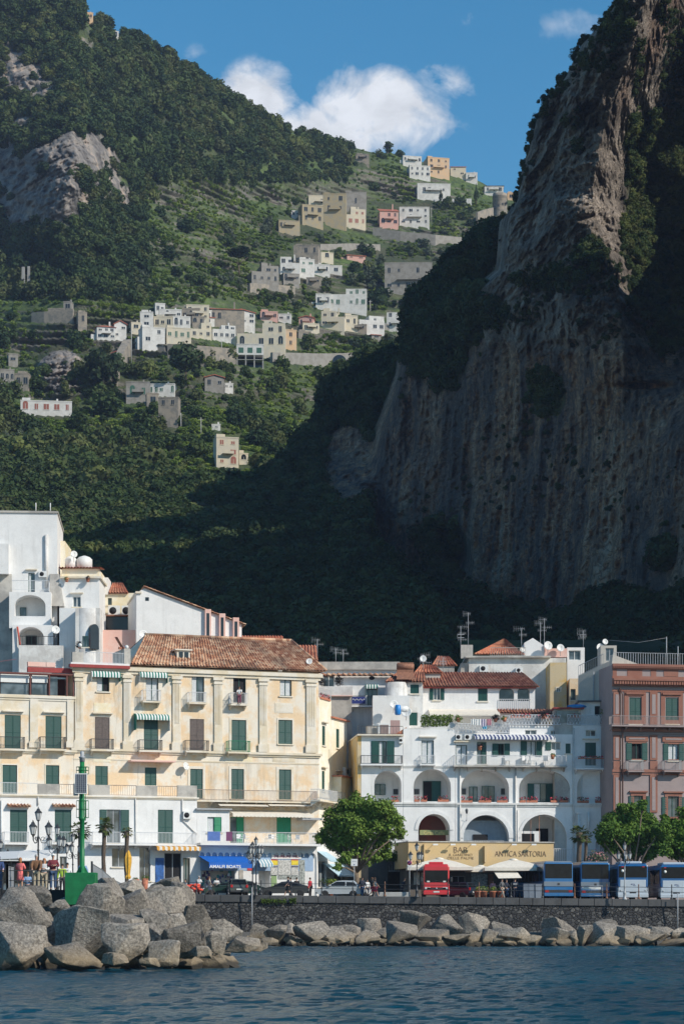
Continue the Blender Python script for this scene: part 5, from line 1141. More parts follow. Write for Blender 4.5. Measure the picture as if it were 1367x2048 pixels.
up, fu, Wu, zu = bld(FU, 'tall blank white building at the top left with arched loggias', 'building', -120, 115, 1026, [(57,1146,70,1186,'g',{'cur':.5,'hood':1}),(39.5,1214.5,53,1238.5,'g',{'rec':.26}),(52,1271,74,1301,'g',{'rec':.26,'glass':0})], 'white', 12, name='white_building', ys=60)
def loggia(root, F, x0, x1, yt, yb, dep, py_floor, mat='white'):
    u0, u1 = F.u(x0, -dep), F.u(x1, -dep); zb_, zt_ = F.z((x0+x1)/2, yb, -dep), F.z((x0+x1)/2, yt, -dep)
    return u0, u1, zb_, zt_
mb = wall_mesh(fu.u(22), fu.u(105), fu.z(60, 1262), fu.z(60, 1190), 2.2, [(fu.u(33), fu.u(94), fu.z(60, 1238), fu.z(60, 1196), 2.0, .85)], -2.3); mb.build('loggia', C['white'], up)
mb = wall_mesh(fu.u(30), fu.u(110), -6, fu.z(60, 1258), 3.3, [(fu.u(40), fu.u(92), fu.z(60, 1302), fu.z(60, 1262), 2.6, .9)], -3.4); mb.build('loggia', C['white'], up)
window(fu, up, (40,1214.5,53,1238.5,'g',{'rec':.2}), 'white', -.55); window(fu, up, (52,1271,74,1301,'g',{'rec':.2,'glass':0}), 'white', -1.1)
MB().box(fu.u(45), fu.u(132), -5.2, -3.45, -7, fu.z(60, 1302)).build('terrace_wall', C['white2'], up)
railing_mb([(fu.u(28), -2.2, fu.z(60, 1187)), (fu.u(100), -2.2, fu.z(60, 1187)), (fu.u(100), 0, fu.z(60, 1187))], 1.0).build('railing', M_rail, up)
railing_mb([(fu.u(46), -5.1, fu.z(60, 1302)), (fu.u(120), -5.1, fu.z(60, 1302))], .9, sp=.3).build('railing', M_iron, up)
MB().add([(fu.u(-60), -3.2, -8), (fu.u(37), -3.2, -8), (fu.u(24), -.1, fu.z(0, 1148)), (fu.u(-60), -.1, fu.z(0, 1148)), (fu.u(37), 0, -8), (fu.u(-60), 0, -8)], [(0, 1, 2, 3), (1, 4, 2), (0, 3, 5)]).build('buttress', C['old'], up)
MB().add([(fu.u(100), -1.2, fu.z(110, 1215)), (fu.u(130), -1.2, fu.z(110, 1215)), (fu.u(119), -.05, fu.z(110, 1148)), (fu.u(100), -.05, fu.z(110, 1148)), (fu.u(130), 0, fu.z(110, 1215))], [(0, 1, 2, 3), (1, 4, 2)]).build('buttress', C['old'], up)
MB().box(-.1, Wu+.1, -.15, 12, zu, zu+.2).build('roof_edge', C['old'], up); MB().tube([(fu.u(93), -.12, fu.z(93, 1070)), (fu.u(93), -.12, fu.z(93, 1175))], .16, 8).build('flue', C['white2'], up)
MB().box(fu.u(-60), fu.u(19), -.9, -.002, fu.z(10, 1150), fu.z(10, 1090)).build('lower_block', C['white'], up); ac_unit(fu, up, 78, 1143, 94, 1155)
for xx in (71, 100): MB().tube([(fu.u(xx), 1, zu+.2), (fu.u(xx), 1, zu+1.2)], .05, 5).build('roof_post', C['white'], up)
dish(up, (fu.u(117), -5.6, fu.z(117, 1273)), .42, .3); MB().tube([(fu.u(40), -3.6, fu.z(40, 1262)), (fu.u(47), -3.7, fu.z(45, 1310))], .1, 6).build('red_pipe', simple('red_pipe', (0.5, 0.08, 0.05), .6), up)
def blk(D, label, x0, x1, yt, yb, wins=(), mat='white', depth=6, yaw=0.0, cat='house', name='house', zb=6, **k):
    x0_, x1_ = x0, x1; dD = math.tan(yaw)*(x1-x0)*D/FPX
    return bld(Fac(x0, D, x1, D+dD), label, cat, x0, x1, yt, wins, mat, depth, zb=zb, name=name, **k)
a1, g1, w1, z1 = blk(250, 'narrow cream house peeping out right of the tall white building', 116, 130, 1082, None, (), 'cream2')
b1, g1, w1, z1 = blk(243, 'white house with a plant terrace and red tiled edge at upper left', 119, 199, 1157, None, [(146,1193,162,1214,'g',{'fr':'w','hood':1})], 'white', ys=160)
MB().box(.2, w1+.2, -.3, 6, z1, z1+.18).build('roof_edge', C['trim'], b1)
c1, g2, w2, z2 = blk(246, 'small cream roof room under two white water tanks', 124, 198, 1137, None, (), 'cream2'); tiled_roof(c1, (-.3, -.4, z2), (w2+.3, -.4, z2), (w2+.3, 3, z2+.35), (-.3, 3, z2+.35), M_tile3)
for (x, r, lab) in ((142, .6, 'small white water tank left of the pair on the roof room'), (169, .8, 'larger white water tank with a peaked lid on the roof room')):
    o = empty('water_tank', P(x, 1137, 247.5), 0, lab, 'water tank', 'white rooftop water tanks'); MB().lathe([(r, -.1), (r*1.02, .5), (r*1.02, .9), (r*.7, 1.15), (r*.15, 1.3)], 16).build('body', M_dish, o)
dish(c1, (g2.u(147), .4, z2+1.5), .36, .3); 
tu, g3, w3, z3_ = blk(238, 'round weathered turret with an arched window', 151, 200, 1216, None, [(165,1272,177,1294,'g')], 'white2', 6)
MB().lathe([(w3*.5, -4), (w3*.5, z3_-.01)], 24, c=(w3*.5, .9, 0)).build('turret_wall', C['white2'], tu); window(g3, tu, (165,1272,177,1294,'g',{'rec':.1}), 'white2', -1.62)
MB().prism([(math.cos(t_)*.5, math.sin(t_)*.55) for t_ in np.linspace(0, math.pi, 10)]+[(-.5, -1.9), (.5, -1.9)], 'y', -.05, .3, M=Matrix.Translation((g3.u(190), -.3, g3.z(190, 1260))) @ Matrix.Rotation(.7, 4, 'Z')).build('arched_window', M_glassd, tu)
blk(239.5, 'pale grey wall with balcony left of the turret', 119, 151, 1216, None, (), 'white', 5)
d1, g4, w4, z4 = blk(251, 'jumbled cream house with orange roof behind the turret', 200, 268, 1186, None, [(206,1158,214,1178,'g'),(216,1196,224,1210,'g')], 'cream2')
tiled_roof(d1, (g4.u(217), -.3, g4.z(230, 1187)), (g4.u(258), -.3, g4.z(230, 1187)), (g4.u(240), 3.5, g4.z(230, 1166, 3.5)), (g4.u(219), 3.5, g4.z(230, 1166, 3.5)), M_tile3)
MB().box(g4.u(201), g4.u(217), -.4, 3, g4.z(210, 1190), g4.z(210, 1156)).build('tower_room', C['white'], d1); ac_unit(g4, d1, 217, 1212, 241, 1232, -.5); ac_unit(g4, d1, 244, 1212, 266, 1232, -.5)
MB().box(g4.u(206), g4.u(268), -1.6, -.4, g4.z(236, 1236), g4.z(236, 1233)).build('shelf_roof', M_rust, d1); MB().box(g4.u(210), g4.u(268), -1.2, -.41, g4.z(236, 1262), g4.z(236, 1237)).build('veranda', M_glassd, d1)
blk(241, 'pink terrace wall between the turret and the gabled house', 198, 272, 1260, None, (), 'pink', 5, name='pink_wall', cat='wall')
gh = empty('gabled_house', P(273, 1330, 240), .18, 'big white gabled house with a long tiled roof edge and pink bays', 'house'); k_ = 240/FPX; HH = lambda y: (1330-y)*k_
L = 206*k_*1.03; mb = MB(); pts = [(0, -2), (L, -2), (L, HH(1243)), (16*k_, HH(1176)), (0, HH(1186))]; mb.prism(pts, 'y', 0, 9); mb.build('wall', C['white'], gh)
tiled_roof(gh, (L+.4, -.25, HH(1243)-.1), (L+.4, 9, HH(1243)-.1), (14*k_, 9, HH(1175)+.12), (14*k_, -.25, HH(1175)+.12), M_tile)
MB().box(-.1, .5, -.2, 9, HH(1187), HH(1183)).build('ridge_cap', C['trim'], gh)
for xx in (135, 163, 190):
    MB().box((xx-2)*k_*1.03, (xx+10)*k_*1.03, -.35, -.001, HH(1290), HH(1216+(xx-135)*.28)).build('bay', C['pink'], gh); MB().box((xx+1)*k_*1.03, (xx+6.5)*k_*1.03, -.37, -.351, HH(1285), HH(1224+(xx-135)*.28)).build('window', M_glassd, gh)
MB().box(18*k_, 25*k_, -.03, -.001, HH(1201), HH(1194)).build('window', M_glassd, gh); MB().box(L*.6, L+.3, -.6, -.36, HH(1278), HH(1272)).build('balustrade', C['white'], gh)
dish(gh, (10*k_, -1.6, HH(1273)), .45, .2, pole=3)
for (x0, x1, y0, y1, D_, lab) in ((479,562,1272,1284,252,'strip of orange tiled roof behind the palazzo ridge'),(583,630,1291,1320,243,'small red tiled roof at the right end of the palazzo')):
    o, g_, w_, z_ = blk(D_, lab, x0, x1, y1, None, (), 'old', 5, name='back_house'); tiled_roof(o, (-.3, -.2, z_), (w_+.3, -.2, z_), (w_+.1, 3.5, g_.z((x0+x1)/2, y0, 3.5)), (-.2, 3.5, g_.z((x0+x1)/2, y0, 3.5)), M_tile3)
    if x0 > 580: antenna(o, (w_+.2, 1, z_), 2.2, 0, 3)
FW = Fac(705, 231.0, 1225, 233.4)
b1, f1, W1, z1 = bld(FW, 'white house with an ochre side wall and one arched loggia, left end of the arcades', 'house', 722, 805.5, 1472, [(757,1482,773,1527,'o',{'cur':.5,'lw':.72,'sill':0})], 'white', 9, name='arcade_house', ys=765, arches=[(748,1541,802,1604,2.4,1)])
MB().box(-.35, -.002, .02, 8.9, -.5, z1-.01).build('side_wall', C['ochre'], b1)
MB().box(-.4, W1, -.5, 9, z1, z1+.14).build('roof_edge', C['trim'], b1)
balcony(f1, b1, 722, 1511, 804, 1528, M_iron, dep=.7, slab=C['white']); ac_unit(f1, b1, 797, 1475, 805, 1487)
railing_mb([(-.3, 0, z1+.14), (-.3, -.4, z1+.14)], .9).build('railing', M_iron, b1)
window(f1, b1, (749,1568,770,1590,'g',{'rec':.1,'sill':0}), 'white', 2.2); MB().box(f1.u(786, 2.3), f1.u(795, 2.3), 2.3, 2.38, f1.z(790, 1589, 2.3), f1.z(790, 1578, 2.3)).build('vent', M_iron, b1); flowers(b1, f1, 782, 797, 1593, 1604, 0.1, seed=5)
b2, f2, W2, z2 = bld(FW, 'white arcaded house with a single glazed window and pointed parapet', 'house', 806, 909.5, 1459, [(842,1481,867,1528,'g',{'cur':.95,'hood':1,'sill':0})], 'white', 9, name='arcade_house', ys=860,
  arches=[(826.5,1538,901,1603,2.4,.95),(836,1628,899,1790,3.0,1),(812,1700,822,1760,.4,0)])
MB().prism([(.05, z2), (W2-.02, z2), (W2-.02, z2+.55), (W2*.93, z2+.75), (W2*.85, z2+.3), (.05, z2+.08)], 'y', .02, .3).build('parapet', C['white2'], b2)
balcony(f2, b2, 840, 1511, 869, 1528, M_rail, dep=.45, slab=C['white'])
window(f2, b2, (845,1562,881,1603,'g',{'rec':.08,'sill':0,'glass':0,'fr':'g'}), 'white', 2.2); leaf_mb(f2.u(864, 2.1), f2.u(880, 2.1), f2.z(870, 1603, 2.1), f2.z(870, 1563, 2.1), 2.1).build('shutter', M_green, b2)
MB().box(f2.u(827.5, 2.3), f2.u(838, 2.3), 2.3, 2.38, f2.z(832, 1589, 2.3), f2.z(832, 1578, 2.3)).build('vent', M_iron, b2)
for a in ((828,838),(841,853),(875,897)): flowers(b2, f2, a[0], a[1], 1592, 1603.5, .05, seed=a[0])
M_redin = plaster('dark_red_vault', (0.20, 0.06, 0.045), (0.16, 0.07, 0.06), amt=.4)
MB().box(f2.u(836, 2.9)+.05, f2.u(899, 2.9)-.05, 2.9, 2.97, .2, f2.z(868, 1632, 2.9)).build('back_wall', M_redin, b2)
sg_ = MB().box(f2.u(839, 1.0), f2.u(897, 1.0), 1.0, 1.08, f2.z(868, 1670, 1), f2.z(868, 1660, 1)).build('painted_sign', simple('green_sign_board', (0.25, 0.27, 0.12), .6), b2)
text('lettering', 'Gran Caffe', 2.0, .36, (f2.u(868, .9), .99, f2.z(868, 1669.3, .9)), simple('yellow_lettering', (0.6, 0.5, 0.2), .6), sg_)
def archivolt(root, F, x0, x1, ytop, w=.35, p=.07, full=None):
    a, b = F.u(x0), F.u(x1); r = (b-a)/2; zt = F.z((x0+x1)/2, ytop); zc = zt-r; c = (a+b)/2; mb = MB()
    ths = np.linspace(0, math.pi, 17)
    for t0, t1 in zip(ths[:-1], ths[1:]):
        mb.prism([(c+r*math.cos(t0), zc+r*math.sin(t0)), (c+(r+w)*math.cos(t0), zc+(r+w)*math.sin(t0)), (c+(r+w)*math.cos(t1), zc+(r+w)*math.sin(t1)), (c+r*math.cos(t1), zc+r*math.sin(t1))], 'y', -p, -.001)
    return mb.build('archivolt', C['white'], root)
archivolt(b2, f2, 836, 899, 1628)
fl = [(911,1490,933.5,1530,'g',{'cur':.9,'hood':1,'sill':0}),(953,1484,972,1528,'h',{}),(995,1487,1007,1512,'o',{'glass':0,'lw':.55,'sill':0}),(1052,1482,1071,1512,'o',{'cur':.9,'lw':.58,'sill':0}),(1101,1484,1120,1500,'g',{'fr':'w','sill':0}),(1130,1487,1140,1507,'s',{})]
b3, f3, W3, z3 = bld(FW, 'long white house with two wide arches, terrace full of chairs and a striped blind', 'house', 910, 1144, 1468, fl, 'white', 9, name='arcade_house', ys=1020,
  arches=[(921,1538,1017,1604,2.6,.95),(1037,1540,1139,1605,2.6,.95),(926,1630,1017,1790,3.2,1),(1041,1629,1132.5,1790,3.2,1)])
leaf_mb(f3.u(1090), f3.u(1101), f3.z(1095, 1500), f3.z(1095, 1484), -.07).build('shutter', M_green, b3)
archivolt(b3, f3, 926, 1017, 1630, .4); archivolt(b3, f3, 1041, 1132.5, 1629, .3)
balcony(f3, b3, 908, 1511, 1132, 1531, M_rail, dep=.9, slab=C['old'])
awning_flat(f3, b3, 946, 1470, 1104, 1475, stripe('navy_white_stripes', (0.03, 0.05, 0.16), (0.75, 0.75, 0.75), .36), 1.0, val=.22)
ac_unit(f3, b3, 910, 1469, 922, 1480); ac_unit(f3, b3, 927, 1469, 941, 1480)
for (x0, x1, yt, dx) in ((937,954,1573,0),(962,988,1572,0),(1054,1104,1567,0)):
    window(f3, b3, (x0,yt,x1,1604,'g',{'rec':.08,'sill':0,'cur':.5 if x0 > 1000 else 0,'glass':1}), 'white', 2.35)
leaf_mb(f3.u(1054,2.2), f3.u(1067,2.2), f3.z(1060,1604,2.2), f3.z(1060,1567,2.2), 2.2).build('shutter', M_green, b3); leaf_mb(f3.u(1091,2.2), f3.u(1104,2.2), f3.z(1097,1604,2.2), f3.z(1097,1567,2.2), 2.2).build('shutter', M_green, b3)
for (x0, x1) in ((921,931),(999,1009),(1116,1127)): MB().box(f3.u(x0+2, 2.5), f3.u(x1, 2.5), 2.48, 2.58, f3.z(x0, 1589, 2.5), f3.z(x0, 1577, 2.5)).build('vent', M_iron, b3)
for a in ((921,944),(956,981),(993,1014),(1038,1050),(1052,1074),(1100,1114),(1118,1135)): flowers(b3, f3, a[0], a[1], 1594, 1605, .05, seed=a[0])
mb = railing_mb([(f3.u(927), .3, 3.2), (f3.u(1016), .3, 3.2)], 2.3, .02, .22); mb.build('gate', M_metal, b3)
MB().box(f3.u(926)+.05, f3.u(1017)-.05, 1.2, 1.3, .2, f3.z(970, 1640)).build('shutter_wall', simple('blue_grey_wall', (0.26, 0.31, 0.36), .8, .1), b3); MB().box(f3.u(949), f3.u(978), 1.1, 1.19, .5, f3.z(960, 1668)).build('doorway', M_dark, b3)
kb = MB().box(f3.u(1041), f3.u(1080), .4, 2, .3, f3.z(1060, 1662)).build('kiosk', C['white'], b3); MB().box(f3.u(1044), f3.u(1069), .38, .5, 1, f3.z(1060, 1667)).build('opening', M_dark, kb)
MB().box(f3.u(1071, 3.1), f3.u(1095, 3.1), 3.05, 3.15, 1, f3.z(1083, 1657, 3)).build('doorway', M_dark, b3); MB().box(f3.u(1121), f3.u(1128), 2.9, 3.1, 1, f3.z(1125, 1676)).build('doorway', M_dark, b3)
MB().tube([(f3.u(1060), -.1, .5), (f3.u(1060), -.1, f3.z(1060, 1640))], .03, 5).tube([(f3.u(1077), -.1, .5), (f3.u(1077), -.1, f3.z(1077, 1632))], .03, 5).build('rusty_post', M_rust, b3)
b5, f5, W5, z5 = bld(FW, 'white end house with a round vent and a flowered balcony, right of the arcades', 'house', 1144.5, 1223, 1451, [(1169,1485,1191,1531,'s',{'hood':1,'sill':0}),(1170,1460,1191,1473,'g',{'fr':'w','sill':0})], 'white', 9, name='arcade_house', ys=1184, arches=[(1153,1542,1219,1605,2.4,.95),(1190,1684,1222,1760,1.0,0)])
balcony(f5, b5, 1151, 1515, 1208, 1536, M_rail, dep=.9, slab=C['white']); flowers(b5, f5, 1155, 1170, 1513, 1518, -.9, seed=9); flowers(b5, f5, 1172, 1206, 1513, 1518, -.9, seed=10)
window(f5, b5, (1164,1568,1182,1605,'g',{'rec':.08,'sill':0,'cur':.8}), 'white', 2.2); leaf_mb(f5.u(1153,2.1), f5.u(1164,2.1), f5.z(1160,1605,2.1), f5.z(1160,1569,2.1), 2.1).build('shutter', M_green, b5); leaf_mb(f5.u(1182,2.1), f5.u(1193,2.1), f5.z(1160,1605,2.1), f5.z(1160,1569,2.1), 2.1).build('shutter', M_green, b5)
MB().box(f5.u(1205, 2.3), f5.u(1220, 2.3), 2.25, 2.38, f5.z(1212, 1596, 2.3), f5.z(1212, 1586, 2.3)).build('vent', M_iron, b5)
MB().lathe([(.24, 0), (.24, .05)], 16, M=Matrix.Translation((f5.u(1216), -.01, f5.z(1216, 1468))) @ Matrix.Rotation(math.pi/2, 4, 'X')).build('round_vent', M_iron, b5)
for a in ((1153,1176),(1189,1211)): flowers(b5, f5, a[0], a[1], 1595, 1606, .05, seed=a[0])
def course_px(root, f, W, px, py, h, p): z = f.z(px, py); MB().box(0, W, -p, -.002, z-h, z).box(0, W, -p*.5, -.0025, z-h*1.9, z-h-.002).build('cornice', C['white2'], root)
for (r_, f_, w_, px) in ((b1,f1,W1,765),(b2,f2,W2,860),(b3,f3,W3,1020),(b5,f5,W5,1184)): course_px(r_, f_, w_, px, 1604.5+(px-760)*.006, .18, .2)
course_px(b1, f1, W1, 765, 1529, .15, .12); course_px(b2, f2, W2, 860, 1531, .12, .1)
for (r_, f_, x, yt, yb) in ((b3,f3,919,1536,1790),(b3,f3,1030,1533,1790),(b3,f3,1034,1620,1790),(b5,f5,1146,1456,1790)): MB().tube([(f_.u(x), -.12, f_.z(x, yt)), (f_.u(x), -.12, .3)], .075, 7).build('drainpipe', C['white2'], r_)
MB().tube([(f5.u(1154), -.4, f5.z(1154, 1626)), (f5.u(1163), -.4, .5)], .12, 7).box(f5.u(1150), f5.u(1158), -.55, -.25, f5.z(1154, 1628), f5.z(1154, 1624)).build('flue', M_frame, b5); MB().tube([(f5.u(1175), -.3, f5.z(1175, 1624)), (f5.u(1175), -.3, f5.z(1175, 1660))], .12, 7).build('flue', M_frame, b5)
for (f_, r_, x, y) in ((f3, b3, 931, 1622),):
    o = MB().lathe([(.02, 0), (.09, .05), (.15, .38), (.05, .5), (.01, .56)], 6, c=(f_.u(x), -.5, f_.z(x, y)-.3)).tube([(f_.u(x), -.5, f_.z(x, y)-.3), (f_.u(x)+.05, -.05, f_.z(x, y)-1.0)], .02, 4).build('wall_lantern', M_iron, r_)
s1, g1, w1, t1 = bld(FW, 'narrow white setback storey with two small windows above the long terrace', 'house', 1018, 1143, 1451, [(1049,1460,1072,1470,'g',{'fr':'w','sill':0}),(1100,1461,1112,1471,'g',{'fr':'w','sill':0})], 'white', 8, off=.5, name='setback_storey', yb=1469)
rt = empty('roof_terrace', f3.loc()[:2]+(f3.zb+z3,), f3.yaw, 'laundry terrace with a white patterned railing and hedge on the arcaded house', 'terrace')
def crossrail(root, F, x0, x1, y0, y1, off, name='railing', zb=0):
    u0, u1 = F.u(x0, off), F.u(x1, off); a, b = F.z((x0+x1)/2, y1, off)-zb, F.z((x0+x1)/2, y0, off)-zb; mb = MB()
    n = int((u1-u0)/.3)
    for k in range(n):
        p, q = u0+(u1-u0)*k/n, u0+(u1-u0)*(k+1)/n; mb.tube([(p, off, a), (q, off, b)], .022, 4, smooth=False); mb.tube([(q, off+.001, a), (p, off+.001, b)], .022, 4, smooth=False)
        mb.tube([(p, off, a), (p, off, b)], .018, 4, smooth=False)
    for z in (a, b): mb.tube([(u0, off, z), (u1, off, z)], .035, 5, smooth=False)
    return mb.build(name, M_rail, root)
crossrail(rt, f3, 909, 1017, 1448, 1465, -.02, zb=z3); crossrail(s1, g1, 1018, 1120, 1430, 1449, -.3); crossrail(s1, g1, 1002, 1018, 1432, 1449, -.3)
crossrail(b5, f5, 1133, 1221, 1430, 1449, -.05)
flowers(s1, g1, 1020, 1060, 1428, 1436, -.2, seed=31); flowers(s1, g1, 1075, 1118, 1429, 1437, -.2, seed=32); flowers(b5, f5, 1140, 1160, 1428, 1436, .1, seed=33); flowers(rt, f3, 930, 945, 1440, 1450, -.1, seed=30) if 0 else None
hd = empty('hedge', P(872, 1449, 233.5), 0, 'low clipped green hedge on the pointed parapet', 'hedge'); rs9 = np.random.RandomState(9); n = 900; c = np.stack([rs9.uniform(-1.5, 1.6, n), rs9.uniform(-.4, .3, n), rs9.uniform(-.2, 1.0, n)*(1-.25*rs9.rand(n))], -1); s_ = rs9.uniform(.05, .12, (n, 1)); d1 = rs9.normal(size=(n, 3)); d1 /= np.linalg.norm(d1, axis=1)[:, None]; d2 = np.cross(d1, rs9.normal(size=(n, 3))); d2 /= np.linalg.norm(d2, axis=1)[:, None]
mesh_np('foliage', np.stack([c-d1*s_, c-d2*s_, c+d1*s_, c+d2*s_], 1).reshape(-1, 3), np.arange(4*n).reshape(-1, 4), M_vine, False, hd)
for k, (x, m_, w_, h_, lab) in enumerate(((946,M_frame,.45,.55,'white cloth hanging left on the terrace line'),(955,M_frame,.5,.6,'white cloth hanging second on the terrace line'),(966,simple('lilac_cloth', (0.5, 0.45, 0.55), .9),.45,.75,'lilac cloth in the middle of the terrace line'),(977,simple('pink_cloth', (0.55, 0.25, 0.3), .9),.4,.6,'pink patterned cloth hanging right on the terrace line'),(968,simple('sky_blue_cloth', (0.12, 0.42, 0.6), .9),.4,.28,'bright blue cloth hung low on the terrace railing'))):
    p = P(x, 1438 if k < 4 else 1452, 231.2); q = MB(); nn = 6
    for j in range(nn): q.quad((-w_/2+w_*j/nn, .04*math.sin(j*2.2), 0), (-w_/2+w_*(j+1)/nn, .04*math.sin((j+1)*2.2), 0), (-w_/2+w_*(j+1)/nn, .06*math.sin((j+1)*2.2), -h_), (-w_/2+w_*j/nn, .06*math.sin(j*2.2), -h_))
    o = q.build('laundry', m_, None, p); o.modifiers.new('s', 'SOLIDIFY').thickness = .01; tag(o, lab, 'laundry', 'washing on the roof terrace')
for k, (x, lab) in enumerate(((1012,'white garden chair in front of the widest green shutters'),(1048,'white garden chair beside the yellow cushion'),(1062,'white garden chair near the middle of the long terrace'),(1090,'white garden chair below the hanging white cloth'))):
    p = f3.a+f3.d*f3.u(x)-f3.n*.45; zz = f3.zb+f3.z(x, 1530, -.9); o = empty('garden_chair', (p.x, p.y, zz), k*.9, lab, 'chair', 'garden chairs on the long terrace')
    MB().box(-.24, .24, -.24, .24, .42, .46).build('seat', M_plas, o); MB().box(-.24, .24, .2, .25, .46, .95).build('backrest', M_plas, o)
    for q in (-.2, .2):
        for r in (-.2, .2): MB().box(q-.02, q+.02, r-.02, r+.02, 0, .42).build('leg', M_plas, o)
c1, h1, w1, t1 = blk(239, 'white house under a long red brown tiled roof with two glazed arches', 845, 1069, 1372, None, [(866,1373,880,1400,'o',{'lw':.38,'fr':'w'}),(955,1374,974,1402,'s')], 'white', 8, arches=[(997,1374,1027,1402,.5,.8),(1034,1374,1058,1402,.5,.8)], yaw=.02)
tiled_roof(c1, (h1.u(835), -.5, t1-.1), (w1+.4, -.5, t1-.1), (w1-.8, 4, h1.z(950, 1345, 4)), (h1.u(832), 4, h1.z(950, 1344, 4)), M_tile2); MB().box(h1.u(845), w1+.1, -.4, -.01, t1-.25, t1-.12).build('gutter', M_redt, c1)
for (x0, x1) in ((998,1026),(1035,1057)): MB().box(h1.u(x0), h1.u(x1), .42, .46, h1.z(1010, 1402), h1.z(1010, 1377)).build('arched_glass', M_glass, c1)
railing_mb([(h1.u(997), -.1, h1.z(1010, 1418)), (h1.u(1060), -.1, h1.z(1010, 1418))], .95, .018, .2).build('railing', M_rail, c1)
tiled_roof(c1, (h1.u(993), -1.4, h1.z(1040, 1428)), (h1.u(1108), -1.4, h1.z(1040, 1430)), (h1.u(1108), -.1, h1.z(1040, 1419)), (h1.u(993), -.1, h1.z(1040, 1419)), M_tile2)
awning_flat(h1, c1, 856, 1419, 995, 1428, M_awn_w, 2.4, val=.15, scal=False)
c2, h2, w2, t2 = blk(237, 'old grey white house with rounded corner and a dark green shutter', 774, 845, 1362, None, [(820,1369,837,1387,'s'),(818,1425,834,1451,'s',{'sill':0})], 'white2', 7)
tiled_roof(c2, (-.3, -.4, t2-.1), (w2+.3, -.4, t2-.1), (w2+.3, 4, t2+1.3), (1.2, 4, t2+1.3), M_tile2); MB().lathe([(1.1, -3), (1.1, t2-.15)], 18, c=(.9, .3, 0)).build('rounded_corner', C['white2'], c2)
sp_ = MB(); sp_.add([(h2.u(792), -.6, t2+.1), (h2.u(829), -.6, t2+.1), (h2.u(826), .9, t2+1.0), (h2.u(795), .9, t2+1.0)], [(0, 1, 2, 3)]); sp_.tube([(h2.u(793), .9, t2+1.5), (h2.u(828), .9, t2+1.5)], .28, 10); sp_.box(h2.u(794), h2.u(827), .8, 1, t2, t2+1.9); sp_.build('solar_heater', M_rust, c2)
c2b, h2b, w2b, t2b = blk(235.5, 'blank white parapet block under the dishes', 745, 818, 1391, None, (), 'white', 5)
dish(c2b, (h2b.u(786), -1.0, h2b.z(786, 1411)), .42, .2); dish(c2b, (h2b.u(811), -1.6, h2b.z(811, 1427)), .5, -.1)
o = empty('blue_barrel', P(795, 1430, 233.3), 0, 'bright blue plastic barrel between two dishes', 'barrel'); MB().lathe([(.22, 0), (.3, .1), (.3, .5), (.3, .52), (.27, .9), (.2, .98)], 14).build('body', simple('blue_plastic', (0.02, 0.22, 0.6), .4, .05), o)
o = empty('white_boiler', P(802, 1418, 234), 0, 'horizontal white water cylinder beside the blue barrel', 'water tank'); MB().lathe([(.1, -.7), (.3, -.6), (.3, .6), (.1, .7)], 14, M=Matrix.Rotation(math.pi/2, 4, 'Y')).build('body', M_dish, o)
tt = empty('roof_terrace', f1.loc()[:2]+(f1.zb+z1+.14,), f1.yaw, 'cluttered terrace with reed screens above the ochre sided house', 'terrace')
MB().box(f1.u(760), f1.u(783), 1.5, 1.6, 0, 1.2).build('screen', M_frame, tt); MB().box(f1.u(763), f1.u(780), 1.45, 1.499, .15, 1.05).build('screen', simple('reed_screen', (0.22, 0.17, 0.16), .9, .3, 20), tt); MB().box(f1.u(784), f1.u(803), 1.5, 1.6, 0, 1.5).build('screen', simple('pink_reed_screen', (0.40, 0.27, 0.25), .9, .25, 20), tt)
MB().box(f1.u(738), f1.u(758), 2, 3, 0, 1.0).build('store_box', C['old'], tt); railing_mb([(f1.u(722), .0, 0), (f1.u(805), .0, 0)], .8, .012, .3).build('railing', M_iron, tt)
MB().prism([(0, 0), (1.2, 0), (1.2, .75)], 'y', 0, .8, M=Matrix.Translation((f1.u(788), .1, 0))).build('tile_heap', M_tile3, tt)
c3, h3, w3, t3 = blk(246, 'long white building with a tiled parapet and a green awning door behind the palazzo corner', 636, 795, 1330, None, [(646,1350,668,1373,'g',{'fr':'w','sill':0}),(734,1374,754,1412,'g',{'sill':0})], 'white', 8)
MB().box(-.2, w3+.2, -.3, 8, t3-.5, t3+.3).build('parapet', C['old'], c3); tiled_roof(c3, (-.2, -.75, t3-1.15), (w3+.2, -.75, t3-1.15), (w3+.2, -.3, t3-.9), (-.2, -.3, t3-.9), M_tile, name='tile_edge', sp=.5)
awning_small(h3, c3, 731, 1369, 756, 1375, dep=.5, drop=.9)
MB().lathe([(.3, 0), (.3, .04)], 14, M=Matrix.Translation((h3.u(743), -.01, h3.z(743, 1356))) @ Matrix.Rotation(math.pi/2, 4, 'X') @ Matrix.Diagonal((1, .65, 1, 1))).build('oval_vent', M_dark, c3)
balcony(h3, c3, 703, 1392, 757, 1411, M_iron, dep=.8, slab=C['white'])
q = MB().box(h3.u(703), h3.u(730), -.9, -.86, h3.z(716, 1409), h3.z(716, 1395)).build('blue_banner', simple('navy_banner', (0.02, 0.035, 0.18), .8), None, h3.loc()); tag(q, 'dark blue banner with white marks on the back balcony', 'banner')
mb = MB(); 
for k in range(7): mb.box(h3.u(705+k*3.6), h3.u(706.8+k*3.6), -.915, -.901, h3.z(716, 1401+(k % 2)*1.5), h3.z(716, 1399+(k % 2)*1.5))
mb.build('banner_marks', M_frame, q); antenna(c3, (h3.u(671), 2, t3), 1.9, 0, 1); antenna(c3, (h3.u(686), 2, t3), 1.8, 0, 2)
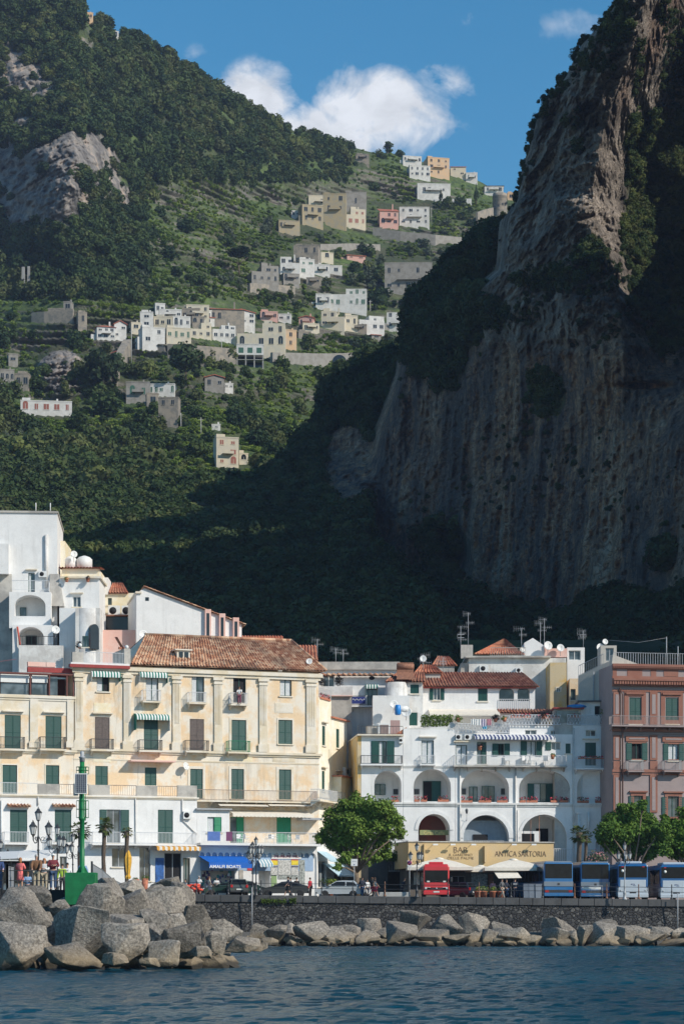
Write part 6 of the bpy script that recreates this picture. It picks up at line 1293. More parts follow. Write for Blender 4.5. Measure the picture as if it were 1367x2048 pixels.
bx, hb, wb, tb = blk(243.5, 'grey box balcony house with climbing plants behind the palazzo corner', 637, 703, 1391, None, [(0,0,0,0,'g')][:0], 'old', 5)  # grey render puts this wall's shade into its colour
MB().box(-.1, wb+.1, -.2, 5, tb, tb+.9).build('parapet', C['white2'], bx); MB().box(-.1, wb+.1, -.3, -.201, tb-.1, tb).build('ledge', C['pink'], bx)
for (x, lab) in ((643,'climbing plant left of the grey balcony window'),(678,'climbing plant right of the grey balcony window')):
    o = empty('climbing_plant', P(x, 1376, 244.2), 0, lab, 'plant', 'climbing plants on the grey balcony'); MB().tube([(0, 0, -.5), (.1, 0, .6), (0, 0, 1.2)], .03, 4).build('stem', MATS['tree_bark'], o)
    V_, F_ = crown_arrays(int(x), n=260, leaf=.13); mesh_np('foliage', V_*np.array([.5, .3, .8])+np.array([0, 0, .7]), F_, M_dark, False, o)
c4, h4, w4, t4 = blk(249, 'wide old house with a roof terrace full of satellite dishes', 937, 1131, 1316, None, (), 'white2', 9)
MB().box(-.4, h4.u(1100), -.5, 9, t4, t4+.18).build('roof_edge', C['old'], c4); ac_unit(h4, c4, 958, 1331, 975, 1344); ac_unit(h4, c4, 1030, 1336, 1044, 1346)
MB().box(h4.u(921), h4.u(1131), .3, 9, -2, t4-.5).build('rear_wall', C['old'], c4)
zz = t4+.18; a, b, c_ = h4.u(947), h4.u(1050), h4.u(1013); tiled_roof(c4, (a, .8, zz+.3), (b, .8, zz+.3), (c_+.1, 4, h4.z(1013, 1279, 4)), (c_-.1, 4, h4.z(1013, 1279, 4)), M_tile3)
railing_mb([(h4.u(980), .1, zz), (h4.u(1050), .1, zz)], .9, .015, .2).build('railing', C['old'], c4); MB().box(h4.u(921), h4.u(945), .2, .5, zz-.2, zz+1.2).build('parapet', C['old'], c4)
MB().prism([(h4.u(1049), zz), (h4.u(1089), zz), (h4.u(1089), zz+1.2), (h4.u(1066), zz+2.0), (h4.u(1049), zz+1.5)], 'y', 1.0, 4).build('gable_room', C['white'], c4)
for (x, y, r, az) in ((1095,1291,.46,.3),(1120,1295.5,.4,.2),(1043,1299,.28,.6)): dish(c4, (h4.u(x), .3, h4.z(x, y)), r, az)
for k, (x, h, kd) in enumerate(((922,2.4,1),(937,3.8,0),(1044,2.2,0),(1082,2.8,0),(1090,3.2,0))): antenna(c4, (h4.u(x), 1.5, zz), h+.9, kd, k)
MB().box(h4.u(1089), h4.u(1100), .8, 3, zz, zz+1.3).box(h4.u(1100), h4.u(1134), .8, 3, zz, zz+.9).build('chimney', C['pink'], c4)
o4, q4, w4b, t4b = blk(250, 'small roof room with a wide green tinted window among the aerials', 1133, 1168, 1295, None, [(1136,1301,1160,1320,'g',{'fr':'w','sill':0})], 'white', 4); antenna(o4, (q4.u(1166), .3, t4b), 1.8, 1, 7); dish(o4, (q4.u(1187), -6, q4.z(1187, 1309)), .45, .3, pole=2); dish(o4, (q4.u(1196), -6, q4.z(1196, 1297)), .3, .3, pole=2)
for (x0, x1, y0, y1, D_, lab) in ((833,880,1330,1346,241,'low orange hipped roof behind the long red brown one'),(868,908,1313,1331,246,'steep little orange tiled roof left of the roof terrace'),(791,830,1336,1358,242,'small grey roof room beside the solar heater')):
    o, g_, w_, z_ = blk(D_, lab, x0, x1, y1, None, (), 'old', 4, name='back_house'); tiled_roof(o, (-.3, -.2, z_), (w_+.3, -.2, z_), (w_*.8, 2.5, g_.z((x0+x1)/2, y0, 2.5)), (w_*.2, 2.5, g_.z((x0+x1)/2, y0, 2.5)), M_tile3)
    if x0 == 833: dish(o, (g_.u(845), -.6, g_.z(845, 1319)), .34, 0); antenna(o, (g_.u(846), .5, z_), 1.9, 1, 12); antenna(o, (g_.u(886), .5, z_), 1.6, 1, 13)
c5, h5, w5, t5 = blk(244, 'peeling ochre walled house with a tiny white framed window', 1099, 1132, 1325, None, [(1112,1376,1120,1384,'g',{'fr':'w','sur':.12,'sill':0})], 'ochre', 5)
blk(243, 'cream house with a green door deep between the roofs', 1138, 1158, 1357, None, [(1140,1378,1150,1400,'g',{'fr':'g'})], 'cream', 5)
c6 = empty('beige_building', P(1155, 1795, 235), -.5, 'big blank beige building left of the red palazzo', 'building'); k_ = 235/FPX
mb = MB(); Lb = 72*k_/math.cos(.5)*.93; mb.prism([(0, 0), (Lb, 0), (Lb, (1795-1322)*k_), (0, (1795-1352)*k_)], 'y', 0, 6); mb.build('wall', C['beige'], c6)
railing_mb([(0, .1, (1795-1352)*k_), (Lb*.7, .1, (1795-1331)*k_)], 1.0, .015, .2).build('railing', M_metal, c6); MB().tube([(Lb*.45, -.1, 2), (Lb*.45, -.1, (1795-1345)*k_)], .05, 5).build('drainpipe', M_metal, c6)
MB().box(Lb*.62, Lb, -.05, -.001, (1795-1405)*k_, (1795-1390)*k_).build('striped_blind', stripe('red_white_stripes', (0.4, 0.06, 0.05), (0.7, 0.68, 0.62), .25), c6)
ph, gp, wp, tp = blk(236, 'square beige roof turret with a shutter at the corner of the red palazzo', 1200, 1232, 1291, None, [(1210,1296,1226,1322,'g',{'fr':'m','sill':0})], 'beige', 3)
wr_, gw, ww_, tw = blk(233.6, 'white shed with a dark doorway and a potted palm on the right roof terrace', 1158, 1222, 1404, None, [(1188,1412,1207,1432,'g',{'glass':0,'sill':0})], 'white', 3); MB().box(-.2, ww_+.1, -.4, 3, tw, tw+.12).build('flat_roof', M_iron, wr_)
sk, gk, wk, tk = blk(233.2, 'glazed garden shelter under a blue tarpaulin on the roof terrace', 1108, 1160, 1418, None, [], 'old', 2.5); MB().box(.2, wk-.2, -.05, -.001, tk-1.3, tk-.15).build('glazing', M_glass, sk); MB().box(-.2, wk+.3, -.5, 2.5, tk, tk+.12).build('roof', M_redt, sk)
tp_ = MB(); tp_.ball((0, 0, 0), .6, n=8, sq=(1.6, .9, .35)); tag(tp_.build('tarpaulin', simple('blue_tarpaulin', (0.02, 0.2, 0.5), .6, .2, 4), None, P(1152, 1413, 233)), 'crumpled bright blue tarpaulin on the roof terrace', 'tarpaulin')
bp_ = MB()
for k in range(4): tiled = None
FR = Fac(1223, 229.5, 1460, 231.5)
wr = [(1257.5,1395,1281,1448,'s'),(1330,1396,1355,1448,'s'),(1403,1396,1428,1448,'s'),(1262,1486,1282,1520,'o',{'glass':0,'lw':.55,'cur':0}),(1335,1487,1356,1521,'o',{'cur':.9,'lw':.5}),(1408,1487,1430,1521,'o',{}),
 (1266,1592,1291,1640,'o',{'lw':.5}),(1332,1594,1356,1640,'o',{'lw':.5}),(1406,1594,1430,1640,'o',{}),(1256,1344,1262,1356,'g',{'fr':'w','sill':0}),(1268,1345,1280,1357,'g',{'fr':'w','sill':0}),(1329,1346,1352,1358,'g',{'fr':'w','cur':.9,'sill':0})]
rp_, fr, WR, zr = bld(FR, 'red and mauve palazzo with framed panels, green shutters and a bracketed cornice', 'palazzo', 1223, 1460, 1331, wr, 'mauve', 12, name='red_palazzo', ys=1290)
T = C['terra']
def hband(y0, y1, p=.05, m=T, name='band'): MB().box(-.02, WR, -p, -.001, fr.z(1300, y1), fr.z(1300, y0)).build(name, m, rp_)
def rect(x0, y0, x1, y1, p=.06, m=T, name='panel', frame=None):
    a, b, c, d = fr.u(x0), fr.u(x1), fr.z((x0+x1)/2, y1), fr.z((x0+x1)/2, y0); mb = MB()
    if frame:
        e = frame
        for q in ((a, a+e, c, d), (b-e, b, c, d), (a+e, b-e, c, c+e), (a+e, b-e, d-e, d)): mb.box(q[0], q[1], -p, -.001, q[2], q[3])
    else: mb.box(a, b, -p, -.001, c, d)
    return mb.build(name, m, rp_)
hband(1329, 1334, .35, name='cornice'); hband(1334, 1339, .2); hband(1353, 1358, .1); hband(1359, 1363, .7, name='cornice'); hband(1363, 1373, .35)
mb = MB(); n = 46
for k in range(n): c = WR*(k+.5)/n; mb.box(c-.09, c+.09, -.62, -.351, fr.z(1300, 1370), fr.z(1300, 1363.2))
mb.build('brackets', T, rp_); mb = MB()
for k in range(60): c = WR*(k+.5)/60; mb.box(c-.06, c+.06, -.32, -.201, fr.z(1300, 1337), fr.z(1300, 1334.1))
mb.build('dentils', T, rp_)
for (x0, x1) in ((1224,1232),(1253,1283),(1300,1311),(1326,1355),(1372,1384),(1400,1430)): rect(x0, 1339, x1, 1353, .04)
hband(1380, 1384, .08); hband(1451, 1457, .12); hband(1459, 1464, .2); hband(1466, 1468, .12, C['mauve']); hband(1539, 1545, .14); hband(1547, 1550, .1)
for (x0, x1) in ((1225,1239.5),(1298,1313),(1371,1386),(1443,1458)):
    for (y0, y1) in ((1384,1432),(1470,1520),(1550,1625)): rect(x0, y0, x1, y1, .1); rect(x0+4, y0+5, x1-4, y1-4, .13, C['mauve'])
    rect(x0, 1433, x1, 1450, .12); rect(x0, 1522, x1, 1538, .12)
for (x0, x1, y0, y1) in ((1247,1290,1384,1449),(1320,1364,1385,1449),(1393,1437,1385,1449)): rect(x0, y0, x1, y1, .07, frame=.42); rect(x0+3, y0+1, x1-3, y0+5, .2)
for (x0, x1, y0) in ((1250,1294,1472),(1323,1367,1473),(1396,1440,1473)): rect(x0, y0, x1, y0+11, .12); rect(x0+6, y0+4, x1-6, y0+7, .15, C['mauve']); rect(x0+4, y0+11, x1-4, y0+50, .05, frame=.2)
for (x0, x1, y0) in ((1260,1290,1585),(1328,1362,1586),(1400,1436,1586)): rect(x0, y0, x1, 1640, .08, frame=.3); rect(x0-3, y0-3, x1+3, y0, .22)
balcony(fr, rp_, 1223, 1433, 1459, 1451, simple('pale_iron', (0.36, 0.30, 0.28), .6), dep=1.0, slab=C['mauve'])
for (a, b) in ((1256,1286),(1328,1362),(1401,1437)): balcony(fr, rp_, a, 1521, b, 1541, M_metal, dep=.8, slab=C['mauve'])
MB().tube([(fr.u(1237), -.2, zr-2.2), (fr.u(1242), -.25, zr-2.8), (fr.u(1243), -.25, 2)], .07, 6).build('drainpipe', simple('brown_pipe', (0.10, 0.05, 0.04), .6), rp_)
railing_mb([(.3, .6, zr), (WR, .6, zr)], 1.25, .02, .24).build('railing', M_metal, rp_); MB().prism([(0, zr), (3, zr), (0.1, zr+1.0)], 'y', .1, 1.0).build('stair_wall', C['beige'], rp_)
MB().tube([(fr.u(1338), 1, zr), (fr.u(1338), 1, zr+2.9)], .05, 5).tube([(0, 2, zr+2.6), (fr.u(1285), 1.5, zr+2.35), (fr.u(1338), 1, zr+2.8)], .012, 4).tube([(fr.u(1361), 1, zr), (fr.u(1361), 1, zr+2.0)], .05, 5).build('line_post', M_metal, rp_)
FB = Fac(816, 218.5, 1106, 221.0)
br, fb, WB, zb_ = bld(FB, 'long yellow ochre shop front with two painted names', 'shop', 816, 1106, 1685, [], 'bar', 6, name='bar_front', ys=960, yb=1737)
MB().box(-.06, WB+.06, -.1, 6, zb_, zb_+.1).build('top_edge', C['old'], br); MB().box(fb.u(846), fb.u(848), -.25, -.001, fb.z(847, 1735), fb.z(847, 1688)).build('rib', C['bar'], br)
for x in (966, 1001): pass
MB().box(fb.u(966), fb.u(970), -.45, -.001, fb.z(968, 1725), fb.z(968, 1692)).build('fin', C['bar'], br)
M_let = simple('brown_lettering', (0.20, 0.13, 0.08), .8)
def serif(s, xc, y0, y1, wpx):
    o = text('lettering', s, fb.u(xc+wpx/2)-fb.u(xc-wpx/2), (y1-y0)*219/FPX, (fb.u(xc), -.03, fb.z(xc, y1)), M_let, br, bold=-.012 if wpx in (28, 102) else -.022); return o
serif('BAR', 920.5, 1694, 1705, 28); serif('IL GIARDINO', 920.5, 1707, 1712, 46); serif('DELLE PALME', 920.5, 1713.5, 1718.5, 52); serif('ANTICA SARTORIA', 1040, 1702, 1713, 102)
for x in (865, 900, 941, 1022, 1061): MB().box(fb.u(x)-.15, fb.u(x)+.3, -.75, -.55, fb.z(x, 1691), fb.z(x, 1688)).tube([(fb.u(x), -.55, fb.z(x, 1689)), (fb.u(x), -.001, fb.z(x, 1689))], .03, 4).build('spotlight', M_frame, br)
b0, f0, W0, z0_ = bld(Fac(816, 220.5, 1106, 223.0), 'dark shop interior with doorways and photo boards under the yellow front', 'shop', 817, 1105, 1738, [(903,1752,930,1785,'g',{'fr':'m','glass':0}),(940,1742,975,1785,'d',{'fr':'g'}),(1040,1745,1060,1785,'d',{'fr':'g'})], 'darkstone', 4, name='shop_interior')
board(f0, b0, 941, 1747, 973, 1784, M_ph, -.12, 'photo_board'); board(f0, b0, 826, 1745, 838, 1770, M_awn_w, -.12, 'menu_board'); board(f0, b0, 975, 1748, 985, 1785, M_rust, -.1, 'door_panel')
ds, fd, Wd, zd = bld(Fac(735, 224, 820, 224.5), 'dark stone bastion with a barred arch between the tree and the bar', 'wall', 736, 816, 1706, [], 'darkstone', 5, name='stone_bastion', arches=[(775,1723,816,1790,2.5,1)])
mb = MB(); c, r = fd.u(797), (fd.u(816)-fd.u(775))/2; zc = fd.z(795, 1742)
for k in range(9): x = c-r+2*r*(k+.5)/9; h = math.sqrt(max(0, r*r-(x-c)**2)); mb.box(x-.03, x+.03, .1, .14, zc, zc+h)
mb.box(c-r, c+r, .1, .16, zc-.05, zc+.05); mb.build('fanlight', M_metal, ds)
railing_mb([(0, .2, zd), (Wd, .2, zd)], 1.2, .015, .2).build('railing', M_metal, ds); MB().box(fd.u(770), fd.u(800), 3, 4.5, zd, zd+2.2).build('upper_room', C['white'], ds); board(fd, ds, 775, 1695, 790, 1706, M_metal, 2.9)
V_, F_ = crown_arrays(77, n=500, leaf=.1); bo_ = empty('hanging_shrub', P(792, 1712, 223.5), 0, 'shrub hanging over the stone bastion', 'shrub'); mesh_np('foliage', V_*np.array([1.1, .5, .8]), F_, M_vine, False, bo_); MB().tube([(0, .4, -.4), (0, .1, .2)], .05, 4).build('stem', MATS['tree_bark'], bo_)
tw_, ft, WT, zt2 = bld(Fac(1106, 222, 1240, 223), 'white terrace railing wall behind the buses', 'wall', 1107, 1215, 1724, [], 'white2', 6, name='terrace_wall'); railing_mb([(0, .1, zt2), (WT, .1, zt2)], 1.2, .018, .2).build('railing', M_rail, tw_)

for k, (x, y, D_, s, lab) in enumerate(((916,1437,231.6,.5,'bushy plant in the left corner of the laundry terrace'),(990,1437,231.8,.45,'bushy plant behind the pink cloth on the laundry terrace'),(1008,1436,232,.35,'small red potted plant at the right end of the laundry terrace'),(1086,1430,232.6,.35,'round potted plant in the middle of the flowered railing'),(1208,1426,233,.5,'spiky plant by the dark doorway on the right roof terrace'),(959,1493,231.3,.4,'tall orange leaved pot on the long terrace'),(1104,1511,231.2,.3,'light green pot under the hanging white cloth'),(176,1157,242.6,.35,'round bush on the plant terrace at upper left'),(134,1157,242.6,.3,'spiky bush on the plant terrace at upper left'),(160,1290,237,.45,'green shrub at the foot of the weathered turret'))):
    V_, F_ = crown_arrays(300+k, n=240, leaf=.15); o = empty('potted_plant', P(x, y, D_), 0, lab, 'plant', 'potted plants on the terraces'); mesh_np('foliage', V_*s, F_, (M_vine, M_dark)[k % 2], False, o); MB().lathe([(.14, -.35), (.2, .05)], 8).build('pot', M_terr, o)
xs = [-140, -14, 40, 150]; V_ = []; 
for y in (208.6, 262): V_ += [(x, y, gz(x)) for x in xs]
V_ += [(x, 270, 19) for x in xs]+[(x, 345, 42) for x in xs]
n = 4; F_ = [(r*n+c, r*n+c+1, (r+1)*n+c+1, (r+1)*n+c) for r in range(3) for c in range(3)]
t = NT('asphalt_quay'); t.color(t.ramp(t.noise(1.2, detail=8), [(0.3, (0.045, 0.045, 0.046)), (0.7, (0.075, 0.073, 0.07))])).rough(0.9).bump(t.noise(25.0), .01, .4)
M_asph = t.m
o = MB().add(V_, F_).build('ground', [M_asph, M_hill]); tag(o, kind='structure')
for p in list(o.data.polygons)[3:]: p.material_index = 1
t = NT('quay_stone'); ob = t.geo.outputs['Position']; mp = t.mapping((1, 1, 1.25))
e = t.voro(3.0, mp, feature='DISTANCE_TO_EDGE', rnd=.85); cl_ = t.sep(t.voro(3.0, mp, out='Color', rnd=.85))[0]
c_ = t.ramp(cl_, [(0.0, (0.035, 0.036, 0.038)), (0.5, (0.06, 0.06, 0.06)), (1.0, (0.15, 0.145, 0.135))]); c_ = t.mix(0.8, c_, t.ramp(t.noise(6.0, detail=6), [(0.3, (.5,)*3), (0.7, (1.2,)*3)]), 'MULTIPLY')
jn = t.ramp(e, [(0.02, 1.0), (0.07, 0.0)]); t.color(t.mix(jn, c_, (0.028, 0.026, 0.024))).rough(.9).bump(t.math('ADD', t.ramp(e, [(0.0, 0.0), (0.12, 1.0)]), t.math('MULTIPLY', t.noise(8.0), .3)), .12, 1.0); M_quay = t.m
x0, x1 = -140, 150
wall = empty('quay_wall', (-14, 208, 0), 0, 'long dark rough stone quay wall with a coping of big blocks', 'wall')
q = []
nx, nz = 260, 12; xx = np.linspace(x0+14, x1+14, nx); vv = np.linspace(0, 1, nz); XX_, VV_ = np.meshgrid(xx, vv); ztop = np.array([gz(x-14) for x in xx])-.5
ZZ_ = 0.3+(ztop[None]-.3)*VV_; YY_ = -.25*(1-VV_)+.06*fbm(XX_*1.5, ZZ_*1.5, 0, 3)
mesh_np('stonework', np.stack([XX_, YY_, ZZ_], -1).reshape(-1, 3), grid_faces(nz, nx), M_quay, True, wall)
MB().box(x0+14, x1+14, .25, .9, -2, 3.0).build('core', M_quay, wall)
cp = MB(); x = x0; rr = random.Random(2)
while x < x1:
    w_ = rr.uniform(1.0, 1.7); a = x+14; z = gz(x+.7); cp.box(a+.02, a+w_-.02, -.14+rr.uniform(-.02, .02), .85, z-.52, z+.1+rr.uniform(-.012, .012)); x += w_
cp.build('coping', plaster('dark_coping', (0.10, 0.10, 0.10), (0.07, 0.07, 0.07), stain=(.03, .03, .03), amt=.8), wall, bevel=.03)
for (xa, xb, y, lab) in ((522,572,1802,'strip of green weeds growing under the coping'),(578,592,1801,'small green tuft right of the weed strip')):
    u0, u1 = P(xa, y, 207.8).x, P(xb, y, 207.8).x; n = int((u1-u0)*170)+150; c = np.stack([rs9.uniform(u0, u1, n), 207.85-rs9.rand(n)*.2, P(0, y, 207.8).z+rs9.normal(0, .1, n)], -1); s_ = rs9.uniform(.03, .07, (n, 1)); d1 = rs9.normal(size=(n, 3)); d1 /= np.linalg.norm(d1, axis=1)[:, None]; d2 = np.cross(d1, rs9.normal(size=(n, 3))); d2 /= np.linalg.norm(d2, axis=1)[:, None]
    tag(mesh_np('wall_weeds', np.stack([c-d1*s_, c-d2*s_, c+d1*s_, c+d2*s_], 1).reshape(-1, 3), np.arange(4*n).reshape(-1, 4), M_vine, False), lab, 'weeds')
M_ledge = plaster('ledge_concrete', (0.20, 0.19, 0.175), (0.15, 0.145, 0.135), stain=(.06, .06, .055), amt=.9)
o = MB().box(x0, x1, 205.2, 207.9, -2, 1.15).box(x0, x1, 204.2, 205.199, -2, .75).build('ledge', M_ledge); tag(o, kind='structure')
o = MB().box(-140, P(131, 0, 121).x, 120.3, 206, -2, 3.55).build('pier', M_ledge); tag(o, kind='structure')
o = MB().box(-60, P(131, 0, 121).x+.05, 120.15, 120.9, 3.1, 3.78).build('pier_kerb', simple('dark_wet_stone', (0.035, 0.034, 0.033), .8, .3, 3)); tag(o, kind='structure')
t = NT('sea'); mp = t.mapping((1.1, 2.0, 1)); w1_ = t.noise(1.0, mp, detail=9, rough=.7); w2_ = t.noise(0.22, t.mapping((.6, 1.4, 1)), detail=4)
t.color(t.ramp(t.noise(.03, detail=2), [(.35, (0.001, 0.048, 0.085)), (.65, (0.002, 0.078, 0.125))])).rough(.1); t.b.inputs['IOR'].default_value = 1.33; t.b.inputs['Specular IOR Level'].default_value = .2
t.bump(t.math('ADD', w1_, t.math('MULTIPLY', w2_, 1.0)), .25, 1.0); M_sea = t.m
gy_ = np.concatenate([np.arange(20, 48, 1.0), np.arange(48, 207, .24), [230, 400]]); gx_ = np.arange(-33, 33.01, .17); gx_ = np.concatenate([[-900, -300, -100, -50], gx_, [50, 100, 300, 900]])
GX_, GY_ = np.meshgrid(gx_, gy_); hh_ = .10*fbm(GX_*.22, GY_*.4, 1, 3)+.13*fbm(GX_*.75, GY_*1.0, 4, 4, g=.6); hh_ *= (np.abs(GX_) < 40)
o = mesh_np('sea', np.stack([GX_, GY_, hh_], -1).reshape(-1, 3), grid_faces(len(gy_), len(gx_)), M_sea); tag(o, kind='structure')
o = MB().quad((-1500, -300, -.25), (1500, -300, -.25), (1500, 205, -.25), (-1500, 205, -.25)).build('sea', M_sea); tag(o, kind='structure')
t = NT('boulder_stone'); zc = t.sep()[2]; oi = t.node('ShaderNodeObjectInfo')
g_ = t.ramp(t.noise(7.0, detail=10, rough=.8), [(.36, (0.07, 0.063, 0.056)), (.5, (0.24, 0.215, 0.185)), (.64, (0.44, 0.40, 0.35))])
big = t.ramp(t.noise(.5, detail=4), [(.35, (.75, .74, .73)), (.65, (1.1, 1.08, 1.04))]); g_ = t.mix(1.0, g_, big, 'MULTIPLY')
hs_ = t.node('ShaderNodeHueSaturation'); t.l.new(g_, hs_.inputs['Color']); t.l.new(t.math('ADD', t.math('MULTIPLY', oi.outputs['Random'], .5), .75), hs_.inputs['Value']); g_ = hs_.outputs[0]
zn = t.math('ADD', zc, t.math('MULTIPLY', t.math('SUBTRACT', t.noise(1.2), .5), .8))
g_ = t.mix(t.ramp(zn, [(.35, 1.0), (.75, 0.0)]) if 0 else t.math('MULTIPLY', t.ramp(t.math('DIVIDE', zn, 3.0), [(.14, 1.0), (.42, 0.0)]), .6), g_, (0.30, 0.22, 0.12))
g_ = t.mix(t.math('MULTIPLY', t.ramp(t.math('DIVIDE', zn, 2.0), [(.10, 1.0), (.22, 0.0)]), .92), g_, (0.035, 0.03, 0.022))
t.color(g_).rough(.95).bump(t.math('ADD', t.noise(9.0, detail=8, rough=.7), t.math('MULTIPLY', t.noise(2.0, detail=4), 1.2)), .07, 1.0); M_rock = t.m
def boulder(px, py, w, h, D, seed, label, group, rz=None, sharp=.5, name='boulder'):
    rr = np.random.RandomState(seed); s = D/FPX; W, H = w*s, h*s; p = P(px, py, D)
    n = 12; d = rr.normal(size=(n, 3)); d /= np.abs(d).max(1)[:, None]**.75*np.linalg.norm(d, axis=1)[:, None]**.25
    v = d*rr.uniform(.8, 1.02, (n, 1)); v[:, 1] *= .85
    bm = bmesh.new()
    for q in v: bm.verts.new(q)
    r = bmesh.ops.convex_hull(bm, input=bm.verts)
    bmesh.ops.delete(bm, geom=list({g for g in r['geom_interior']+r['geom_unused'] if isinstance(g, bmesh.types.BMVert)}), context='VERTS')
    bmesh.ops.dissolve_limit(bm, angle_limit=.25, verts=bm.verts, edges=bm.edges)
    bmesh.ops.bevel(bm, geom=bm.edges[:]+bm.verts[:], offset=.05, segments=2, profile=.5, affect='EDGES', clamp_overlap=True)
    bmesh.ops.triangulate(bm, faces=bm.faces); bmesh.ops.subdivide_edges(bm, edges=[e for e in bm.edges if e.calc_length() > .22], cuts=2, use_grid_fill=True); bmesh.ops.triangulate(bm, faces=bm.faces)
    bmesh.ops.subdivide_edges(bm, edges=[e for e in bm.edges if e.calc_length() > .2], cuts=1); bmesh.ops.triangulate(bm, faces=bm.faces)
    bm.verts.ensure_lookup_table(); X = np.array([q.co[:] for q in bm.verts])
    mn, mx = X.min(0), X.max(0); X = (X-(mn+mx)/2)/(mx-mn)*2
    X *= np.array([W/2, max(W, H)*.42, H/2])
    N = X/np.linalg.norm(X, axis=1)[:, None]
    X = X+N*(fbm(X[:, 0]*.9+seed, X[:, 1]*.9, X[:, 2]*.9, 4)*.10*min(W, H))[:, None]+N*(fbm(X[:, 0]*4+seed, X[:, 1]*4, X[:, 2]*4, 4, ridged=True)*.035)[:, None]
    for q, c in zip(bm.verts, X): q.co = c
    for f in bm.faces: f.smooth = True
    me = bpy.data.meshes.new(name); bm.to_mesh(me); bm.free(); me.materials.append(M_rock)
    me.set_sharp_from_angle(angle=.42)
    o = bpy.data.objects.new(name, me); COL.objects.link(o); o.location = p; tag(o, label, 'boulder', group); return o
GL, GRR = 'armour boulders heaped on the pier end', 'boulders lining the foot of the quay wall'
LR = [(50,1824,122,98,113,'huge boulder with a dark left face and pale right face, top left of the heap'),(62,1793,95,42,118,'flat tan boulder behind the huge one under the pier people'),(42,1895,100,100,109,'big blocky brown boulder at the waterline, far left'),
 (164,1866,118,118,110.5,'tallest blocky boulder in the middle of the heap below the green base'),(200,1806,100,80,113,'smooth light grey boulder just right of the green base'),(122,1822,46,46,115.5,'small boulder tucked left of the green base'),
 (150,1914,116,56,107,'low sandy boulder at the water in front of the tallest one'),(252,1890,98,88,108,'dark triangular boulder right of the tallest one at the water'),(250,1860,92,66,111,'rounded grey boulder behind the dark triangular one'),
 (262,1824,78,86,114,'pale slab leaning right of the light grey boulder'),(230,1920,54,30,106,'small wet boulder low between the middle boulders'),(303,1832,80,84,115,'pointed tan boulder in the right half of the heap'),
 (311,1853,62,74,111.5,'egg shaped grey boulder leaning left in the right half'),(300,1872,44,50,109.5,'small upright boulder in front of the egg shaped one'),(327,1908,70,54,107.5,'tan pyramid boulder at the water, right half'),
 (364,1880,82,76,111,'big dark oval boulder leaning right above the water'),(352,1846,46,40,113,'small square boulder above the dark oval one'),(338,1806,98,64,119,'long grey slab on the right shoulder of the heap'),
 (392,1880,38,58,114,'narrow standing boulder right of the dark oval one'),(394,1841,58,62,118,'grey wedge boulder near the end of the quay wall corner'),(427,1884,54,48,118.5,'brown boulder third from the right tip of the heap'),
 (451,1860,70,46,125,'broad knobbly boulder near the right tip of the heap'),(480,1889,82,32,121,'long low boulder at the right tip of the heap'),(262,1782,70,46,123,'slanted slab below the curving fence'),(303,1789,64,40,126,'flat boulder below the white car'),
 (362,1793,54,60,124,'upright slab at the top right of the heap'),(92,1872,62,56,114,'dark boulder wedged behind the blocky brown one'),(100,1846,60,44,117,'boulder in shade under the huge one'),(222,1780,60,50,121,'boulder behind the light grey one by the fence'),
 (330,1770,60,34,131,'low boulder touching the end of the fence'),(150,1806,60,44,120,'boulder hidden behind the middle, under the green base'),(12,1816,50,46,121,'boulder at the left frame edge behind the huge one'),(510,1894,50,18,122,'half sunk tan rock, last of the heap tip'),
 (400,1905,46,26,110,'low wet rock below the narrow standing boulder'),(300,1925,40,18,106.5,'small wet rock left of the tan pyramid')]
SEEDL = {0: 2, 3: 21}
for i, (x, y, w_, h_, D_, lab) in enumerate(LR): boulder(x, y, w_*1.0, h_*1.0, D_, SEEDL.get(i, 300+i*3), lab, GL)
RRk = [(519,1863,38,28),(554,1869,38,34),(577,1860,34,24),(624,1866,68,42),(671,1871,40,32),(680,1859,48,16),(682,1875,56,26),(706,1865,28,24),(739,1857,42,34),(736,1876,46,28),(766,1870,24,24),(805,1867,60,42),(832,1848,58,48),(864,1876,62,30),(890,1855,60,44),(946,1852,56,46),(912,1880,50,20),(948,1878,28,26),(982,1875,40,28),
 (1003,1858,38,26),(994,1874,32,28),(1032,1871,68,28),(1058,1882,44,22),(1118,1855,64,34),(1108,1876,54,36),(1145,1876,26,26),(1167,1875,30,40),(1204,1870,64,48),(1212,1856,40,30),(1216,1885,52,28),(1258,1874,60,38),(1285,1868,36,26),(1322,1868,50,24),(1298,1883,68,26),(1334,1889,60,22),(1362,1871,40,28),(1395,1875,50,34),(540,1884,30,16),(640,1886,40,12),(1010,1889,50,12),(1240,1893,50,12),(850,1889,50,12)]
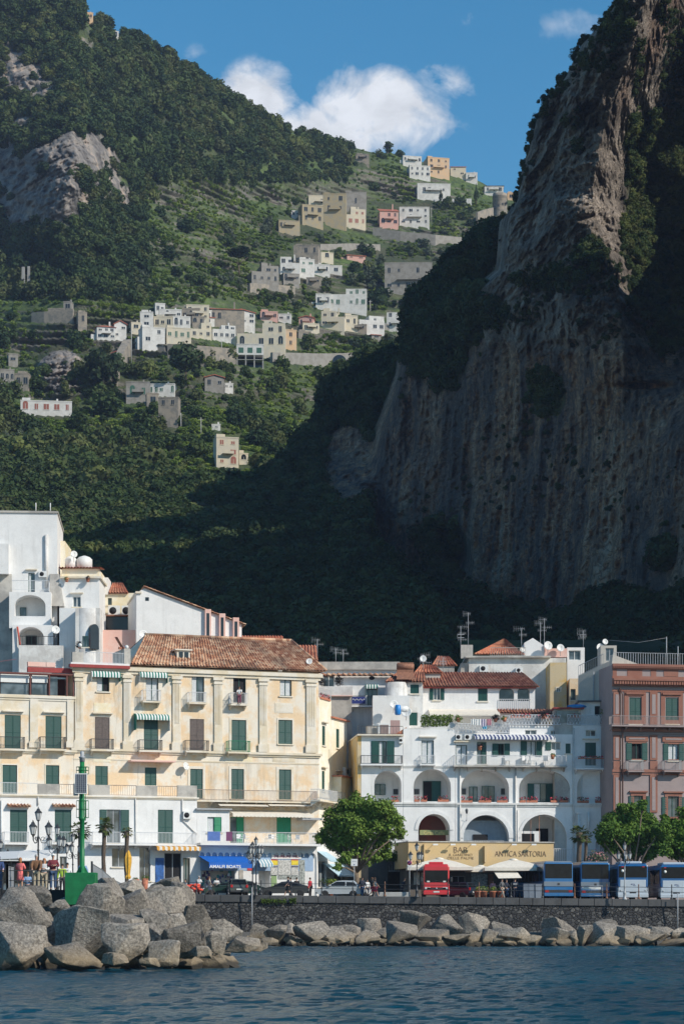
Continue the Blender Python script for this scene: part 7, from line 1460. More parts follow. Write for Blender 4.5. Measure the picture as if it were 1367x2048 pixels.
LRL = ['small dark boulder just right of the pier heap','rounded brown boulder second from the pier heap','grey boulder behind the rounded brown one','large flat topped slab under the parked sedan','small brown boulder right of the flat topped slab','pale flat rock at the ledge below the silver car','ridged rock at the water below the silver car','grey rock right of the ridged one','tall pointed rock below the walking women','brown triangular rock at the water below the walking women','small dark rock left of the big tilted slabs','squat boulder in front of the highest tilted slab','highest pale tilted slab below the lamp by the red minibus','long dark boulder at the water below the red minibus','white topped block beside the highest slab','long wedge boulder sloping right of the red minibus','low tan rock under the white topped block','small dark rock right of the low tan one','dark leaning rock below the bar umbrellas',
 'bright whitish boulder below the bar umbrellas','small dark rock left of the broad pale one','broad pale boulder left of the first bus','rugged tan rock at the water left of the first bus','pale peak behind the square block','square cut block below the first blue bus','small rock right of the square block','narrow standing rock below the gap between blue buses','large dark triangular boulder below the second blue bus','pale rock behind the large dark triangular one','round tan boulder at the water below the second blue bus','long dark boulder below the white and blue bus','pale rock behind the long dark one','grey rock right of the last but one bus','flat rock at the water below the right lamp','brown rock at the water near the right frame edge','pale rock at the right frame edge','boulder cut by the right frame edge','low wet rock in front of the small dark boulder','thin wet rock in front of the flat topped slab','thin wet rock at the water below the umbrellas','thin wet rock at the water by the last blue bus','thin wet rock at the water below the minibus']
for i, (x, y, w_, h_) in enumerate(RRk): boulder(x, y-1+(1 if y > 1880 else 0), w_*1.12, h_*1.15, 202.5-(y-1850)*.06 if y > 1862 else 204.2, 700+i*5, LRL[i], GRR)
rb_ = MB(); rr = random.Random(9)
def smallrock(mb, x, y, z, s):
    q = [(rr.uniform(-1, 1), rr.uniform(-1, 1), rr.uniform(-1, 1)) for _ in range(9)]; bm = bmesh.new()
    for v in q: L = max(.4, math.sqrt(sum(c*c for c in v))); bm.verts.new([c/L for c in v])
    r = bmesh.ops.convex_hull(bm, input=bm.verts); vs = [v.co.copy() for v in bm.verts]; bm.verts.index_update(); fs = [[v.index for v in f.verts] for f in bm.faces]
    mb.add([(x+v.x*s, y+v.y*s, z+v.z*s*.8) for v in vs], fs); bm.free()
for k in range(240): x = rr.uniform(-10, 34); smallrock(rb_, x, rr.uniform(199.5, 204), rr.uniform(-.3, .45), rr.uniform(.35, .8))
for k in range(170):
    D_ = rr.uniform(110, 135); px = rr.uniform(-30, 470-(D_-110)*2); smallrock(rb_, P(px, 0, D_).x, D_+2, rr.uniform(-.3, .2+2.2*max(0, min(1, (400-px)/200)*min(1, (D_-108)/10))), rr.uniform(.5, 1.1))
tag(rb_.build('rubble', M_rock), kind='stuff')
M_cast = simple('cast_iron', (0.035, 0.038, 0.042), .45, .25, 8)
M_rustband = simple('rusty_cast_iron', (0.20, 0.10, 0.06), .8, .3, 8)
POST = [361,393,456.5,522,582,643,705,769,895,957,1021,1084,1148,1212,1276,1342,1408]
def post_mb(h=1.3, r=.055):
    return MB().lathe([(r*2.2, 0), (r*2.2, .1), (r*1.3, .16), (r*1.1, .3), (r*1.5, .34), (r, .4), (r*.8, h*.5), (r*1.4, h*.53), (r*.8, h*.57), (r*.7, h*.85), (r*1.3, h*.88), (r*.5, h*.91), (r*.95, h*.95), (r*.6, h*.99), (.005, h)], 10)
rail = empty('quay_railing', (P(361, 0, 208.2).x, 208.2, 0), 0, 'long cast iron quay railing with two bars and ball topped posts', 'railing'); X0 = P(361, 0, 208.2).x
pm = None
for i, x in enumerate(POST):
    X = P(x, 0, 208.2).x
    if pm is None: pm = post_mb().build('post', [M_cast], rail); o = pm
    else: o = pm.copy(); COL.objects.link(o); o.parent = rail
    o.location = (X-X0, 0, gz(X)+.1)
    if x in (769, 957, 1212, 1276, 1148): o.data = o.data.copy(); o.data.materials[0] = M_rustband; o['label'] = 'rust streaked post'
for h in (.72, 1.12):
    MB().tube([(P(x, 0, 208.2).x-X0, 0, gz(P(x, 0, 208.2).x)+h) for x in [300]+POST], .024, 6).build('bar', M_cast, rail)
pr_ = empty('pier_railing', P(0, 1780, 120.6), 0, 'dark two bar railing along the pier in front of the onlookers', 'railing'); x_0 = P(0, 0, 120.6).x
for x in (-60, 65, 128): MB().tube([(P(x, 0, 120.6).x-x_0, 0, 0), (P(x, 0, 120.6).x-x_0, 0, 1.0)], .035, 6).build('post', M_cast, pr_)
for h in (.48, .98): MB().tube([(-3, 0, h), (P(136, 0, 120.6).x-x_0, 0, h-.02)], .022, 6).build('bar', M_cast, pr_)
def baluster_fence(pts, h, name, lab):
    b0 = Vector(pts[0]); o = empty(name, b0, 0, lab, 'fence'); rel = [Vector(p)-b0 for p in pts]
    mb = railing_mb(rel, h, .011, .3); mb.build('balusters', M_metal, o)
    for i in (0, len(pts)-1, len(pts)//2): MB().box(rel[i].x-.05, rel[i].x+.05, rel[i].y-.05, rel[i].y+.05, rel[i].z, rel[i].z+h+.12).build('post', M_cast, o)
    return o
pts = [P(184, 1764, 122), P(205, 1771, 131), P(227, 1783, 142), P(245, 1785, 150), P(265, 1787, 158)]
for p in pts: p.z = 3.85-.0*p.y
pts[0].z = 4.0; pts[1].z = 3.85; pts[2].z = 3.5; pts[3].z = 3.35; pts[4].z = 3.3
baluster_fence(pts, 1.12, 'curved_fence', 'curving dark baluster fence running back from the green base')
baluster_fence([P(28, 1780, 126)*1, P(15, 1780, 119)], 1.15, 'side_fence', 'short run of grey balusters at the left behind the coral dressed woman')
o = empty('low_railing', (P(266, 0, 165).x, 165, 3.45), 0, 'plain low rail from the curved fence to the quay', 'railing')
for h in (.6, 1.02): MB().tube([(0, 0, h-.1), (P(310, 0, 185).x-o.location.x, 20, h), (P(361, 0, 208).x-o.location.x, 43, h+.55)], .022, 5).build('bar', M_cast, o)
for (x, D_) in ((288,175),(310,185),(330,195)): MB().tube([(P(x, 0, D_).x-o.location.x, D_-165, -.1), (P(x, 0, D_).x-o.location.x, D_-165, 1.0+(D_-165)*.012)], .03, 5).build('post', M_cast, o)
M_lglass = simple('lantern_glass', (0.52, 0.53, 0.52), .3, .1, 6)
def lantern(root, c, s=1.0, hang=False):
    o = MB().lathe([(.10*s, 0), (.19*s, .42*s), (.05*s, .43*s)], 6, c=c, smooth=False).build('lantern', M_lglass, root)
    q = MB().lathe([(.23*s, .42*s), (.2*s, .47*s), (.10*s, .58*s), (.08*s, .66*s), (.02*s, .68*s), (.03*s, .72*s), (.003, .8*s)], 6, c=c, smooth=False)
    q.lathe([(.03*s, -.14*s), (.05*s, -.05*s), (.11*s, -.01*s), (.11*s, .01*s)], 6, c=c, smooth=False)
    for k in range(6):
        a = k*math.pi/3; q.tube([(c[0]+.1*s*math.cos(a), c[1]+.1*s*math.sin(a), c[2]), (c[0]+.19*s*math.cos(a), c[1]+.19*s*math.sin(a), c[2]+.42*s)], .011, 4)
    q.build('lantern_frame', M_cast, o); return o
def street_lamp(px, D, pytop, lab, rz=.25, zb=None, arms=3, pole=M_cast):
    X = P(px, 0, D).x; zb = gz(X) if zb is None else zb; zt = P(px, pytop, D).z; H = zt-zb
    o = empty('street_lamp', (X, D, zb), rz, lab, 'street lamp', 'ornate lanterns along the waterfront')
    hb = H-1.95
    MB().lathe([(.2, 0), (.2, .12), (.13, .2), (.12, .55), (.16, .6), (.09, .7), (.07, 1.1), (.1, 1.15), (.055, 1.25), (.045, hb*.8), (.075, hb*.82), (.045, hb*.85), (.045, hb+.15), (.08, hb+.2), (.04, hb+.3), (.035, H-.85)], 12).build('pole', pole, o)
    lantern(o, (0, 0, H-.8), .95)
    for k in range(arms):
        a = k*2*math.pi/arms; ca, sa = math.cos(a), math.sin(a)
        c1_ = [(r*ca, r*sa, z) for r, z in ((.04, hb+.25), (.18, hb-.08), (.38, hb-.1), (.54, hb+.05), (.56, hb+.3))]
        sp_ = [((.24+.13*math.cos(q)*(1-q/12))*ca, (.24+.13*math.cos(q)*(1-q/12))*sa, hb+.12+.13*math.sin(q)*(1-q/12)) for q in np.linspace(0, 7, 14)]
        MB().tube(c1_, .024, 5).tube(sp_, .016, 4).build('arm', M_cast, o); lantern(o, (.56*ca, .56*sa, hb+.36), 1.0)
    return o
street_lamp(77, 132, 1611, 'tallest ornate lamp behind the bearded man on the pier', .1, zb=3.77)
street_lamp(115, 158, 1644, 'ornate lamp behind the man in the white cap', .9, zb=3.8)
street_lamp(146, 178, 1662, 'ornate lamp just left of the green beacon pole', .5, zb=3.9)
street_lamp(2, 190, 1676, 'ornate lamp cut by the left frame edge', .3, zb=4.0)
street_lamp(512, 207.6, 1670, 'ornate lamp in front of the shops with the white sign', .5, arms=4)
street_lamp(505, 209.5, 1680, 'second lamp pole just behind the one at the shops', .2, arms=3, zb=4.3)
street_lamp(833, 207.6, 1682, 'ornate lamp left of the red minibus', .8)
street_lamp(1248, 206.9, 1681, 'ornate lamp in front of the white and blue bus', 1.3, pole=M_metal)
M_bg = simple('beacon_green_paint', (0.008, 0.16, 0.05), .5, .2, 3)
D = 118.5; X = P(162, 0, D).x; zt0 = P(0, 1745, D).z
bc = empty('harbour_beacon', (X, D, P(0, 1797, D).z), 0, 'bright green harbour beacon with solar panel on a square base', 'beacon')
H0 = zt0-bc.location.z; w_ = 26*D/FPX
mb = MB().box(-w_*1.22, w_*1.1, 0, 1.3, -.3, H0)
for k in range(5): mb.box(-w_*1.222, w_*1.102, -.004, 1.3, H0*(k+.9)/6, H0*(k+.9)/6+.02)
mb.build('base', M_bg, bc, bevel=.01); zz = lambda y: (1797-y)*D/FPX
MB().lathe([(.22, H0), (.22, H0+.03), (.125, H0+.05), (.115, zz(1640)), (.17, zz(1638)), (.17, zz(1634)), (.115, zz(1632)), (.115, zz(1522))], 18, c=(0, .6, 0)).build('pole', M_bg, bc)
for k in range(4): MB().prism([(.11, H0), (.3, H0), (.11, H0+.35)], 'y', -.01, .01, M=Matrix.Translation((0, .6, 0)) @ Matrix.Rotation(k*math.pi/2, 4, 'Z')).build('gusset', M_bg, bc)
MB().lathe([(.13, zz(1522)), (.13, zz(1515)), (.17, zz(1514)), (.17, zz(1512)), (.09, zz(1511)), (.1, zz(1503)), (.06, zz(1501)), (.005, zz(1500))], 14, c=(0, .6, 0)).build('light', M_metal, bc)
sp_ = MB().box(-.33, .28, .28, .34, zz(1587), zz(1546)).build('solar_panel', M_frame, bc)
t = NT('solar_cells'); v_ = t.tc.outputs['Object']; sx_ = t.sep(v_); fx = t.math('FRACT', t.math('MULTIPLY', t.math('ADD', sx_[0], 5.0), 10.3)); fz = t.math('FRACT', t.math('MULTIPLY', sx_[2], 10.3))
g = t.math('MULTIPLY', t.math('LESS_THAN', t.math('ABSOLUTE', t.math('SUBTRACT', fx, .5)), .44), t.math('LESS_THAN', t.math('ABSOLUTE', t.math('SUBTRACT', fz, .5)), .44)); t.color(t.mix(g, (.5, .52, .55), (.02, .025, .05))).rough(.2)
MB().box(-.29, .24, .27, .279, zz(1585), zz(1548)).build('cells', t.m, sp_)
q = MB()
for (ya, yb) in ((1532,1546),(1600,1634)):
    r = .3
    for y in (ya, (ya+yb)/2, yb): q.tube([(r*math.cos(a), .75+r*math.sin(a), zz(y)) for a in np.linspace(0, 2*math.pi, 13)], .013, 4)
    for a in np.linspace(0, 2*math.pi, 7)[:-1]: q.tube([(r*math.cos(a), .75+r*math.sin(a), zz(ya)), (r*math.cos(a), .75+r*math.sin(a), zz(yb))], .013, 4)
for e in (-.15, .15): q.tube([(e, .78, zz(1640)), (e, .78, zz(1532))], .015, 4)
for k in range(16): q.tube([(-.15, .78, zz(1640-k*6.8)), (.15, .78, zz(1640-k*6.8))], .011, 4)
q.build('ladder_cage', M_bg, bc); MB().box(-.42, -.2, .5, .62, zz(1590), zz(1566)).build('control_box', M_metal, bc)
M_leafn = leafmat('street_tree_leaves', [(0.3, (0.035, 0.085, 0.012)), (0.5, (0.095, 0.18, 0.028)), (0.66, (0.19, 0.28, 0.05))], 2.2)
M_leaf2 = leafmat('lime_green_leaves', [(0.3, (0.06, 0.13, 0.015)), (0.5, (0.12, 0.22, 0.03)), (0.66, (0.19, 0.29, 0.045))], 2.2)
def street_tree(px, D, clumps, lab, mat, seed, trunk_px, zb=None, nleaf=5200, leaf=.085):
    """clumps: (px, py, radius_px) lumps of the crown; each leaf is its own small face"""
    X = P(trunk_px, 0, D).x; zb = gz(X) if zb is None else zb; o = empty('street_tree', (X, D, zb), 0, lab, 'tree', 'leafy trees on the waterfront'); rs_ = np.random.RandomState(seed); rr = random.Random(seed)
    s = D/FPX; cs_ = [(Vector(((x-CX)*s-X, rr.uniform(-1.3, 1.3), CH+(HZ-y)*s-zb)), r*s) for x, y, r in clumps]
    mb = MB(); top_ = Vector((0, 0, 2.2)); mb.tube([(0, 0, -.2), (.1, 0, 1.0), tuple(top_)], [.32, .24, .2], 9)
    for c, r in cs_:
        m1 = top_.lerp(c, .5)+Vector((rr.uniform(-.3, .3), rr.uniform(-.3, .3), .2)); mb.tube([top_, m1, c], [.13, .08, .03], 6)
        for k in range(3): d = Vector((rr.uniform(-1, 1), rr.uniform(-1, 1), rr.uniform(-.3, 1))).normalized()*r*.8; mb.tube([c.lerp(m1, .3), c+d], [.035, .012], 4)
    mb.build('trunk', MATS['tree_bark'], o)
    P_, N_ = [], []; tot = sum(r**2 for _, r in cs_)
    for c, r in cs_:
        n = int(nleaf*r*r/tot); sub = rs_.normal(size=(14, 3)); sub /= np.linalg.norm(sub, axis=1)[:, None]; sub = sub*r*rs_.uniform(.35, .9, (14, 1)); k = rs_.randint(0, 14, n)
        d = rs_.normal(size=(n, 3)); d /= np.linalg.norm(d, axis=1)[:, None]; p = sub[k]+d*(r*.5*rs_.uniform(.35, 1.25, n))[:, None]*np.array([1.25, 1, .8])
        P_.append(p+np.array(c)); N_.append(d*.7+np.array([0, 0, .5])+rs_.normal(size=(n, 3))*.5)
    p = np.concatenate(P_); nn = np.concatenate(N_); nn /= np.linalg.norm(nn, axis=1)[:, None]; n = len(p)
    a = np.cross(nn, rs_.normal(size=(n, 3))); a /= np.linalg.norm(a, axis=1)[:, None]; b = np.cross(nn, a); s1 = leaf*rs_.uniform(.6, 1.4, (n, 1)); s2_ = s1*rs_.uniform(.45, .8, (n, 1))
    mesh_np('crown', np.stack([p-a*s1, p-b*s2_, p+a*s1, p+b*s2_], 1).reshape(-1, 3), np.arange(4*n).reshape(-1, 4), mat, False, o); return o
street_tree(722, 214, [(715,1655,30),(752,1632,22),(690,1668,22),(722,1612,24),(690,1618,20),(757,1618,24),(780,1640,22),(665,1650,20),(700,1645,26),(742,1652,26),(648,1672,15),(795,1668,14),(672,1690,22),(715,1685,24),(762,1682,22),(690,1718,14),(740,1716,20),(772,1705,12),(640,1680,9),(712,1595,12),(660,1629,12),(676,1735,9),(800,1650,8)], 'bright leafy tree standing between the palazzo and the bar', M_leafn, 3, 712, nleaf=30000, leaf=.13)
street_tree(1262, 219, [(1255,1662,32),(1290,1655,24),(1222,1668,26),(1262,1626,22),(1230,1640,22),(1293,1640,22),(1210,1660,18),(1250,1665,26),(1290,1672,24),(1225,1690,18),(1262,1700,22),(1318,1660,18),(1325,1690,20),(1200,1680,10),(1245,1618,12),(1296,1706,16),(1280,1612,10)], 'dark leafy tree behind the two blue buses', M_leafn, 5, 1262, nleaf=42000, leaf=.13)
street_tree(1362, 222, [(1365,1670,36),(1345,1650,18),(1375,1640,24),(1340,1680,18),(1370,1680,26),(1350,1708,16),(1395,1660,26),(1400,1700,26),(1328,1640,10)], 'lime green leafy tree at the right frame edge', M_leaf2, 6, 1372, nleaf=30000, leaf=.14)
M_palm = leafmat('palm_fronds', [(0.3, (0.05, 0.075, 0.02)), (0.55, (0.10, 0.13, 0.035)), (0.7, (0.20, 0.19, 0.07))], .8); M_ptr = simple('palm_trunk', (0.10, 0.075, 0.055), .95, .35, 12)
def palm(px, D, py, R_, lab, seed, zb=None, tr=.16, lean=0.0, n=46):
    X = P(px, 0, D).x; zb = gz(X) if zb is None else zb; o = empty('fan_palm', (X, D, zb), 0, lab, 'palm', 'fan palms on the waterfront'); rr = random.Random(seed); H = P(px, py, D).z-zb
    mb = MB(); pts = [(lean*q*q+.04*math.sin(q*9), 0, H*q) for q in np.linspace(0, 1, 9)]; mb.tube(pts, [tr*(1.2 if i == 0 else 1)*(1+.12*(i % 2)) for i in range(8)]+[tr*1.5], 8); mb.build('trunk', M_ptr, o)
    top_ = Vector(pts[-1]); f = MB()
    for k in range(n):
        a = rr.uniform(0, 6.28); e = rr.uniform(-1.0, 1.2); d = Vector((math.cos(a)*math.cos(e), math.sin(a)*math.cos(e), math.sin(e))); L = R_*rr.uniform(.55, .8); c = top_+d*L+Vector((0, 0, -.15*R_)); f.tube([top_, c], .012, 3)
        sd_ = d.cross(Vector((0, 0, 1))); sd_ = sd_.normalized() if sd_.length > .01 else Vector((1, 0, 0)); up_ = sd_.cross(d)
        for j in range(13):
            t_ = (j-6)/6*1.5; v = (d*math.cos(t_)+sd_*math.sin(t_)+Vector((0, 0, -.25))).normalized(); w2 = v.cross(up_).normalized()*.035*R_; q = R_*.42*rr.uniform(.8, 1.1)*(1-.25*abs(t_)/1.5)
            f.add([c-w2*.4, c+v*q*.5-w2, c+v*q+Vector((0, 0, -.05)), c+v*q*.5+w2], [(0, 1, 2, 3)])
    f.build('fronds', M_palm, o)
palm(208, 196, 1650, .85, 'taller slim palm left of the yellow closed parasol', 1); palm(253, 196, 1662, .6, 'small crowned palm rising behind the yellow closed parasol', 2, n=26)
palm(160, 200, 1657, .95, 'palm behind the green beacon pole', 4); palm(1157, 217, 1665, .95, 'bushy fan palm beside the white pipes', 5, tr=.2); palm(1170, 218, 1672, .7, 'second smaller palm right behind the bushy one', 6, tr=.14, n=26)
V_, F_ = crown_arrays(61, n=700, leaf=.09); o = empty('oleander', P(1192, 1716, 216), 0, 'pink flowering oleander beside the palm', 'shrub'); mesh_np('foliage', V_*np.array([1.0, .8, .95]), F_, M_olive, False, o); V_, F_ = crown_arrays(62, n=160, leaf=.07); mesh_np('blossom', V_*np.array([1.05, .85, 1.0]), F_, M_flower if 0 else simple('pale_pink_blossom', (0.6, .25, .25), .8), False, o); MB().tube([(0, 0, -3.4), (0, 0, .3)], .06, 5).build('stem', MATS['tree_bark'], o)
for (x, y, s, lab) in ((660,1757,.75,'clipped green bush behind the silver car'),(272,1755,.3,'small potted plant left of the dark door'),(290,1752,.4,'leafy potted plant in front of the dark door')):
    V_, F_ = crown_arrays(int(x), n=400, leaf=.1); o = empty('potted_bush', P(x, y, 214), 0, lab, 'plant'); o.location.z = gz(o.location.x); h_ = P(x, y, 214).z-o.location.z; mesh_np('foliage', V_*np.array([s*1.2, s, s*.7])+np.array([0, 0, h_-.4*s]), F_, M_vine, False, o); MB().lathe([(.22, 0), (.3, max(.3, h_-.5*s))], 10).build('pot', M_terr, o)
M_par = simple('yellow_canvas', (0.62, 0.34, 0.04), .8, .2, 5)
o = empty('closed_parasol', (P(256, 0, 196).x, 196, gz(0)-.3), 0, 'tall closed yellow parasol tied round its pole', 'parasol'); H = P(0, 1700, 196).z-o.location.z; MB().tube([(0, 0, -.5), (0, 0, H+.05)], .03, 6).build('pole', M_metal, o)
mb = MB(); n = 14; prof = [(.16, H-2.35), (.22, H-2.2), (.15, H-2.0), (.2, H-1.5), (.26, H-1.0), (.26, H-.6), (.14, H-.15), (.03, H)]; vs = [((r*(1+.28*(k % 2)))*math.cos(6.283*k/n), (r*(1+.28*(k % 2)))*math.sin(6.283*k/n), z) for r, z in prof for k in range(n)]
mb.add(vs, [(i*n+k, i*n+(k+1) % n, (i+1)*n+(k+1) % n, (i+1)*n+k) for i in range(len(prof)-1) for k in range(n)]); mb.build('canopy', M_par, o)
def parasol(px, pytop, pyedge, wpx, D, lab, mat=M_awn_w):
    X = P(px, 0, D).x; s = D/FPX; o = empty('open_parasol', (X, D, gz(X)), 0, lab, 'parasol', 'big cream parasols of the bar'); zt = P(0, pytop, D).z-gz(X); ze = P(0, pyedge, D).z-gz(X); w = wpx*s/2; d = w*.8
    MB().tube([(0, 0, 0), (0, 0, zt)], .04, 6).build('pole', M_metal, o); k = [(-w, -d), (0, -d*1.02), (w, -d), (w*1.02, 0), (w, d), (0, d*1.02), (-w, d), (-w*1.02, 0)]; vs = [(0, 0, zt)]+[(x*.5, y*.5, zt-(zt-ze)*.42) for x, y in k]+[(x, y, ze) for x, y in k]+[(x, y, ze-.28) for x, y in k]; fs = []
    for i in range(8): j = (i+1) % 8; fs += [(0, 1+i, 1+j), (1+i, 9+i, 9+j, 1+j), (9+i, 17+i, 17+j, 9+j)]
    q = MB().add(vs, fs).build('canopy', mat, o); q.modifiers.new('s', 'SOLIDIFY').thickness = .02; MB().lathe([(.5, zt-.12), (.25, zt+.02), (.02, zt+.06)], 8).build('vent', mat, o)
parasol(878, 1716, 1735, 130, 215.5, 'cream parasol behind the red minibus'); parasol(1026, 1718, 1736, 120, 215.5, 'cream parasol under the second painted name'); parasol(960, 1731, 1738, 60, 217, 'small cream parasol between the two big ones')
o = MB().add([(P(984, 1740, 214).x, 214, P(0, 1740, 214).z), (P(1030, 1740, 214).x, 214, P(0, 1740, 214).z), (P(1040, 1756, 214).x, 212.6, P(0, 1756, 212.6).z), (P(994, 1757, 214).x, 212.6, P(0, 1757, 212.6).z)], [(0, 1, 2, 3)]).build('canvas_blind', M_awn_w); o.modifiers.new('s', 'SOLIDIFY').thickness = .02; tag(o, 'cream canvas blind hanging below the right parasol', 'blind')
for k, (x, lab) in enumerate(((955,'terracotta pot of flowers at the left of the bar terrace'),(967,'terracotta pot second from the left on the bar terrace'),(984,'terracotta pot with green leaves by the photo board'),(1000,'terracotta pot nearest the walking group'))):
    X = P(x, 0, 212).x; o = empty('flower_pot', (X, 212, gz(X)), 0, lab, 'flower pot', 'flower pots of the bar'); MB().lathe([(.2, 0), (.32, .6), (.35, .62), (.35, .7)], 12).build('pot', M_terr, o); V_, F_ = crown_arrays(k+200, n=240, leaf=.13); mesh_np('foliage', V_*.42+np.array([0, 0, .8]), F_, M_vine, False, o)
o = empty('kiosk_canopy', (P(-20, 0, 150).x, 150, 3.8), 0, 'low white canopy with dark posts behind the onlookers', 'canopy'); x1 = P(128, 0, 165).x-o.location.x; zc = lambda y, D: P(0, y, D).z-3.8
MB().add([(-3, 0, zc(1722, 150)), (P(35, 0, 150).x-o.location.x, 0, zc(1717, 150)), (P(40, 0, 158).x-o.location.x, 8, zc(1702, 158)), (-3, 8, zc(1706, 158))], [(0, 1, 2, 3)]).add([(P(36, 0, 150).x-o.location.x, 0, zc(1717, 150)), (x1, 6, zc(1716, 156)), (x1-.5, 14, zc(1699, 164)), (P(40, 0, 158).x-o.location.x, 8, zc(1702, 158))], [(0, 1, 2, 3)]).build('roof', M_frame, o)
MB().box(-3, x1, 7, 7.1, zc(1727, 157), zc(1722, 157)).build('fascia', M_dark, o)
for x in (5, 22, 61, 95): MB().box(P(x, 0, 152).x-o.location.x-.06, P(x, 0, 152).x-o.location.x+.06, 2, 2.12, -.3, zc(1722, 152)).build('post', M_cast, o)
MB().box(-3, x1-.5, 12, 12.1, .9, zc(1726, 162)).build('rear_screen', M_glassd, o); MB().box(-3, x1-.4, 12.3, 12.5, -.2, zc(1720, 162)).build('rear_wall', C['white'], o)
def paint(name, c, rough=.3):
    if name in MATS: return MATS[name]
    t = NT(name); t.color(t.ramp(t.noise(1.5, detail=3), [(.3, tuple(v*.9 for v in c)), (.7, c)])).rough(rough); t.b.inputs['Coat Weight'].default_value = .4; MATS[name] = t.m; return t.m
M_tyre = simple('tyre_rubber', (0.02, 0.02, 0.02), .85, .2, 9); M_rim = simple('wheel_rim', (0.45, 0.46, 0.47), .35, .1, 9); M_cglass = simple('car_glass', (0.01, 0.013, 0.016), .05, .3, 2, spec=.15)
M_rlight = simple('red_tail_light', (0.45, 0.01, 0.01), .25, .05); M_hlight = simple('headlight_glass', (0.6, 0.62, 0.62), .2, .1); M_plate = simple('number_plate', (0.7, 0.7, 0.66), .5, .05); M_bump = simple('dark_bumper', (0.03, 0.03, 0.032), .6, .1)
def wheel(root, x, y, r=.31, w=.2, name='wheel'):
    M = Matrix.Translation((x, y, r)) @ Matrix.Rotation(math.pi/2, 4, 'X')
    o = MB().lathe([(r*.7, -w/2), (r*.95, -w/2), (r, -w*.35), (r, w*.35), (r*.95, w/2), (r*.7, w/2)], 20, M=M).build(name, M_tyre, root)
    q = MB().lathe([(r*.66, -w*.4), (r*.66, w*.4)], 16, M=M)
    for k in range(5): a = k*1.2566; q.box(-.035, .035, .05, r*.62, -w*.46, w*.46, M=M @ Matrix.Rotation(a, 4, 'Z'))
    q.build('rim', M_rim, o)
def car(x, D, rz, lab, mat, L=4.1, W=1.7, H=1.45, style='hatch', s=1.0):
    X = P(x, 0, D).x; o = empty('parked_car', (X, D, gz(X)), rz, lab, 'car', 'cars parked along the quay road', s)
    # side outline (x forward), front at +x
    f, b = L/2, -L/2
    if style == 'mpv': up = [(f-.02, .55), (f-.12, .75), (f-.95, .98), (f-1.75, H-.06), (f-2.3, H), (b+.6, H-.02), (b+.15, 1.0), (b+.02, .75)]
    elif style == 'sedan': up = [(f-.02, .5), (f-.15, .72), (f-1.15, .92), (f-1.95, H-.05), (f-2.5, H), (b+1.3, H-.08), (b+.35, .98), (b+.05, .88)]
    else: up = [(f-.02, .5), (f-.12, .75), (f-.95, .95), (f-1.55, H-.05), (f-2.1, H), (b+.35, H-.05), (b+.08, .95), (b+.02, .7)]
    belt = [(f-.02, up[0][1]), up[1], up[2], (b+.1, .97), up[-1]]; low = [(b+.02, .32), (f-.04, .3)]
    body = MB(); pl = [p for p in belt]+low; n = len(pl); hw = W/2
    vs = []
    for y, k in ((-hw*.93, 0), (-hw, 1), (hw, 1), (hw*.93, 0)):
        for (px_, z) in pl: vs.append((px_*(1 if k else .992), y, z if k == 0 or z > .5 else z))
    fs = [tuple(range(n))]+[tuple(range(3*n, 4*n))[::-1]]
    for r in range(3):
        for i in range(n): j = (i+1) % n; fs.append((r*n+i, (r+1)*n+i, (r+1)*n+j, r*n+j))
    body.add(vs, fs); body.build('body', mat, o, bevel=.05)
    cab = [up[2], up[3], up[4], up[5], (b+.12, .975)]; m = len(cab); t_ = .16; vs = []
    for sgn in (-1, 1):
        for (px_, z) in cab: vs.append((px_, sgn*(hw-.06-(t_ if z > 1.1 else 0)), z-.012))
    MB().add(vs, [tuple(range(m))[::-1], tuple(range(m, 2*m))]+[(i, i+1, m+i+1, m+i) for i in range(m-1)]).build('cabin', mat, o, bevel=.03)
    # glass
    def lerp2(p, q, a): return (p[0]+(q[0]-p[0])*a, p[1]+(q[1]-p[1])*a)
    zz = 1.02; xf = up[2][0]+(up[3][0]-up[2][0])*.15; xr = b+.4 if style != 'sedan' else b+.75
    for sgn in (-1, 1):
        yb, yt = sgn*(hw-.045), sgn*(hw-.195); mid = (up[3][0]+up[5][0])/2-.05
        for (a0, a1, t0, t1) in ((up[2][0]-.2, mid+.05, up[3][0]-.02, mid+.05), (mid-.05, xr-.02, mid-.05, up[5][0]+.08)):
            MB().add([(a0, yb, zz), (a1, yb, zz), (t1, yt, H-.13), (t0, yt, H-.13)], [(0, 1, 2, 3) if sgn < 0 else (3, 2, 1, 0)]).build('side_window', M_cglass, o)
        for xx in (f-.78, b+.72): wheel(o, xx, sgn*(hw-.1))
        MB().box(f-.22, f-.03, sgn*(hw-.28)-.16, sgn*(hw-.28)+.16, .58, .72).build('headlight', M_hlight, o, bevel=.02); MB().box(b+.0, b+.08, sgn*(hw-.16)-.1, sgn*(hw-.16)+.1, .72, 1.0 if style != 'sedan' else .9).build('tail_light', M_rlight, o, bevel=.015)
        MB().box(up[2][0]-.35, up[2][0]-.15, sgn*(hw+.02)-.05, sgn*(hw+.02)+.09*sgn+.02, .98, 1.1).build('mirror', mat, o, bevel=.02)
    w1 = lerp2(up[2], up[3], .1); w2 = lerp2(up[2], up[3], .92); MB().add([(w1[0]+.02, -hw+.14, w1[1]+.01), (w1[0]+.02, hw-.14, w1[1]+.01), (w2[0]+.02, hw-.27, w2[1]+.01), (w2[0]+.02, -hw+.27, w2[1]+.01)], [(0, 1, 2, 3)]).build('windscreen', M_cglass, o)
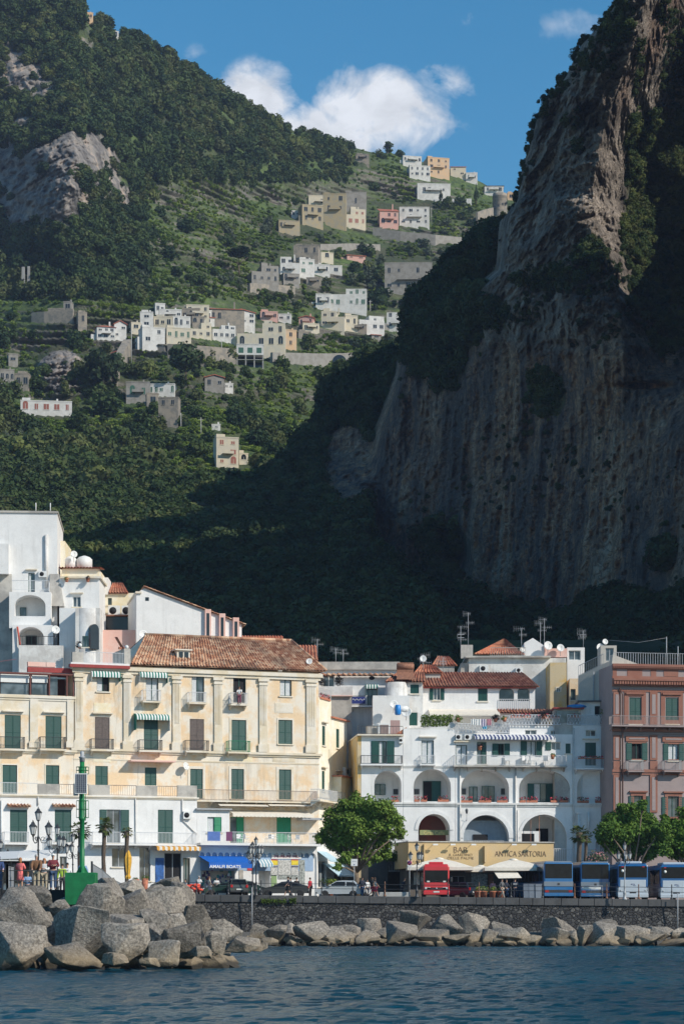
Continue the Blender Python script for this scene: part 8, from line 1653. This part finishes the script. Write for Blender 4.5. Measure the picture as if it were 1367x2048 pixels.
    w1 = lerp2((b+.12, .975), up[5], .12); w2 = lerp2((b+.12, .975), up[5], .86); MB().add([(w1[0]-.025, -hw+.16, w1[1]), (w1[0]-.025, hw-.16, w1[1]), (w2[0]-.025, hw-.28, w2[1]), (w2[0]-.025, -hw+.28, w2[1])], [(3, 2, 1, 0)]).build('rear_window', M_cglass, o)
    MB().box(b-.04, b+.15, -hw+.05, hw-.05, .34, .52).build('bumper', M_bump if style != 'mpv' else mat, o, bevel=.03); MB().box(f-.12, f+.03, -hw+.05, hw-.05, .32, .5).build('bumper', M_bump, o, bevel=.03); MB().box(b-.05, b-.041, -.26, .26, .55, .66).build('number_plate', M_plate, o)
    MB().box(b+.9, f-.9, -hw-.012, -hw+.02, .55, .6).build('side_moulding', M_bump, o); return o
car(677, 211.8, math.pi, 'silver people carrier seen side on beside the big tree', paint('silver_paint', (0.42, 0.45, 0.47)), 3.95, 1.7, 1.5, 'mpv')
car(568, 211.5, math.pi, 'dark grey saloon in front of the poster shop window', paint('charcoal_paint', (0.035, 0.037, 0.04)), 4.3, 1.7, 1.38, 'sedan')
car(474, 212, math.pi/2+.15, 'olive grey hatchback seen from behind near the blue awning', paint('olive_grey_paint', (0.07, 0.08, 0.07)), 3.8, 1.65, 1.55, 'hatch')
car(446, 214, math.pi+.25, 'dark green low car half hidden left of the olive grey hatchback', paint('bottle_green_paint', (0.01, 0.04, 0.03)), 3.9, 1.65, 1.35, 'sedan')
car(497, 217, .3, 'dark green car behind the twin lamp poles', paint('bottle_green_paint', (0.01, 0.04, 0.03)), 3.6, 1.6, 1.5, 'mpv')
car(333, 205 if 0 else 211, math.pi/2+.1, 'small white hatchback parked at the left by the gift shop door', paint('white_paint', (0.75, 0.75, 0.73)), 3.6, 1.55, 1.45, 'hatch')
car(913, 214, math.pi-.6, 'small dark blue car partly behind the red minibus', paint('navy_paint', (0.02, 0.03, 0.05)), 3.5, 1.6, 1.5, 'hatch')
def bus(px0, px1, pyt, D, L, lab, kind, rz=0.0):
    """end of the bus facing the camera spans px0..px1; kind picks the bodywork"""
    s = D/FPX; W = (px1-px0)*s; X = ((px0+px1)/2-CX)*s; g = gz(X); H = P(0, pyt, D).z-g; o = empty({'mini': 'minibus', 'coach': 'coach', 'white': 'city_bus'}[kind], (X, D, g), rz, lab, 'minibus' if kind == 'mini' else 'bus', 'buses parked on the quay'); w = W/2
    blue = paint('coach_blue_paint', (0.01, 0.13, 0.33)); white = paint('bus_white_paint', (0.48, 0.54, 0.60)); dblue = paint('bus_deep_blue_paint', (0.005, 0.10, 0.28)); red = paint('minibus_red_paint', (0.62, 0.035, 0.045)); grey = paint('coach_grey_stripe', (0.16, 0.20, 0.25))
    main = {'mini': red, 'coach': blue, 'white': dblue}[kind]
    MB().box(-w, w, 0, L, .32, H-.12).build('body', main, o, bevel=.12); MB().box(-w+.12, w-.12, .15, L-.2, H-.2, H).build('roof', main if kind != 'coach' else grey, o, bevel=.06)
    wm = MB(); 
    for k in range(int(L/1.3)):
        for sgn in (-1, 1): MB().box(sgn*w-.012, sgn*w+.012, .5+k*1.3, 1.68+k*1.3, H*.48, H*.86).build('side_window', M_cglass, o)
    for sgn in (-1, 1):
        for y in (1.6, L-1.9):
            M = Matrix.Rotation(math.pi/2, 4, 'Z'); q = MB().lathe([(.28, -.14), (.44, -.14), (.46, -.1), (.46, .1), (.44, .14), (.28, .14)], 20, M=Matrix.Translation((sgn*(w-.14), y, .46)) @ Matrix.Rotation(math.pi/2, 4, 'Y')).build('wheel', M_tyre, o); MB().lathe([(.27, -.12), (.27, .12)], 14, M=Matrix.Translation((sgn*(w-.12), y, .46)) @ Matrix.Rotation(math.pi/2, 4, 'Y')).build('rim', M_rim, q)
    if kind == 'mini':
        MB().box(-w+.12, w-.12, -.02, .06, H*.46, H*.82).build('windscreen', M_cglass, o, bevel=.05); MB().box(-w+.3, w-.3, -.06, .0, .78, .93).build('grille', M_bump, o)
        for sgn in (-1, 1): MB().box(sgn*(w-.36)-.24, sgn*(w-.36)+.24, -.06, .02, .78, .96).build('headlight', M_hlight, o, bevel=.03); MB().box(sgn*(w+.17)-.1, sgn*(w+.17)+.1, -.15, .0, H*.48, H*.62).build('mirror', M_bump, o, bevel=.03)
        MB().box(-w-.01, w+.01, -.1, .2, .3, .62).build('bumper', red, o, bevel=.05); MB().box(-.26, .26, -.12, -.1, .5, .62).build('number_plate', M_plate, o); MB().box(-.62, .62, .5, 1.9, H, H+.2).build('air_conditioner', red, o, bevel=.06); MB().tube([(-.5, -.04, H*.47), (.1, -.05, H*.52)], .015, 4).tube([(.5, -.04, H*.47), (.05, -.05, H*.52)], .015, 4).build('wiper', M_bump, o)
        MB().lathe([(.07, 0), (.07, .02)], 12, M=Matrix.Translation((0, -.07, .86)) @ Matrix.Rotation(math.pi/2, 4, 'X')).build('badge', M_rim, o)
        for e in (-.7, .7): MB().box(e-.12, e+.12, -.04, -.021, H*.47, H*.51).build('permit', M_plate, o)
    elif kind == 'coach':
        MB().box(-w+.1, w-.1, -.03, .05, H*.55, H*.93).build('rear_window', M_cglass, o, bevel=.08); MB().box(-w-.005, w+.005, -.015, .3, H*.34, H*.47).build('grey_stripe', grey, o, bevel=.02); MB().box(-w+.05, w-.05, -.05, .05, .62, .86).build('light_band', M_bump, o)
        for sgn in (-1, 1): MB().box(sgn*(w-.26)-.16, sgn*(w-.26)+.16, -.07, .0, .65, .83).build('tail_light', M_rlight, o)
        MB().box(-w-.01, w+.01, -.1, .1, .3, .6).build('bumper', blue, o, bevel=.04); MB().box(-.1, .1, -.04, 0, H*.38, H*.43).build('handle', M_bump, o)
    else:
        MB().box(-w+.1, w-.1, -.03, .05, H*.62, H*.93).build('rear_window', M_cglass, o, bevel=.08); MB().box(-w+.2, w-.2, -.03, .05, H*.36, H*.56).build('upper_panel', white, o, bevel=.05); MB().box(-w-.006, w+.006, -.035, 1.2, .36, H*.36-.002).build('engine_cover', white, o, bevel=.05)
        for sgn in (-1, 1):
            MB().lathe([(.07, 0), (.07, .02)], 12, M=Matrix.Translation((sgn*(w-.25), -.036, H*.27)) @ Matrix.Rotation(math.pi/2, 4, 'X')).build('tail_light', M_metal, o)
            for k in range(4): MB().box(sgn*(w-.06)-.03, sgn*(w-.06)+.03, -.05, -.03, H*.26+k*.12, H*.26+k*.12+.07).build('marker_light', M_bump, o)
            MB().box(sgn*(w-.42)-.1, sgn*(w-.42)+.1, -.045, -.02, H*.9, H*.925).build('red_marker', M_rlight, o)
        MB().box(-w-.01, w+.01, -.12, .1, .25, .58).build('bumper', white, o, bevel=.05); MB().box(-.28, .28, -.055, -.03, .62, .74).build('number_plate', M_bump, o)
        text('lettering', 'SITA', .36, .11, (0, -.036, H*.42), M_navy, o); text('lettering', 'SUD', .25, .05, (.12, -.036, H*.395), M_navy, o)
        MB().box(-w*.72, w*.72, 1.2, 4.2, H, H+.22).build('air_conditioner', white, o, bevel=.1); MB().lathe([(.13, 0), (.13, .012)], 12, M=Matrix.Translation((-w+.42, -.031, H*.8)) @ Matrix.Rotation(math.pi/2, 4, 'X')).build('sticker', M_plate, o)
    return o
bus(846, 898, 1728, 209.6, 6.2, 'bright red minibus facing the sea', 'mini')
bus(1086, 1146, 1722, 211, 11, 'first blue coach with a grey stripe, left of the row', 'coach', .16)
bus(1160, 1219, 1723, 211.5, 11, 'second blue coach beside the rusty post', 'coach', .10)
bus(1234, 1295, 1727, 210.5, 11, 'white and blue bus just right of the lamp', 'white', .03)
bus(1319, 1384, 1729, 210, 11, 'white and blue bus cut by the right frame edge', 'white', .03)
b = bus(1045, 1078, 1716, 224, 9, 'coach showing its mirrored flank behind the first blue one', 'coach', -.2); MB().box(-.9, .9, .6, 5, 3.4, 3.62).build('air_conditioner', M_frame, b, bevel=.08)
for k, (x, lab) in enumerate(((1052,'grey wheeled bin nearest the policeman'),(1062,'grey wheeled bin in the middle beside the first coach'),(1074,'grey wheeled bin touching the first coach'))):
    X = P(x, 0, 209.6).x; o = empty('wheeled_bin', (X, 209.6, gz(X)), .1*k, lab, 'bin', 'grey wheeled bins beside the first coach'); m_ = simple('bin_grey', (0.17, 0.2, 0.24), .6, .1); MB().box(-.26, .26, -.3, .3, .12, 1.25, top=-.03).build('body', m_, o); MB().box(-.3, .3, -.34, .33, 1.26, 1.33).build('lid', m_, o, bevel=.02)
    for e in (-.22, .22): wheel(o, e, .25, .1, .05)
X = P(1182, 0, 208.9).x; o = empty('crowd_barrier', (X, 208.9, gz(X)+.1), .0, 'galvanised crowd barrier with a white sign in front of the second coach', 'barrier'); mb = MB().tube([(-.95, 0, 0), (-.95, 0, 1.1), (.95, 0, 1.1), (.95, 0, 0)], .025, 6).tube([(-.95, 0, .25), (.95, 0, .25)], .02, 5)
for k in range(17): mb.tube([(-.9+k*.1125, 0, .25), (-.9+k*.1125, 0, 1.1)], .009, 4)
mb.build('frame', M_metal, o); MB().box(-.8, .8, -.03, -.01, .8, 1.0).build('sign', M_plate, o)
def scooter(x, D, rz, lab, mat):
    X = P(x, 0, D).x; o = empty('scooter', (X, D, gz(X)), rz, lab, 'scooter', 'scooters on the quay road')
    MB().prism([(-.7, .5), (-.75, .75), (-.2, .78), (-.1, .5), (.25, .32), (.45, .35), (.62, .95), (.68, .92), (.6, .25), (-.1, .22), (-.5, .3)], 'y', -.16, .16).build('body', mat, o, bevel=.04); MB().box(-.7, -.05, -.15, .15, .78, .88).build('seat', M_bump, o, bevel=.03)
    wheel(o, .72, 0, .24, .1); wheel(o, -.55, 0, .24, .1); MB().tube([(.62, -.3, 1.05), (.62, .3, 1.05)], .02, 5).tube([(.66, 0, .3), (.62, 0, 1.05)], .03, 5).build('handlebar', M_bump, o); MB().ball((.7, 0, .93), .09, n=6).build('headlight', M_hlight, o)
MR = paint('scooter_red_paint', (0.5, 0.03, 0.03))
scooter(338, 209.5, .5, 'red scooter ridden by the man in the blue shirt', MR); scooter(386, 211, 2.9, 'red scooter with its rider behind the orange bag', MR); scooter(735, 212.5, 1.2, 'white scooter between the suited man and the tree', paint('white_paint', (0.75, 0.75, 0.73)))
o = empty('luggage_heap', P(387, 1776, 209.2), 0, 'heap of bright orange red life jackets beside the quay railing', 'life jackets'); o.location.z = gz(o.location.x)+.5
mb = MB(); rr = random.Random(6)
for k in range(16): mb.ball((rr.uniform(-.65, .65), rr.uniform(-.2, .2), rr.uniform(.0, .45)), .2, n=5, sq=(1.3, .8, .6), M=Matrix.Rotation(rr.uniform(-.4, .4), 4, 'Y'))
mb.build('jackets', simple('orange_red_fabric', (0.7, 0.09, 0.05), .8, .15, 6), o)
o = MB().box(-1.6, 1.6, -.5, .5, 0, .5).build('planter', plaster('pale_planter_concrete', (0.45, 0.45, 0.43), (0.36, 0.36, 0.34), amt=.4), None, (P(783, 0, 211).x, 211, gz(P(783, 0, 211).x)), bevel=.04); tag(o, 'long pale concrete planter beside the stone bastion', 'planter')
def sign(px, D, y0, y1, wpx, lab, post_to=None, zb=None, nm='road_sign', disc=False):
    s = D/FPX; X = P(px, 0, D).x; zb = gz(X) if zb is None else zb; o = empty(nm, (X, D, zb), 0, lab, 'sign'); z1, z0 = P(0, y0, D).z-zb, P(0, y1, D).z-zb
    MB().tube([(0, .04, 0), (0, .04, z1)], .035, 6).build('post', M_metal, o); q = MB().box(-wpx*s/2, wpx*s/2, -.02, .0, z0, z1).build('panel', M_frame, o)
    if disc:
        M = Matrix.Translation((0, -.025, (z0+z1*2)/3)) @ Matrix.Rotation(math.pi/2, 4, 'X'); MB().lathe([(.2, 0), (.2, .01)], 18, M=M).build('disc', M_redl, q); MB().lathe([(.15, .011), (.15, .014)], 18, M=M).box(-.17, .17, -.025, .025, .015, .018, 1, M @ Matrix.Rotation(.8, 4, 'Z')).build('disc_centre', [M_navy, M_redl], q)
    else: MB().lathe([(.05, 0), (.05, .01)], 10, M=Matrix.Translation((0, -.021, z0+.12)) @ Matrix.Rotation(math.pi/2, 4, 'X')).build('mark', M_navy, q); MB().box(-wpx*s/2+.1, wpx*s/2-.1, -.03, -.021, z1-.22, z1-.18).build('mark', M_metal, q)
    return o
sign(818.5, 209, 1721, 1735, 9, 'small white sign with a red ringed disc left of the bar', disc=True); sign(708, 212.5, 1718, 1732, 13, 'white board sign on two posts under the big tree')
for (x, yb, yt, lab) in ((504,1842,1775,'thin grey pole standing on the ledge below the lamps'),(1354,1860,1786,'thin grey pole standing on the ledge at the right')):
    p = P(x, yb, 207.2); p.z = 1.15; o = empty('ledge_pole', p, 0, lab, 'pole', 'thin poles on the ledge'); MB().tube([(0, 0, 0), (0, 0, P(x, yt, 207.2).z-1.15)], .045, 8).build('pole', M_metal, o)
SKIN = simple('skin', (0.50, 0.29, 0.20), .6, .08, 5); HAIRS = {'dark': simple('dark_hair', (0.03, 0.02, 0.015), .8, .2, 20), 'brown': simple('brown_hair', (0.16, 0.07, 0.03), .8, .2, 20), 'ginger': simple('ginger_hair', (0.38, 0.16, 0.06), .8, .2, 20), 'grey': simple('grey_hair', (0.42, 0.40, 0.38), .8, .2, 20), 'red': simple('dyed_red_hair', (0.16, 0.02, 0.03), .8, .2, 20), 'cap': simple('white_cap', (0.7, 0.7, 0.68), .8, .05)}
def cloth(name, c): return simple(name, c, .85, .15, 8)
def skin_obj(name, joints, edges, mat, parent, sub=1):
    names = list(joints); idx = {n: i for i, n in enumerate(names)}; me = bpy.data.meshes.new(name); me.from_pydata([joints[n][0] for n in names], [(idx[a], idx[b]) for a, b in edges], [])
    o = bpy.data.objects.new(name, me); COL.objects.link(o); m = o.modifiers.new('skin', 'SKIN'); m.use_smooth_shade = True
    if not me.skin_vertices: me.attributes.get('skin') 
    for n in names: r = joints[n][1]; me.skin_vertices[0].data[idx[n]].radius = (r if hasattr(r, '__len__') else (r, r))
    for v in me.skin_vertices[0].data: v.use_root = False
    me.skin_vertices[0].data[0].use_root = True
    s = o.modifiers.new('sub', 'SUBSURF'); s.levels = sub; s.render_levels = sub
    dg = bpy.context.evaluated_depsgraph_get(); m2 = bpy.data.meshes.new_from_object(o.evaluated_get(dg)); m2.name = name; m2.materials.clear(); m2.materials.append(mat)
    for p in m2.polygons: p.use_smooth = True
    o.modifiers.clear(); o.data = m2; o.parent = parent; return o
def person(px, D, zb, h, rz, label, top, bottom, hair='dark', arms='down', legs='stand', sleeve='long', skirt=False, jacket=None, lean=0.0, hat=False, longh=False, seat=0.0, bag=None, group='people on the waterfront'):
    k = h/1.75; X = P(px, 0, D).x; zb = gz(X) if zb is None else zb; root = empty('person', (X, D, zb), rz, label, 'person', group, k)
    # figure faces -Y; joints in metres for a 1.75 m adult
    ly = -lean; V3 = lambda x, y, z: (x, y+ly*(z-.95)*(z > .95), z-seat)
    J = {'pelvis': (V3(0, 0, .95), (.15, .10)), 'waist': (V3(0, 0, 1.1), (.125, .09)), 'chest': (V3(0, .01, 1.3), (.155, .105)), 'neckb': (V3(0, .01, 1.46), (.07, .06)), 'neck': (V3(0, 0, 1.52), .052), 'jaw': (V3(0, -.02, 1.6), (.062, .075)), 'skull': (V3(0, 0, 1.68), (.074, .09)), 'crown': (V3(0, .005, 1.74), (.045, .05))}
    E = [('pelvis', 'waist'), ('waist', 'chest'), ('chest', 'neckb'), ('neckb', 'neck'), ('neck', 'jaw'), ('jaw', 'skull'), ('skull', 'crown')]
    A = {'down': ((.25, .02, 1.15), (.27, -.06, .9)), 'rail': ((.24, -.18, 1.2), (.2, -.42, 1.05)), 'front': ((.27, -.05, 1.17), (.08, -.22, 1.2)), 'up': ((.3, -.08, 1.3), (.14, -.12, 1.6)), 'swing': ((.25, .12, 1.17), (.26, -.05, .95)), 'bars': ((.27, -.2, 1.18), (.24, -.48, 1.1))}
    Lg = {'stand': (((0, 0, .5), (0, .02, .09)), ((0, 0, .5), (0, .02, .09))), 'walk': (((.0, -.18, .52), (0, -.3, .12)), ((0, .06, .5), (0, .38, .2))), 'sit': (((.05, -.42, .9), (.05, -.45, .5)), ((.05, -.42, .9), (.05, -.45, .5)))}[legs]
    for i, s in enumerate((-1, 1)):
        q = 'LR'[i]; el, wr_ = A[arms] if not (arms == 'up' and s > 0) else A['down']
        if arms == 'swing' and s > 0: el, wr_ = (.25, -.1, 1.17), (.25, -.25, 1.0)
        J['sh'+q] = (V3(s*.18, .01, 1.42), .062); J['el'+q] = (V3(s*el[0], el[1], el[2]), .042); J['wr'+q] = (V3(s*wr_[0], wr_[1], wr_[2]), .028)
        d = Vector(J['wr'+q][0])-Vector(J['el'+q][0]); d.normalize(); w0 = Vector(J['wr'+q][0]); pm_ = w0+d*.07; J['pa'+q] = (tuple(pm_), (.04, .022)); E += [('chest', 'sh'+q), ('sh'+q, 'el'+q), ('el'+q, 'wr'+q), ('wr'+q, 'pa'+q)]
        sd_ = d.cross(Vector((0, 1, 0))); sd_ = sd_.normalized() if sd_.length > .1 else Vector((1, 0, 0))
        for f in range(4): b0 = pm_+sd_*(.012*(f-1.5)*1.7)+d*.02; J['f%d%s' % (f, q)] = (tuple(b0+d*(.055+.012*(f in (1, 2)))+Vector((0, -.01, -.012))), .0095); E.append(('pa'+q, 'f%d%s' % (f, q)))
        J['th'+q] = (tuple(w0+d*.05-sd_*.045*s+Vector((0, -.02, 0))), .010); E.append(('wr'+q, 'th'+q))
        kn, an = Lg[i]; J['hip'+q] = (V3(s*.09, 0, .9), .095); J['kn'+q] = (V3(s*(.1+kn[0]), kn[1], kn[2]), .06); J['an'+q] = (V3(s*(.1+an[0]), an[1], an[2]), .042); J['to'+q] = ((J['an'+q][0][0]+s*.03, J['an'+q][0][1]-.16, J['an'+q][0][2]-.06), (.04, .03)); E += [('pelvis', 'hip'+q), ('hip'+q, 'kn'+q), ('kn'+q, 'an'+q), ('an'+q, 'to'+q)]
    body = skin_obj('body', J, E, SKIN, root)
    def sub_(names, edges, add, nm, mat):
        jj = {n: (J[n][0], tuple(r+add for r in (J[n][1] if hasattr(J[n][1], '__len__') else (J[n][1],)*2))) for n in names}; return skin_obj(nm, jj, edges, mat, root)
    tn = ['pelvis', 'waist', 'chest', 'neckb', 'shL', 'shR', 'elL', 'elR']; te = [('pelvis', 'waist'), ('waist', 'chest'), ('chest', 'neckb'), ('chest', 'shL'), ('chest', 'shR'), ('shL', 'elL'), ('shR', 'elR')]
    if sleeve == 'long': tn += ['wrL', 'wrR']; te += [('elL', 'wrL'), ('elR', 'wrR')]
    if sleeve == 'none': tn = tn[:6]; te = te[:5]
    if top is not None: sub_(tn, te, .022 if not jacket else .02, 'dress' if skirt and bottom is None else 'shirt', top)
    if jacket is not None: sub_(tn, te, .045, 'jacket', jacket)
    if skirt: MB().lathe([(.2, .52), (.19, .7), (.17, .9), (.14, 1.05)], 14, sm if 0 else 0).build('skirt', bottom or top, root)
    else:
        ln = ['pelvis']+[n+q for q in 'LR' for n in ('hip', 'kn')]; le = [('pelvis', 'hip'+q) for q in 'LR']+[('hip'+q, 'kn'+q) for q in 'LR']
        if bottom is not None:
            if not skirt and 'shorts' not in bottom.name: ln += ['anL', 'anR']; le += [('knL', 'anL'), ('knR', 'anR')]
            sub_(ln, le, .018, 'shorts' if 'shorts' in bottom.name else 'trousers', bottom)
    for q in 'LR': a_ = J['an'+q][0]; MB().ball((a_[0]+(.015 if q == 'R' else -.015), a_[1]-.07, a_[2]-.04), .06, n=6, sq=(.85, 2.1, .75)).build('shoe', simple('dark_shoe', (0.04, 0.035, 0.03), .6), root)
    hd = Vector(J['skull'][0]); hm = HAIRS[hair]
    hh = MB().ball(tuple(hd+Vector((0, .018, .028))), .098, n=9, sq=(.88, 1.05, .95))
    if longh: hh.ball(tuple(hd+Vector((0, .05, -.09))), .1, n=7, sq=(1.0, .7, 1.35))
    hh.build('hair' if hair != 'cap' else 'cap', hm, root)
    if hair == 'cap': MB().ball(tuple(hd+Vector((0, -.1, .03))), .06, n=6, sq=(1, 1.1, .2)).build('cap_peak', hm, root)
    fc_ = MB()
    for s in (-1, 1): fc_.ball(tuple(hd+Vector((s*.03, -.083, -.008))), .012, n=5, m=0); fc_.ball(tuple(hd+Vector((s*.078, 0, -.02))), .02, n=5, sq=(.4, .8, 1.3), m=1)
    fc_.ball(tuple(hd+Vector((0, -.095, -.035))), .016, n=5, sq=(.8, 1, 1.4), m=1).ball(tuple(hd+Vector((0, -.083, -.075))), .02, n=5, sq=(1.3, .5, .35), m=2).build('face', [M_dark, SKIN, simple('lips', (0.35, .12, .1), .5)], root)
    if bag: MB().box(.26, .36, -.12, .14, .78-seat, 1.05-seat).build('bag', bag, root, bevel=.03)
    return root
c_ = cloth
ZP = 3.77; jeans = c_('blue_jeans', (0.04, 0.08, 0.16)); khaki = c_('khaki_cloth', (0.42, 0.36, 0.26)); navy = c_('dark_navy_cloth', (0.02, 0.025, 0.045)); blk_ = c_('black_cloth', (0.02, 0.02, 0.022)); wht = c_('white_cloth', (0.68, 0.68, 0.67)); lblue = c_('light_blue_cloth', (0.22, 0.34, 0.52)); coral = c_('coral_cloth', (0.78, 0.18, 0.17)); beige_ = c_('beige_cloth', (0.55, 0.47, 0.37))
PG = 'onlookers on the pier'
person(41, 122, ZP, 1.62, math.pi-.3, 'woman in a coral dress with ginger hair leaning on a fence, seen from behind', coral, None, 'ginger', 'front', skirt=True, lean=.05, longh=True, group=PG)
person(73, 122, ZP, 1.78, .1, 'bearded bald man in a brown jacket over a black T-shirt', blk_, khaki, 'grey', 'rail', jacket=c_('tan_brown_jacket', (0.18, 0.09, 0.045)), group=PG)
person(89, 123.3, ZP, 1.62, -.1, 'woman with curly ginger hair in a white cardigan', wht, khaki, 'ginger', 'front', longh=True, group=PG)
person(106.5, 122, ZP, 1.82, .25, 'man in a dark red sweater, jeans and a white cap', c_('dark_red_sweater', (0.16, 0.025, 0.035)), jeans, 'cap', 'front', group=PG)
person(-2, 122, ZP, 1.7, .2, 'person in a lilac top cut by the left frame edge', c_('lilac_top', (0.45, 0.38, 0.55)), jeans, 'brown', 'rail', group=PG)
person(56, 126, 3.3, 1.45, .3, 'seated child in blue beside a red bag behind the coral dressed woman', lblue, navy, 'brown', 'front', group=PG, bag=c_('red_bag', (0.5, 0.06, 0.05)))
person(125, 132, 3.7, 1.6, 0, 'person in black with a yellow green vest left of the green base', c_('lime_vest', (0.35, 0.5, 0.05)), blk_, 'dark', 'down', group=PG)
person(135, 133, 3.7, 1.68, 0, 'dark haired man in a white shirt beside the green base', wht, blk_, 'dark', 'down', group=PG)
person(166, 134, 3.75, 1.8, math.pi, 'person with red hair in a light blue shirt just right of the beacon pole', lblue, jeans, 'red', 'down', group=PG)
person(204, 150, 3.6, 1.8, 1.2, 'man in a white shirt walking behind the curved fence', wht, navy, 'dark', 'swing', 'walk', group=PG)
person(213, 145, 3.2, 1.6, 1.4, 'person in a white cap looking over the curved fence', blk_, navy, 'cap', 'rail', lean=.3, group=PG)
person(347, 208.9, 4.2, 1.72, 1.3, 'man in a light blue shirt leaning over the red scooter', lblue, c_('sand_trousers', (.4, .36, .3)), 'dark', 'bars', lean=.35)
person(371, 211, 4.2, 1.6, -.8, 'rider in grey sitting on the scooter behind the orange heap', c_('grey_top', (.3, .3, .32)), navy, 'dark', 'bars', 'sit', seat=.1)
person(398, 210.8, None, 1.7, math.pi, 'stout man in a white T-shirt seen from behind near the blue awning', wht, c_('blue_shorts', (.08, .13, .22)), 'grey', 'front', sleeve='short')
person(419, 210, None, 1.66, 1.5, 'woman in a beige top and white shorts walking right', beige_, c_('white_shorts', (.6, .6, .6)), 'brown', 'swing', 'walk', sleeve='short', longh=True)
person(433, 215, None, 1.68, .2, 'person in a white shirt in the souvenir shop mouth', wht, navy, 'dark', 'front', sleeve='short')
person(576, 209.6, None, 1.72, -1.3, 'man in a dark top and cap strolling past the dark saloon', navy, c_('black_shorts', (.02, .02, .02)), 'dark', 'swing', 'walk', sleeve='short')
person(620, 214, None, 1.72, 1.0, 'person in a red jacket by the white flowered panel', c_('bright_red_jacket', (.5, .03, .05)), blk_, 'dark', 'down')
person(724, 211, None, 1.75, .3, 'man in a dark suit jacket and blue jeans beside the tree', lblue, jeans, 'dark', 'swing', 'walk', jacket=navy)
person(734, 212, None, 1.62, .5, 'person in a white top behind the suited man', wht, navy, 'dark', 'down')
person(744, 210.2, None, 1.72, 1.3, 'woman in black with a red skirt, left of the walking pair', blk_, c_('red_shorts', (.5, .04, .08)), 'brown', 'up', 'walk', sleeve='short', longh=True)
person(750, 209.8, None, 1.72, 1.3, 'woman in a pale vest and red shorts striding right with a white bag', c_('pale_vest', (.6, .58, .5)), c_('red_shorts', (.5, .04, .08)), 'brown', 'swing', 'walk', sleeve='none', longh=True, bag=wht)
person(803, 212, None, 1.7, 1.2, 'person in dark clothes bending near the stone arch', navy, navy, 'dark', 'front', lean=.4)
person(1003, 210, None, 1.75, .9, 'man in a grey jacket striding past the umbrellas', c_('grey_jacket', (.12, .12, .125)), c_('stone_trousers', (.35, .31, .26)), 'dark', 'swing', 'walk')
person(1012, 210.6, None, 1.7, .9, 'person in dark blue behind the man in the grey jacket', navy, jeans, 'dark', 'swing', 'walk')
pc_ = person(1029, 209.8, None, 1.78, math.pi, 'policeman in a dark uniform with a white band across the back', navy, navy, 'dark', 'front'); MB().box(-.17, .17, .105, .15, 1.26, 1.31).build('reflective_band', M_frame, pc_)
person(985, 214, None, 1.66, 0, 'person in a pink shirt among the clothes rails of the bar terrace', c_('pink_shirt', (.6, .3, .35)), navy, 'brown', 'down')
person(581, 213.5, None, 1.7, math.pi, 'dark haired person looking at the shop posters, left', wht, navy, 'dark', 'down'); person(593, 213.8, None, 1.72, math.pi, 'dark haired person looking at the shop posters, right', blk_, navy, 'dark', 'down')
p_ = person(479.8, 227.3, 0, 1.6, 0, 'woman in white standing on the top floor balcony under the parted curtain', wht, c_('plum_skirt', (.25, .08, .12)), 'brown', 'rail', sleeve='short'); p_.location.z = P(0, 1409, 226.3).z; p_.location.y = P(0, 0, 226.0).y
